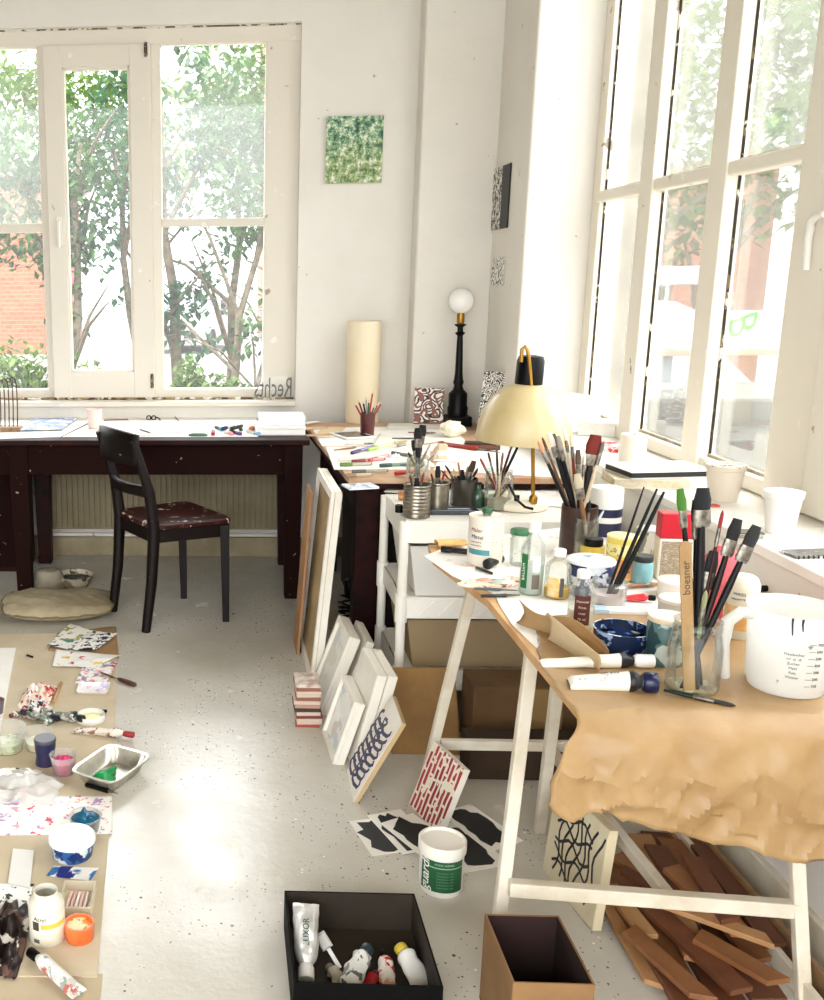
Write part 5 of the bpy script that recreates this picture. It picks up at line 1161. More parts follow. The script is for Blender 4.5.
t, c, r, h, fa = bottle('small clear round bottle with white cap and yellow label', 556, 600, 25, 549, CLEARG, PLAST, mat('yellow_oil', 'e3b64a', .2), .22, [(.06, .46, -.75, .15, mat('label_yellow', 'eebb5c', .5, var='e8d9b0', vs=60)), (.06, .46, .2, .5, cm_('57504a'))])
t, c, r, h, fa = bottle('small clear bottle with white cap and dark brown label', 579, 632, 25, 570, CLEARG, PLAST, mat('clear_medium', 'e9e4d2', .2, trans=.4), .35, [(.12, .62, -.5, .7, mat('label_brown', '4a1c14', .5, var='5c2a1e', vs=30))], [(.85, 0), (1, .04), (1, .62), (.9, .72), (.55, .84), (.45, .88)])
for i in range(4): text('lettering', ['Dammar', 'Firnis', 'matt', '75 ml'][i], .0075, cm_('d8c3b0'), t, (0, 0, 0), wrap=(r + .0012, fa + .1, h * (.52 - .10 * i), False))
# blue-white tub with lid behind
t, c, r, h = vessel('plastic_tub', 'white-lidded tub smeared with navy paint behind the small bottles', 'tub', 588, 600, 44, 562, ZT, [(.88, 0), (.95, .03), (1, 1)], dabbed('navy_smears', '2b3b66', ['dfe4ea', '151c38'], 26, .4, .52), wall=.002)
disc(t, 'lid', r * 1.04, h, h + .009, dabbed('lid_dirty', 'eef0f0', ['7f93b8'], 24, .4, .62))
t, c, r, h = glass_jar('wide glass of rinsing water holding long black handles beside the navy tub', 607, 610, 34, 580, ZT, CLEARG, (.5, mat('pink_water', 'd9c3c0', .2)))
for i, (px, py, rr_) in enumerate(((644, 487, .0034), (657, 489, .005), (664, 492, .0062))):
    tip = ay(px, py, c.y + .05 + .01 * i); ft = Vector((c.x - .012 + .006 * i, c.y - .012, ZT + .008))
    brush(['slimmest black handle slanting right out of the rinsing glass', 'middle black handle slanting out of the rinsing glass', 'thickest black handle slanting out of the rinsing glass'][i], ft, tip, rr_, '121113', '121113', 'stick', 'black handles in the rinsing glass')
# blue bowl
c, r = base(620, 659, 54, ZT); h = up(620, 628, c)
t = thing('bowl', 'round bowl crusted with dark blue and white paint', 'bowl', c)
MB().lathe([(r * .78, 0), (r * .92, h * .12), (r * .98, h * .5), (r, h), (r * .97, h * 1.0), (r * .95, h * .55), (r * .86, h * .25), (.002, h * .22)], 40).build('body', dabbed('blue_crust', '16233f', ['8fa5c9', '0c1328', '33599a'], 34, .4, .60), t, smooth=60)
MB().lathe([(r * .985, h * .99), (r * 1.02, h * .995), (r * 1.02, h * 1.02), (r * .985, h * 1.02)], 40, cap0=False, cap1=False).build('rim', dabbed('rim_blue', '2a3550', ['e8ecf2', 'aab9d2'], 30, .35, .52), t, smooth=50)
MB().lathe([(.001, h * .42), (r * .92, h * .42), (r * .945, h * .6)], 40, cap0=False, cap1=False, sx=1).build('paint', dabbed('paint_in_bowl', '0a1022', ['eef1f5', '1d3a78'], 7, .2, .60), t, smooth=60)
# cluster behind
t, c, r, h = glass_jar('jar of thin brushes behind the white-lidded navy tub', 584, 560, 22, 518, ZT, GLASSD, (.4, mat('murky_water', '9a957e')))
bunch('s', c, r, ZT, [(577, 474, .006, '7d5a3c', 'b3a88f', 'big', 'wide grey-bristled', 0), (590, 500, .004, '2a2320', '1a1614', 'round', 'short black', 0), (604, 510, .0035, '6a7a86', 'cfd6dc', 'round', 'fine blue-grey', 0)], 'brushes in the cloudy jar', 'cloudy jar behind the navy tub')
# tall dark pot with the big bunch
t, c, r, h = vessel('brush_pot', 'tall dark pot with the biggest fan of brushes and a red flat brush', 'pot', 576, 556, 34, 505, ZT, [(.9, 0), (1, .03), (1, 1)], mat('dark_brown_pot', '2e1a14', .3, var='45291f', vs=14), wall=.002)
bunch('b', c, r, ZT, [(538, 441, .0055, '14110f', 'c98a6a', 'round', 'black with pinkish tip', 0), (542, 437, .004, '8a5a34', '6b4226', 'round', 'thin brown', .02), (549, 433, .0055, '141314', 'd9cfc0', 'flat', 'black flat', 0), (553, 434, .0055, '151313', '5c5048', 'flat', 'black grey-tipped', .01), (558, 436, .005, '131112', '8d8478', 'flat', 'black slim flat', -.01), (564, 428, .005, 'd8c9a8', 'efe6d0', 'round', 'long pale', .02), (571, 434, .0048, '7c3a26', 'd8c8a8', 'round', 'red-brown', 0), (578, 450, .005, '2a2523', '4a3c30', 'flat', 'dark flat', -.02), (585, 452, .004, 'c9b28a', 'e8dfc8', 'round', 'ochre', 0), (604, 441, .0058, 'c4b196', '6d665c', 'round', 'slanting grey-tan', .02)], 'brushes in the tall dark pot', 'tall dark pot')
tip = ay(596, 435, c.y + .03); ft = Vector((c.x - .005, c.y, ZT + .03))
brush('wide red-bristled flat paint brush standing in the tall dark pot', ft, tip, .011, '1a1614', '66190d', 'big', None, bl=.055)
# bottles and cans behind
c, r = base(603, 538, 31, ZT); h = up(603, 487, c); t = thing('plastic_bottle', 'white bottle with wide cap and navy wrap behind the yellow can', 'bottle', c); fa = face(c)
MB().lathe([(r * .96, 0), (r, .004), (r, h * .6)], 32).build('body', PLAST, t, smooth=45); MB().lathe([(r * 1.02, h * .601), (r * 1.0, h * .97), (r * .95, h)], 32).build('cap', mat('cap_white', 'efece4', .4), t, smooth=45)
MB().lathe([(r * 1.012, h * .02), (r * 1.012, h * .30)], 32, cap0=False, cap1=False).build('navy_band', cm_('1d2144'), t, smooth=45); MB().lathe([(r * 1.013, h * .42), (r * 1.013, h * .59)], 32, cap0=False, cap1=False).build('navy_band', cm_('1d2144'), t, smooth=45)
t, c, r, h = vessel('paint_jar', 'small yellow paint jar with a black cap in front of the white and navy bottle', 'jar', 591, 562, 24, 545, ZT, [(.95, 0), (1, .05), (1, 1)], mat('yellow_jar', 'd8b840', .35, var='e6cf70', vs=20)); disc(t, 'cap', r * .82, h, h + .020, BLACK)
c, r = base(619, 581, 29, ZT); h = up(619, 537, c); t = thing('paint_can', 'yellow and orange labelled can under the slanting black handles', 'can', c); fa = face(c)
MB().lathe([(r, 0), (r, h)], 32).build('body', mat('can_yellow', 'e8cf5c', .4), t, smooth=45); shell(r, h * .06, h * .52, fa - 1.2, fa + 1.3, 20, .0006).build('orange_label', mat('can_orange', 'd98b4a', .5, var='e3a873', vs=20), t, smooth=60)
disc(t, 'lid', r * 1.02, h, h + .006, mat('lid_yellow', 'efe2a0', .4)); inked_text('gelb', .013, INKB, t, r + .0006, fa + .45, h * .3, turned=True)
shell(r, h * .60, h * .88, fa - 1.2, fa + 1.2, 20, .0006).build('white_label', dabbed('can_print', 'f0e3a0', ['b09a40'], 60, .5, .56), t, smooth=60)
t, c, r, h = vessel('paint_jar', 'blue-green paint jar with a black screw cap', 'jar', 641, 584, 20, 561, ZT, [(.95, 0), (1, .05), (1, .92), (.85, 1)], mat('jar_blue_green', '6fa3a8', .3, var='8fbcc0', vs=10)); disc(t, 'cap', r * .92, h, h + .015, cm_('20292b'))
t, c, r, h = vessel('glass_jar', 'grey jar with black and white drips and pale lid behind the blue-green jar', 'jar', 648, 570, 27, 530, ZT, [(.95, 0), (1, .05), (1, 1)], dabbed('bw_drips', '8f8f8a', ['1a1b1d', 'f1f0ec'], 26, .3, .52, 0, (1, 1, .35))); disc(t, 'lid', r * 1.05, h, h + .006, mat('lid_pale', 'd8d6cf', .4))
# red-topped tube carton
p = az(678, 582, ZT); k_ = mpp(p); wv = 16.5 * k_; hv = up(678, 516, p)
t = thing('carton_tube', 'grey-brown upright carton with bright red top section', 'carton', p + Vector((0, wv, 0)), rotz=-.1)
MB().prism([(-wv, -wv * .5), (wv, -wv * .5), (wv, wv * .5), (-wv, wv * .5)], 0, hv * .62).build('body', mat('carton_cream', 'e9dfd2', .5), t, bevel=.003); MB().box(-wv * .86, wv * .86, -wv * .5 - .0012, -wv * .5 - .0002, .004, hv * .58).build('text_panel', dabbed('text_panel', 'a3927a', ['c4b69e', '7d6d58'], 240, .6, .56, 0, (.5, .5, 2)), t)
MB().prism([(-wv, -wv * .5), (wv, -wv * .5), (wv, wv * .5), (-wv, wv * .5)], hv * .621, hv).build('red_section', cm_('c01a2c', .35), t, bevel=.003)
# pink bottle and white bottle behind the front jar
c, r = base(716, 622, 34, ZT); h = up(716, 545, c); t = thing('plastic_bottle', 'pink-red flat bottle behind the brushes of the front jar', 'bottle', c)
MB().lathe([(r * .95, 0), (r, .01), (r, h * .85), (r * .6, h * .95), (r * .55, h)], 30, sy=.6).build('body', mat('pink_red_plastic', 'e06a72', .35, var='cc3d48', vs=7), t, smooth=50)
c, r = base(737, 640, 30, ZT); h = up(737, 575, c); t = thing('plastic_bottle', 'cream plastic bottle with orange label left behind the measuring jug', 'bottle', c); fa = face(c)
MB().lathe([(r * .95, 0), (r, .006), (r, h * .86), (r * .8, h * .97), (r * .6, h)], 30).build('body', mat('cream_plastic', 'efe8d4', .4), t, smooth=50)
shell(r, h * .15, h * .55, fa - 1.2, fa + .6, 16, .0006).build('paper_label', mat('label_orange', 'edb066', .5, var='f3d9a8', vs=30), t, smooth=60); inked_text('WEISS', .009, INKB, t, r, fa - .15, h * .74); inked_text('MALMITTEL', .006, INKB, t, r, fa - .15, h * .66)
# red tube, brush, tubs in the middle
paint_tube('bright red paint tube with black cap lying in front of the jars', az(655, 602, ZT), az(612, 599, ZT), .021, mat('tube_red', 'd4212e', .35, var='e6535a', vs=18), BLACK)
lying('paint_brush', 'brown-handled brush lying behind the bright red tube', 'brush', az(612, 590, ZT), az(662, 586, ZT), .006, [('handle', cm_('8d5a3a'), 0, .62, (.6, 1)), ('ferrule', METAL, .62, .75, 1), ('bristles', cm_('b58e66', .8), .75, 1, (1.1, .5))])
t = thing('paper_pack', 'white folded packet with blue corner in front of the red tube', 'packet', az(626, 617, ZT) + Vector((0, .03, 0)), rotz=-.12)
MB().box(-.06, .055, -.018, .018, 0, .010).build('pack', WHP, t, bevel=.002); MB().box(-.0605, -.03, -.0185, .0185, -.0001, .0105).build('blue_corner', cm_('c2d6e6'), t)
for i, (px, pyb, w_, pyt, lab, m_, lm_) in enumerate(((676, 600, 36, 578, 'white-lidded shallow jar, rearmost of the three pale-lidded jars', 'efe8dc', 'f1ebe0'), (677, 622, 34, 596, 'white-lidded jar, middle of the three pale-lidded jars', 'd8d6cc', 'f4f1ea'))):
    t, c, r, h = vessel('paint_jar', lab, 'jar', px - i * 2, pyb, w_, pyt + 5, ZT, [(.93, 0), (1, .05), (1, 1)], mat('jar_%s' % m_, m_, .3)); disc(t, 'lid', r * 1.04, h, h + .009, mat('jarlid_%s' % lm_, lm_, .4))
t, c, r, h = vessel('paint_jar', 'squat greenish glass jar with a cream lid left of the front brush jar', 'jar', 663, 668, 37, 620, ZT, [(.9, 0), (1, .05), (1, .9), (.93, 1)], dabbed('green_glass_smear', '5f7d7c', ['c9d3cc', '2f4a50'], 14, .2, .55)); disc(t, 'lid', r * 1.02, h, h + .010, mat('jarlid_cream', 'f2e4cc', .4, var='e3cba6', vs=18))
# the front jar of brushes
c, r = base(690, 697, 50, ZT); h = up(690, 620, c)
t = thing('glass_jar', 'big clear preserving jar with brushes and a wooden stick in front', 'jar', c)
jp = [(r * .86, 0), (r * .97, .006), (r, h * .1), (r, h * .62), (r * .90, h * .80), (r * .86, h * .86), (r * .90, h * .88), (r * .90, h * .92), (r * .86, h * .94), (r * .90, h)]
MB().lathe(jp + [(a - .0024, max(b, .004)) for a, b in reversed(jp)], 40, cap1=True).build('body', GLASS, t, smooth=60)
fill(t, r * .9, h * .06, dabbed('sediment', 'b9ab86', ['6e6248', 'e6dfc8'], 40, .3, .55))
bunch('f', c, r, ZT, [(680, 489, .0055, '141213', '3f7022', 'flat', 'green-tipped', .01), (696, 500, .006, '161215', '141113', 'flat', 'slim black', .05), (703, 488, .0080, '141215', '121114', 'big', 'broad black', .02), (723, 510, .0036, '34181a', '8a2a2a', 'round', 'thin wine-red', .04), (714, 551, .0060, '3a3d30', '1b1b1d', 'big', 'short wide black', .03), (738, 519, .0062, '1b1412', '151212', 'big', 'scruffy wide', .03), (757, 526, .0065, '151313', '20201e', 'big', 'paint-clotted wide', .02), (706, 590, .005, '6d7a4a', '8a8f6a', 'round', 'olive green', -.01)], 'brushes in the front jar', 'big front jar')
ft = Vector((c.x - .016, c.y - r * .6, ZT + .006)); tip = ay(685, 541, c.y - r * .35); d = tip - ft
qz = up_quat(d) @ Quaternion((0, 0, 1), 0)
t = thing('stirring_stick', 'flat wooden stirring stick with printed lettering in the front jar', 'stick', ft, quat=qz); sl = d.length
pl = [(-.0105, 0), (.0105, 0), (.0105, sl - .01), (.007, sl - .002), (0, sl), (-.007, sl - .002), (-.0105, sl - .01)]
MB().prism(pl, -.0014, .0014, Matrix(((1, 0, 0, 0), (0, 0, -1, 0), (0, 1, 0, 0), (0, 0, 0, 1)))).build('stick', mat('stick_wood', 'ab8a5e', .6, var='967348', vs=14), t)
text('lettering', 'boesner', .0195, cm_('3a2f26'), t, (0, -.0017, sl * .76), (PI / 2, -PI / 2, 0), ext=.0002)
# measuring jug
c, r = base(783, 698, 72, ZT); h = up(783, 606, c); fa = face(c); r0 = r
t = thing('measuring_jug', 'translucent white plastic measuring jug with handle and paint flecks', 'jug', c)
JM = NT('jug_plastic'); v = JM.coord(); sp_ = JM.ramp(JM.noise(v, 38, 2, .5, .4), [(.715, '000000'), (.73, 'ffffff')])
JM.link(JM.mix(sp_, lin('e6e5e0'), lin('4a4c50')), JM.b.inputs['Base Color']); JM.b.inputs['Roughness'].default_value = .3
tl = JM.node('ShaderNodeBsdfTranslucent'); tl.inputs[0].default_value = lin('f4f3ef'); mx_ = JM.node('ShaderNodeMixShader', Fac=.4); JM.link(JM.b.outputs[0], mx_.inputs[1]); JM.link(tl.outputs[0], mx_.inputs[2])
tr_ = JM.node('ShaderNodeBsdfTransparent'); mx3 = JM.node('ShaderNodeMixShader', Fac=.22); JM.link(mx_.outputs[0], mx3.inputs[1]); JM.link(tr_.outputs[0], mx3.inputs[2]); JM.link(mx3.outputs[0], JM.out.inputs[0]); JUG = JM.m
prof = [(r * .80, 0), (r * .93, .002), (r * .95, h * .06), (r * 1.0, h * .10), (r * 1.06, h * .55), (r * 1.10, h * .84), (r * 1.13, h * .90), (r * 1.15, h * .985), (r * 1.17, h)]
pin = [(a - .0022, max(b, .003)) for a, b in reversed(prof)]
m_ = MB().lathe(prof + pin, 56, cap1=True)
for v_ in m_.v:                    # pouring lip towards +x/-y
    a = math.atan2(v_.y, v_.x); dA = (a - (-.55) + PI) % (2 * PI) - PI; k_ = math.exp(-(dA / .28) ** 2) * max(0, (v_.z / h - .8) / .2)
    v_.x += .012 * k_ * math.cos(-.55); v_.y += .012 * k_ * math.sin(-.55)
m_.build('body', JUG, t, smooth=60)
for a_, l_ in ((-.75, .30), (-.62, .22), (-1.9, .12), (-2.1, .18), (-1.2, .08)): MB().tube([(r * 1.175 * math.cos(a_), r * 1.175 * math.sin(a_), h * .995), (r * 1.155 * math.cos(a_), r * 1.155 * math.sin(a_), h * .93), (r * 1.13 * math.cos(a_ + .03), r * 1.13 * math.sin(a_ + .03), h * (.97 - l_))], [.0022, .0016, .001], 6).build('paint_drip', cm_('26282c'), t, smooth=60)
MB().tube([(-r * 1.10, 0, h * .90), (-r * 1.45, -.004, h * .93), (-r * 1.78, -.006, h * .82), (-r * 1.84, -.006, h * .55), (-r * 1.74, -.005, h * .25), (-r * 1.66, -.004, h * .12)], [.010, .011, .012, .011, .010, .008], 12).build('handle', JUG, t, smooth=60)
GRY = cm_('4b4d52')
for i in range(7): shell(r * (1.0 + .012 * i), h * (.18 + .085 * i), h * (.186 + .085 * i), fa + .42, fa + .56, 4, .0035).build('scale_mark', GRY, t); text('lettering', str(1000 - 0) if False else ['100', '200', '300', '400', '500', '600', '700'][i], .0075, GRY, t, (0, 0, 0), wrap=(r * (1.0 + .014 * i) + .003, fa + .66, h * (.185 + .085 * i), False))
for i, wd in enumerate(('Messbecher', 'ml  cl  dl', 'Zucker', 'Mehl', 'Reis', 'Wasser')): text('lettering', wd, .0068, GRY, t, (0, 0, 0), wrap=(r * 1.045 + .003, fa + .12, h * (.56 - .055 * i), False))
# paint tubes at the front left of the board
TW_ = dabbed('tube_white', 'ece8dd', ['c9c4b6', 'a9a59a'], 40, .4, .66)
t = paint_tube('white paint tube with broad navy cap nearest the front edge of the table', az(661, 697, ZT) + Vector((0, .02, 0)), az(572, 690, ZT) + Vector((0, .02, 0)), .042, TW_, mat('cap_navy', '101840', .3), capr=.92, flat=.55, band=[(.005, .10, cm_('2a2b30')), (.10, .19, cm_('16161a'))], txt=('FINE ART', .008, cm_('6a6a72'), .45))
paint_tube('long white paint tube with black band behind the navy-banded tube', az(657, 672, ZT) + Vector((0, .02, 0)), az(545, 671, ZT) + Vector((0, .03, 0)), .032, mat('tube_cream', 'f3efe4', .4, var='e6dfce', vs=10), PLAST, band=[(.01, .16, cm_('1a1b1f'))], bump=.15, capr=.85, flat=.35)
brush('dark green-handled brush lying in front of the big front jar', az(664, 690, ZT + .008), az(736, 706, ZT + .006), .0045, '1c2b26', '2a2a28', 'round')
lying('loose_cap', 'small black cap standing behind the measuring jug', 'cap', az(760, 592, ZT), az(772, 591, ZT), .008, [('body', BLACK, 0, 1, 1)], n=16)
lying('pencil', 'dark pencil stub on kraft paper below the paper curl', 'pencil', az(640, 640, ZT), az(652, 650, ZT), .003, [('shaft', cm_('2c2a2a'), 0, 1, 1)])
# ================================================================ on the floor, left side
BEI = mat('grey_card', 'cbbca2', .8, var='bdac8c', vs=3, bump=.1)
def fl(pp, z=0): return [az(x, y, z) for x, y in pp]
flat_sheet('cardboard_sheet', 'large beige card sheet covering the floor at the left edge', fl(((-150, 638), (60, 634), (119, 636), (112, 800), (97, 978), (-150, 975))), .0006, BEI, 'cardboard', th=.003)
flat_sheet('cardboard_sheet', 'second beige card sheet showing below the large one at the lower left corner', fl(((-150, 968), (60, 972), (103, 974), (96, 1040), (-150, 1040))), .0001, mat('grey_card_dark', 'bfae92', .8, var='b09c7c', vs=4), 'cardboard', th=.0004)
ZF = .0038
flat_sheet('canvas_board', 'plain white board lying flat at the left edge of the floor', fl(((-80, 650), (16, 650), (-2, 744), (-110, 744))), ZF, WHP, 'board', th=.006)
# cushion
p = az(52, 622); t = thing('floor_cushion', 'flattened beige canvas cushion lying in front of the desk leg', 'cushion', (p.x, p.y + .12, 0), rotz=.06)
hw = 57 * mpp(p)
def cush(s):
    def f(u, v):
        x, y = u * 2 - 1, v * 2 - 1; ex, ey = abs(x) ** 3, abs(y) ** 3
        X = x * hw * (1 - .10 * ey) * (1 + .05 * (y < 0) * x); Y = y * .19 * (1 - .18 * ex) + .03 * x * x
        z = .050 + s * .042 * (max(0, 1 - ex)) ** .6 * (max(0, 1 - ey)) ** .6 + (s > 0) * .010 * noise.noise(Vector((x * 2.5, y * 2, 1))) + (s > 0) * .007 * noise.noise(Vector((x * 7 + y * 4, y * 5, 6)))
        return Vector((X, Y, max(.0015, z - .007)))
    return f
m_ = MB().grid(cush(1), 40, 24); m_.grid(cush(-1), 40, 24)
m_.build('cover', mat('cushion_canvas', 'b3a78c', .85, var='9c8e70', vs=6, bump=.3, bs=120), t, smooth=60)
pts = [cush(1)(k / 20, 0) for k in range(21)] + [cush(1)(1, k / 12) for k in range(1, 13)] + [cush(1)(1 - k / 20, 1) for k in range(1, 21)] + [cush(1)(0, 1 - k / 12) for k in range(1, 13)]
MB().tube(pts, .0045, 6).build('piping', mat('cushion_piping', '7d6a48', .85), t, smooth=60)
# bowl
c, r = base(75, 592, 37, 0); h = up(75, 574, c)
t = thing('enamel_bowl', 'stained enamel bowl with dark paint inside on the floor under the desk', 'bowl', c)
MB().lathe([(r * .62, 0), (r * .70, .004), (r * .92, h * .6), (r * 1.0, h * .9), (r * 1.08, h), (r * 1.0, h * .99), (r * .88, h * .6), (r * .6, h * .3), (.002, h * .28)], 36).build('body', dabbed('bowl_stained', 'c9bda4', ['4c4638', '8a7d62'], 18, .5, .58), t, smooth=60)
MB().lathe([(.001, h * .62), (r * .86, h * .62), (r * .87, h * .66)], 32, cap0=False, cap1=False).build('dried_paint', dabbed('dark_dried', '26302f', ['5d6a66'], 18, .4, .55), t, smooth=60)
c, r = base(44, 596, 34, 0); h = up(44, 571, c); t = thing('plaster_bag', 'squat grey-beige sack slumped behind the cushion left of the bowl', 'sack', c + Vector((.02, .03, 0)))
def sack(u, v):
    a = 2 * PI * u; q = 1 + .12 * noise.noise(Vector((math.cos(a) * 1.5, math.sin(a) * 1.5, v * 3))); R0 = r * 1.0 * (1 - .35 * v ** 2) * q if v < .999 else .001
    return Vector((R0 * math.cos(a), R0 * math.sin(a) * .8, h * min(1, v * 1.05)))
MB().grid(sack, 28, 14).build('sack', mat('sack_grey', '9d9480', .85, var='857b66', vs=8), t, smooth=60)
# painted sheets
PS = [mat('studio_paper', 'f0ede6', .6)]
def painted(label, pp, z, colours, thr=.60, scale=24, ground='f1eee7', crumple=.006, seed=1, name='painted_sheet', cat='paper'):
    return flat_sheet(name, label, fl(pp, z), z, dabbed('painted_%d' % seed, ground, colours, scale, .55, thr), cat, None, .0008, crumple=crumple, seed=seed)
flat_sheet('brown_sheet', 'brown packing paper corner under the painted sheets by the cushion', fl(((48, 652), (58, 634), (116, 628), (119, 660))), ZF, KRAFT, 'paper', None, .0008, crumple=.005, seed=4)
painted('white sheet with green brushed loops lying beside the cushion', ((47, 646), (70, 624), (98, 632), (74, 650)), .012, ['4d7f78', 'a79a3c', '2f3f45'], .60, 16, seed=31)
painted('white sheet with black and violet strokes half over the green-looped one', ((68, 651), (94, 631), (118, 634), (96, 650)), .016, ['2b2a4e', '17171c', '2b2a4e'], .57, 20, seed=32)
painted('curled white sheet with yellow spots and red edge on the floor', ((52, 667), (56, 650), (122, 656), (92, 668)), .006, ['efd35a', 'f3ece2', 'c2383c'], .64, 15, crumple=.012, seed=33)
painted('torn white sheet dotted with red and pink paint near the palette knife', ((75, 684), (84, 663), (118, 662), (106, 684)), .006, ['d2384a', 'e89aa6', '8f8aa0'], .59, 26, crumple=.006, seed=34)
flat_sheet('foam_tray', None, fl(((78, 694), (80, 681), (107, 681), (106, 695))), ZF, WHP)
bpy.data.objects.remove([o for o in C.objects if o.name.startswith('foam_tray')][-1])
p = az(92, 696); t = thing('foam_tray', 'small white foam tray with violet smears below the red-dotted sheet', 'tray', (p.x, p.y + .045, ZF))
m_ = MB()
def tray(m_, w, d, h, th, flare):
    ring = lambda a, b, z: [Vector((-a, -b, z)), Vector((a, -b, z)), Vector((a, b, z)), Vector((-a, b, z))]
    R = [ring(w, d, 0), ring(w + flare, d + flare, h), ring(w + flare + .006, d + flare + .006, h), ring(w + flare + .006, d + flare + .006, h - .002), ]
    v = ring(w, d, 0) + ring(w + flare, d + flare, h) + ring(w + flare - th, d + flare - th, h) + ring(w - th, d - th, th)
    f = [(3, 2, 1, 0), (12, 13, 14, 15)]
    for k in range(4):
        j = (k + 1) % 4; f += [(k, j, 4 + j, 4 + k), (4 + k, 4 + j, 8 + j, 8 + k), (8 + k, 8 + j, 12 + j, 12 + k)]
    return m_.add(v, f)
tray(m_, .05, .035, .014, .004, .010).build('body', dabbed('foam_violet', 'f1eff0', ['cfc3dc', 'e6c7d2'], 20, .5, .58), t, bevel=.002)
t = thing('palette_knife', 'palette knife with a brown wooden handle lying across the sheet edge', 'knife', az(101, 673, .012), quat=up_quat(az(136, 685, .010) - az(101, 673, .012)))
L_ = (az(136, 685, .01) - az(101, 673, .012)).length
MB().lathe([(.011, 0), (.012, L_ * .3), (.004, L_ * .42), (.003, L_ * .5)], 12, sy=.12).build('blade', METAL, t, smooth=50); MB().lathe([(.005, L_ * .5), (.009, L_ * .58), (.010, L_ * .8), (.008, L_ * .97), (.004, L_)], 14).build('handle', mat('knife_handle', '4c2219', .4), t, smooth=60)
# heap of used tubes and rags
def rag(label, px, py, w, d, hgt, m, seed, name='rag', cat='cloth', z=ZF, amp=1.0):
    p = az(px, py, z)
    def f(u, v):
        x, y = u * 2 - 1, v * 2 - 1; q = max(0, 1 - (x * x + y * y) ** 1.2 * .75)
        n_ = noise.noise(Vector((x * 2.2 + seed, y * 2.2, seed))) ; n2 = noise.noise(Vector((x * 5 + seed, y * 5, seed * 2)))
        return Vector((x * w * (1 + .2 * n_), y * d * (1 + .2 * n2), max(.0008, hgt * (q * (.55 + .8 * n_) + .38 * n2 * q * amp + .02))))
    o = MB().grid(f, 34, 26).build(name, m, loc=p, smooth=40, solid=.001)
    return tag(o, label, cat)
rag('crumpled pinkish cream rag streaked with red at the top of the heap of tubes', 38, 697, .055, .10, .05, dabbed('rag_pink', 'eadccb', ['d7988a', 'f4ede2', 'b93a3c'], 20, .8, .57), 3)
rag('small tangled rag with bright red and navy paint below the pinkish one', 36, 712, .05, .05, .05, dabbed('rag_red', 'e6ddd3', ['b3252f', '252a45', 'efe9e2'], 26, .7, .55), 5)
SIL = dabbed('tube_silver_smeared', 'a8a69e', ['2c3038', '6d7f6a', 'e3e1da'], 34, .35, .53, .35)
for i, (a, b, w_, cp_, lab) in enumerate((((22, 716), (52, 724), .036, '2b2c33', 'flattened silver tube with green-black smears, left end of the heap'), ((58, 723), (30, 706), .034, '1f2230', 'silver tube with a dark blue cap crossing the middle of the heap'), ((84, 724), (50, 716), .040, '1b1c22', 'fat silver tube with a black cap pointing right in the heap'), ((10, 719), (26, 713), .024, '6a2a34', 'small wine-red capped tube at the far left of the heap'))):
    paint_tube(lab, az(*a, ZF + .002), az(*b, ZF + .002), w_, SIL if i != 3 else dabbed('tube_wine', '8d7f78', ['5a2230', 'd9d3ca'], 34, .4, .5), cm_(cp_), bump=.35, flat=.3)
lying('wood_stick', 'short tan wooden stick leaning on the pinkish rag', 'stick', az(54, 704, ZF), az(61, 684, ZF), .006, [('stick', cm_('c79a63'), 0, 1, 1)])
c, r = base(91, 726, 29, ZF); t = thing('milky_round_lid', 'round milky lid with pale yellow paint right of the tube heap', 'lid', c)  # loose plastic lid with paint in it
MB().lathe([(r * .95, 0), (r, .003), (r, .022), (r * .96, .024), (r * .92, .006), (.001, .005)], 32).build('body', mat('milky_lid', 'eeece4', .35), t, smooth=50); MB().lathe([(.001, .0075), (r * .86, .0076)], 28, cap0=False, cap1=False).build('paint', cm_('eae2a8', .3), t)
lying('small_black_bit', 'small black pen cap lying on the floor edge of the card sheet', 'cap', az(101, 713, ZF), az(107, 712.5, ZF), .006, [('body', BLACK, 0, 1, 1)])  # loose cap of a pen
lying('small_black_bit', 'tiny black scrap lying on the beige card near the white board', 'scrap', az(27, 656, ZF), az(33, 658, ZF), .004, [('body', BLACK, 0, 1, 1)])
paint_tube('curled paper-wrapped paint tube with a red cap lying by the foil tray', az(134, 739, ZF), az(74, 731, ZF), .032, dabbed('tube_rust', 'e8dfd2', ['9c6c52', '6d3a2c'], 22, .5, .57), cm_('a3242c'), bump=.25, flat=.35)
# cups
def pcup(label, px, pyb, wpx, pyt, m, paintm, lev=.55, z=ZF, name='plastic_cup', prof=None, lump=0):
    t, c, r, h = vessel(name, label, 'cup', px, pyb, wpx * .86, pyt, z, prof or [(.82, 0), (.86, .03), (1.10, .95), (1.14, .96), (1.16, 1)], m, wall=.0016)
    R0 = r * (.84 + .26 * lev) - .0025
    if lump:
        def f(u, v): 
            a = 2 * PI * u; q = noise.noise(Vector((math.cos(a) * v * 3, math.sin(a) * v * 3, px))); return Vector((R0 * v * math.cos(a), R0 * v * math.sin(a), h * lev + lump * (1 - v) * (1 + 1.2 * q) + .004 * q * (1 - v)))
        MB().grid(f, 24, 8).build('paint', paintm, t, smooth=60)
    else: MB().lathe([(.001, h * lev), (R0, h * lev)], 26, cap0=False, cap1=False).build('paint', paintm, t)
    MB().lathe([(r * .8, .003), (R0, h * lev * .98)], 26, cap0=False, cap1=False).build('paint_side', paintm, t, smooth=60)
    return t, c, r, h
CLP = glassy('clear_cup', 'fbfbf8', clear=.95, rough=.1, haze=.22, hazecol='ffffff')
pcup('clear plastic cup with pale green paint at the left edge', 9, 757, 38, 727, CLP, dabbed('green_pale', 'c9d9a0', ['8fb56a', 'f0f2e0'], 20, .3, .55), .4)
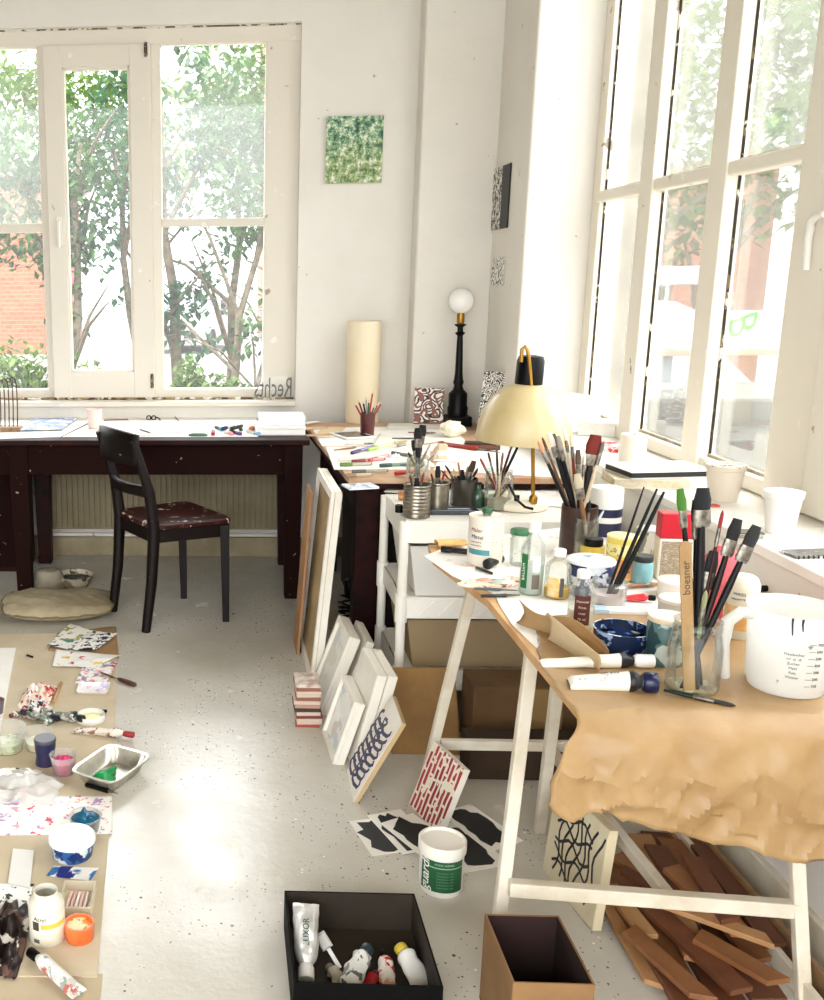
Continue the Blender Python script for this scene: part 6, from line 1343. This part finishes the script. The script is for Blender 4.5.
pcup('clear cup with creamy yellow paint behind the dark jar', 38, 754, 30, 731, CLP, cm_('e9e2b6', .3), .45)
t, c, r, h = vessel('paint_jar', 'dark jar with a blue-violet band and grey lid among the cups', 'jar', 46, 768, 21, 741, ZF, [(.95, 0), (1, .05), (.88, .4), (1, .75), (1, 1)], mat('jar_dark_blue', '1d2447', .3, var='3a2f50', vs=14)); disc(t, 'lid', r * 1.06, h, h + .012, cm_('4a4850'))
pcup('small clear cup piled with bright pink paint', 64, 778, 28, 754, CLP, mat('pink_paint', 'd23a78', .3, var='b51f5c', vs=20), .65, lump=.018)
t, c, r, h = pcup('dark cup with crimson paint cut by the left edge of the picture', -3, 717, 17, 700, cm_('6d6468'), cm_('a3203a', .3), .8)
# foil tray with green paint
A_, B2, C2, D2 = az(79, 764, .05), az(104, 785, .05), az(142, 757, .05), az(119, 746, .05)
cen2 = (A_ + B2 + C2 + D2) / 4; ux = (C2 - B2); wl, ww = ux.length / 2, (B2 - A_).length / 2
t = thing('foil_tray', 'ribbed aluminium foil tray with a swirl of bright green paint', 'tray', (cen2.x, cen2.y, ZF), rotz=math.atan2(ux.y, ux.x))
def foil(w, d, h, inward):
    m_ = MB(); n_ = 96
    def ringp(s, z, rib):
        out = []
        for i in range(n_):
            a = 2 * PI * i / n_; ca, sa = math.cos(a), math.sin(a); e = .32
            x = abs(ca) ** e * (1 if ca > 0 else -1); y = abs(sa) ** e * (1 if sa > 0 else -1)
            q = 1 + rib * (.014 if i % 2 else -.014)
            out.append(Vector((x * (w - s) * q, y * (d - s) * q, z)))
        return out
    rs = [ringp(.022, .0, 0), ringp(.018, .004, 1), ringp(.004, h - .006, 1), ringp(.002, h, 0), ringp(-.006, h + .001, 0), ringp(-.007, h - .003, 0)]
    rs = [[Vector((0, 0, 0))] * n_] + rs
    v = [p for rr_ in rs for p in rr_]; f = [(j * n_ + i, j * n_ + (i + 1) % n_, (j + 1) * n_ + (i + 1) % n_, (j + 1) * n_ + i) for j in range(1, len(rs) - 1) for i in range(n_)]
    f.append(tuple(n_ + i for i in range(n_)))
    return m_.add(v, f)
foil(wl, ww, .045, 0).build('body', mat('foil', 'd3d0c6', .28, .85, var='b9b5a8', vs=30), t, smooth=30, solid=.0008)
def grn(u, v):
    a = 2 * PI * u; q = 1 + .35 * noise.noise(Vector((math.cos(a) * 1.8, math.sin(a) * 1.8, 4))); return Vector((-wl * .42 + .034 * v * q * 1.3 * math.cos(a), .008 + .040 * v * q * math.sin(a), .005 + .030 * (1 - v * v) + .003 * noise.noise(Vector((u * 9, v * 9, 0))) * (1 - v)))
GP = mat('green_paint', '149a4e', .25, var='0c7a3c', vs=20)
MB().grid(grn, 24, 8).build('green_paint', GP, t, smooth=60); MB().tube([(-wl * .35, .0, .014), (-wl * .0, .004, .012), (wl * .35, .014, .008)], [.018, .014, .008], 8).build('green_streak', GP, t, smooth=60)
lying('palette_knife', 'black tool half under the foil tray on the card', 'knife', az(86, 787, ZF), az(118, 796, ZF), .008, [('handle', BLACK, 0, .7, (.9, 1)), ('blade', METAL, .7, 1, (.6, .2))])
# plastic bag
rag('crumpled translucent plastic bag with black print left of the foil tray', 22, 790, .115, .085, .045, glassy('plastic_film', 'fbfaf6', clear=.8, rough=.2, haze=.62, hazecol='ffffff'), 8, 'plastic_bag', 'bag')
rag('greasy white paper lying over the clear cups at the left edge', 12, 778, .09, .05, .03, dabbed('bag_print', 'efece6', ['b9b4aa', '2c2c30'], 14, .5, .62), 11, 'crumpled_paper', 'paper')
painted('wide white sheet with rows of pink and violet paint marks', ((-40, 836), (-20, 796), (112, 796), (112, 834)), .0042, ['e8a0ae', 'b593b8', 'd84a60'], .63, 22, crumple=.001, seed=41)
# tubs
pcup('small clear tub heaped with teal-blue paint on the pink-marked sheet', 86, 838, 34, 815, CLP, mat('teal_paint', '0f5f7c', .25, var='0a4866', vs=20), .8, lump=.022, z=.0062)
c, r = base(73, 866, 44, ZF); h = up(73, 840, c); t = thing('paint_tub', 'round blue-streaked tub with a white lid on the beige card', 'tub', c)
MB().lathe([(r * .86, 0), (r * .9, .003), (r, h)], 36).build('body', dabbed('blue_tub', '3b68a3', ['e3e9ef', '1c3570'], 20, .35, .52), t, smooth=50)
MB().lathe([(r * 1.0, h), (r * 1.07, h + .001), (r * 1.07, h + .012), (r * 1.02, h + .015), (r * .96, h + .008), (.001, h + .008)], 36).build('lid', dabbed('tub_lid_blue', 'eef0f1', ['97abc8'], 26, .4, .63), t, smooth=45)
painted('narrow white strip with two dabs of blue paint below the blue tub', ((46, 876), (54, 866), (99, 868), (90, 881)), .005, ['2f6eae', '28307c'], .53, 11, crumple=.0015, seed=42)
# white bottle with yellow band
c, r = base(48, 948, 36, ZF); h = up(48, 890, c); t = thing('plastic_bottle', 'wide white plastic bottle with yellow label band and no cap', 'bottle', c); fa = face(c)
pr = [(r * .93, 0), (r, .006), (r, h * .72), (r * .94, h * .80), (r * .70, h * .88), (r * .66, h * .9), (r * .66, h)]
MB().lathe(pr + [(a - .002, max(b, .004)) for a, b in reversed(pr)], 40).build('body', mat('bottle_offwhite', 'e6e2d3', .35, var='dcd6c2', vs=6), t, smooth=50)
shell(r, h * .30, h * .66, fa - .9, fa + 1.2, 22, .0005).build('paper_label', mat('label_offwhite', 'e9e4d4', .5), t, smooth=60); shell(r, h * .40, h * .50, fa - .35, fa + 1.2, 18, .0009).build('yellow_band', cm_('e9c04c'), t, smooth=60)
shell(r, h * .36, h * .54, fa - .85, fa - .45, 8, .0010).build('dark_panel', cm_('4b463e'), t, smooth=60); text('lettering', 'Acryl', .014, cm_('4b4a46'), t, (0, 0, 0), wrap=(r + .0014, fa - .4, h * .60, False)); shell(r, h * .10, h * .18, fa - .8, fa - .45, 8, .0010).build('dark_panel', cm_('5b564c'), t, smooth=60)
# orange jar
c, r = base(80, 946, 29, ZF); h = up(80, 922, c); t = thing('paint_jar', 'squat bright orange paint jar beside the white bottle', 'jar', c)
pr = [(r * .94, 0), (r, .004), (r * .97, h * .45), (r * 1.03, h * .5), (r * 1.03, h), (r * .9, h * 1.0), (r * .88, h * .8), (.001, h * .78)]
MB().lathe(pr, 36).build('body', mat('orange_jar', 'e8763a', .35, var='d9602a', vs=18), t, smooth=45); MB().lathe([(.001, h * .80), (r * .87, h * .80)], 28, cap0=False, cap1=False).build('dried_paint', dabbed('orange_dried', 'e9dcae', ['e88a3a', '6f8f5a'], 36, .4, .57), t)
p = az(76, 912, ZF); t = thing('wooden_box', 'small open pale wooden box with pink sticks behind the orange jar', 'box', (p.x, p.y + .03, ZF))
m_ = MB(); w_, d_, hh = .040, .055, .030
for b in ((-w_, w_, -d_, -d_ + .003), (-w_, w_, d_ - .003, d_), (-w_, -w_ + .003, -d_ + .003, d_ - .003), (w_ - .003, w_, -d_ + .003, d_ - .003)): m_.box(b[0], b[1], b[2], b[3], .003, hh)
m_.box(-w_, w_, -d_, d_, 0, .003); m_.build('body', mat('box_wood_pale', 'd8ccb4', .6), t)
for i in range(5): MB().tube([(-.025 + .011 * i, -.045, .008), (-.02 + .010 * i, .035, .009 + .003 * (i % 2))], .0042, 8).build('stick', cm_(['e9c9c0', 'd8a89c', 'f0e4da', 'e2b8ae', 'efe2d8'][i]), t, smooth=60)
# dark printed packet at the left edge
rag('dark brown crumpled packet with white printing cut by the left edge', 2, 940, .06, .13, .06, dabbed('dark_packet', '221714', ['5b3f34', 'd8d0c4'], 16, .35, .60), 14, 'paper_packet', 'packet')
painted('white sheet with a rough black lettered strip above the dark packet', ((-30, 915), (-20, 884), (34, 884), (26, 915)), .005, ['1a1a1c', '2a2a2c', 'e9e7e0'], .60, 26, crumple=.002, seed=43)
flat_sheet('paper_strip', 'narrow pale strip of paper beside the white sheet with black lettering', fl(((8, 885), (13, 850), (34, 852), (30, 890)), ZF), .008, mat('grey_paper', 'dcdad4', .6), 'paper')
t = paint_tube('paint tube with black cap and rust-coloured smears in the lower left corner', az(30, 958, ZF), az(80, 996, ZF), .036, dabbed('tube_smear2', 'e6e3dc', ['b8695a', '9aa39c', 'c9c5bc'], 30, .4, .58), BLACK, bump=.12)
# ---- tub with the green label
c, r = base(439.5, 898, 43, 0); h = up(439, 838, c); fa = face(c)
t = thing('paint_tub', 'white paint tub with dark green label and white lettering on the floor', 'tub', c)
MB().lathe([(r * .95, 0), (r, .006), (r, h * .80)], 44).build('body', PLAST, t, smooth=50)
MB().lathe([(r * 1.02, h * .79), (r * 1.08, h * .80), (r * 1.08, h * .985), (r * 1.05, h), (r * .98, h), (r * .95, h * .94), (.001, h * .935)], 44).build('lid', mat('tub_lid', 'f1ece0', .4), t, smooth=45)
shell(r, h * .12, h * .74, fa - 1.0, fa + 1.12, 30, .0006).build('green_label', mat('label_green', '1c5a34', .45, var='164a2a', vs=14), t, smooth=60)
shell(r, h * .60, h * .62, fa - .6, fa + 1.1, 24, .0010).build('pale_line', cm_('9db8a4'), t, smooth=60)
text('lettering', 'guardi', .036, PLAST, t, (0, 0, 0), wrap=(r + .0014, fa - .74, h * .42, True), shear=.25, space=.95)
text('lettering', 'STUDIO  ACRYLIC', .006, cm_('b9cdbd'), t, (0, 0, 0), wrap=(r + .0014, fa + .15, h * .68, False))
for i in range(6): text('lettering', 'Kuenstlerfarbe  matt', .005, cm_('5f8f70'), t, (0, 0, 0), wrap=(r + .0014, fa + .2, h * (.52 - .06 * i), False))
# ---- contents of the black box
ZB = .0065
paint_tube('tall silver-white tube with dark lettering at the left inside the black box', az(306, 990, ZB + .02), az(306, 908, .095), .052, mat('tube_silver', 'c9c8c4', .3, .5, var='e9e8e4', vs=16), cm_('d9d6cf'), bump=.15, txt=('LUXOR', .020, cm_('1c4a44'), .42, (0, 0, 0)))
paint_tube('white tube with yellow cap band at the right inside the black box', az(399, 955, ZB + .02), az(424, 990, ZB), .046, mat('tube_white2', 'eeece6', .35), cm_('c9b13a'), bump=.1)
paint_tube('crushed white tube with dark blue-green cap in the middle of the black box', az(368, 955, ZB + .03), az(346, 992, ZB + .012), .042, dabbed('tube_crushed', 'dcdad4', ['8d8b86', '5b5f60'], 30, .35, .58), cm_('22343c'), bump=.3)
paint_tube('small red and white tube with black cap in the black box', az(384, 958, ZB + .015), az(388, 990, ZB), .032, dabbed('tube_redwhite', 'e3d9d0', ['b02a2c', 'd8a088'], 30, .4, .55), BLACK, bump=.2)
paint_tube('dented cream tube lying lowest between the silver tube and the crushed tube', az(328, 972, ZB), az(346, 990, ZB), .030, mat('tube_dull', 'b5ab98', .5, var='8d8474', vs=20), cm_('7d7468'), bump=.3)
paint_tube('bright red tube end showing under the crushed tube in the black box', az(376, 978, ZB), az(364, 992, ZB), .026, cm_('b5202a'), cm_('5a1518'), bump=.2)
t = thing('plastic_spatula', 'clear plastic spatula with a square end leaning inside the black box', 'spatula', az(340, 968, ZB + .01), quat=up_quat(az(319, 933, .07) - az(340, 968, ZB + .01)))
L_ = (az(319, 933, .07) - az(340, 968, ZB + .01)).length
MB().box(-.0045, .0045, -.0015, .0015, 0, L_ * .55).build('handle', mat('spatula_white', 'd5d3cb', .3), t); MB().box(-.013, .013, -.0015, .0015, L_ * .551, L_).build('blade', mat('spatula_grey', '8f8c84', .25), t, bevel=.001); MB().box(-.009, .009, -.003, -.0016, L_ * .6, L_ * .93).build('inset', cm_('b7b4aa'), t)
# ---- cables below the work table
t = thing('cable_tangle', 'tangle of black cables on the floor beside the tall white canvas', 'cable', (.53, 4.05, 0))
r = random.Random(9); 
for k_ in range(4):
    pts = []; ph = r.random() * 6
    for i in range(26): a = i * .55 + ph; pts.append(Vector((.035 * math.cos(a) + r.uniform(-.008, .008), .05 * math.sin(a), .01 + .008 * i * (.6 + .2 * k_))))
    MB().tube(pts, .005, 6).build('cable', BLACK, t, smooth=60)
MB().lathe([(.018, .2), (.022, .21), (.022, .26), (.012, .27)], 14).build('plug', BLACK, t, smooth=50)
# ---- offcuts of wood under the trestle table
WD = [mat('offcut_%s' % a, a, .55, var=b, vs=7) for a, b in (('8a5a34', '734726'), ('a8744a', '935f38'), ('74452a', '5f351f'), ('b68a5c', 'a27448'), ('6a3f26', '57301b'))]
r = random.Random(12)
cols = ['dark', 'light', 'reddish', 'honey-coloured', 'deep brown']
k_ = 0
PLK = []   # (px0,py0)-(px1,py1) ends, width, layer
PLK += [((612, 862), (700, 1020), .075, 0), ((632, 842), (735, 1010), .07, 0), ((655, 832), (770, 1000), .075, 0), ((682, 832), (766, 950), .07, 0), ((598, 880), (660, 985), .055, 0),
        ((618, 850), (706, 905), .05, 1), ((640, 835), (700, 960), .06, 1), ((668, 838), (760, 960), .06, 1), ((625, 905), (690, 1010), .045, 1), ((700, 850), (775, 950), .05, 1),
        ((640, 895), (742, 990), .055, 2), ((655, 845), (695, 905), .055, 2), ((672, 868), (745, 935), .05, 2), ((610, 880), (650, 930), .04, 2), ((700, 930), (780, 975), .05, 2),
        ((660, 900), (770, 940), .035, 3), ((632, 920), (705, 985), .045, 3), ((690, 860), (730, 925), .045, 3), ((625, 865), (668, 890), .035, 3)]
def corners(c0, ang, L_, w_): 
    u = Vector((math.cos(ang), math.sin(ang))); n_ = Vector((-u.y, u.x)); c_ = Vector((c0.x, c0.y)); return [c_ + u * (L_ / 2 * a) + n_ * (w_ / 2 * b) for a, b in ((-1, -1), (1, -1), (1, 1), (-1, 1))]
def meets(P, Q):
    for R_ in (P, Q):
        for k in range(2):
            e = (R_[k + 1] - R_[k]); p_ = [e.dot(v) for v in P]; q_ = [e.dot(v) for v in Q]
            if max(p_) <= min(q_) or max(q_) <= min(p_): return False
    return True
placed = []
for i, (a, b, w_, lay) in enumerate(PLK):
    th = .013; z = .0006
    for it in range(2):
        A1, B1 = az(*a, z + .01), az(*b, z + .01); c0 = (A1 + B1) / 2; dd = B1 - A1; L_ = dd.length; ang = math.atan2(dd.y, dd.x)
        cr = corners(c0, ang, L_ + .03, w_); z = max([.0006] + [t2 for q2, t2 in placed if meets(cr, q2)])
    cr = corners(c0, ang, L_ + .03, w_); z = max([.0006] + [t2 for q2, t2 in placed if meets(cr, q2)]); placed.append((cr, z + th + .0006))
    e = r.uniform(-.015, .015)
    pl = [(-L_ / 2, -w_ / 2), (L_ / 2 + e, -w_ / 2), (L_ / 2 - e, w_ / 2), (-L_ / 2 + e, w_ / 2)]
    ci = (i * 7 + lay) % 5
    o = MB().prism(pl, 0, th).build('wood_offcut', WD[ci], loc=(c0.x, c0.y, z), rot=ang, bevel=.0015)
    where = 'front' if b[1] > 990 else 'middle' if b[1] > 950 else 'far end'
    tag(o, '%s %s offcut, %s layer at the %s, %s' % (cols[ci], 'long' if L_ > .4 else 'short', ['bottom', 'second', 'third', 'top'][lay], where, 'wall side' if a[0] > 665 else 'aisle side' if a[0] < 632 else 'halfway across'), 'plank', 'wood offcuts under the trestle table')
for i, (x_, w_, m2, lab) in enumerate(((1.225, .014, 'e2d8c4', 'long white-painted strip leaning along the wall beside the wood pile'), (1.262, .012, '8a6a48', 'long brown strip standing between the white strip and the wall'))):
    o = MB().box(-w_ / 2, w_ / 2, -.62, .62, 0, .045 + .02 * i).build('wood_strip', mat('strip_%s' % m2, m2, .6), loc=(x_, 1.98, .0006), bevel=.001); tag(o, lab, 'strip')
# ================================================================ light and camera
w = bpy.data.worlds.new('sky'); bpy.context.scene.world = w; w.use_nodes = True
wt = w.node_tree; bg = wt.nodes['Background']
# overcast sky: brighter towards the zenith
tc = wt.nodes.new('ShaderNodeTexCoord'); sp = wt.nodes.new('ShaderNodeSeparateXYZ'); mr = wt.nodes.new('ShaderNodeMapRange')
wt.links.new(tc.outputs['Generated'], sp.inputs[0]); wt.links.new(sp.outputs[2], mr.inputs[0])
mr.inputs[1].default_value = 0; mr.inputs[2].default_value = .9; mr.inputs[3].default_value = .85; mr.inputs[4].default_value = 4.2
wt.links.new(mr.outputs[0], bg.inputs[1]); bg.inputs[0].default_value = (.95, .98, 1.0, 1)
def area(name, loc, rot, sx, sy, power, col=(1, 1, 1)):
    l = bpy.data.lights.new(name, 'AREA'); l.shape = 'RECTANGLE'; l.size = sx; l.size_y = sy; l.energy = power; l.color = col
    o = bpy.data.objects.new(name, l); C.objects.link(o); o.location = loc; o.rotation_euler = rot; return o
cam = bpy.data.cameras.new('camera'); co = bpy.data.objects.new('camera', cam); C.objects.link(co)
cam.sensor_fit = 'VERTICAL'; cam.sensor_height = 36; cam.lens = F / 1000 * 36; cam.shift_x = (412 - PX) / 1000; cam.clip_start = .05; cam.clip_end = 300
R3 = M.transposed() @ Matrix(((1, 0, 0), (0, -1, 0), (0, 0, -1)))
co.matrix_world = Matrix.Translation((0, 0, EYE)) @ R3.to_4x4()
bpy.context.scene.camera = co
vs_ = bpy.context.scene.view_settings
vs_.view_transform = 'Standard'; vs_.look = 'None'; vs_.exposure = 2.1; vs_.gamma = 1; vs_.use_curve_mapping = False
cy_ = bpy.context.scene.cycles
try:
    cy_.use_denoising = True; cy_.max_bounces = 10; cy_.transparent_max_bounces = 24; cy_.diffuse_bounces = 4; cy_.sample_clamp_indirect = 8
except Exception: pass
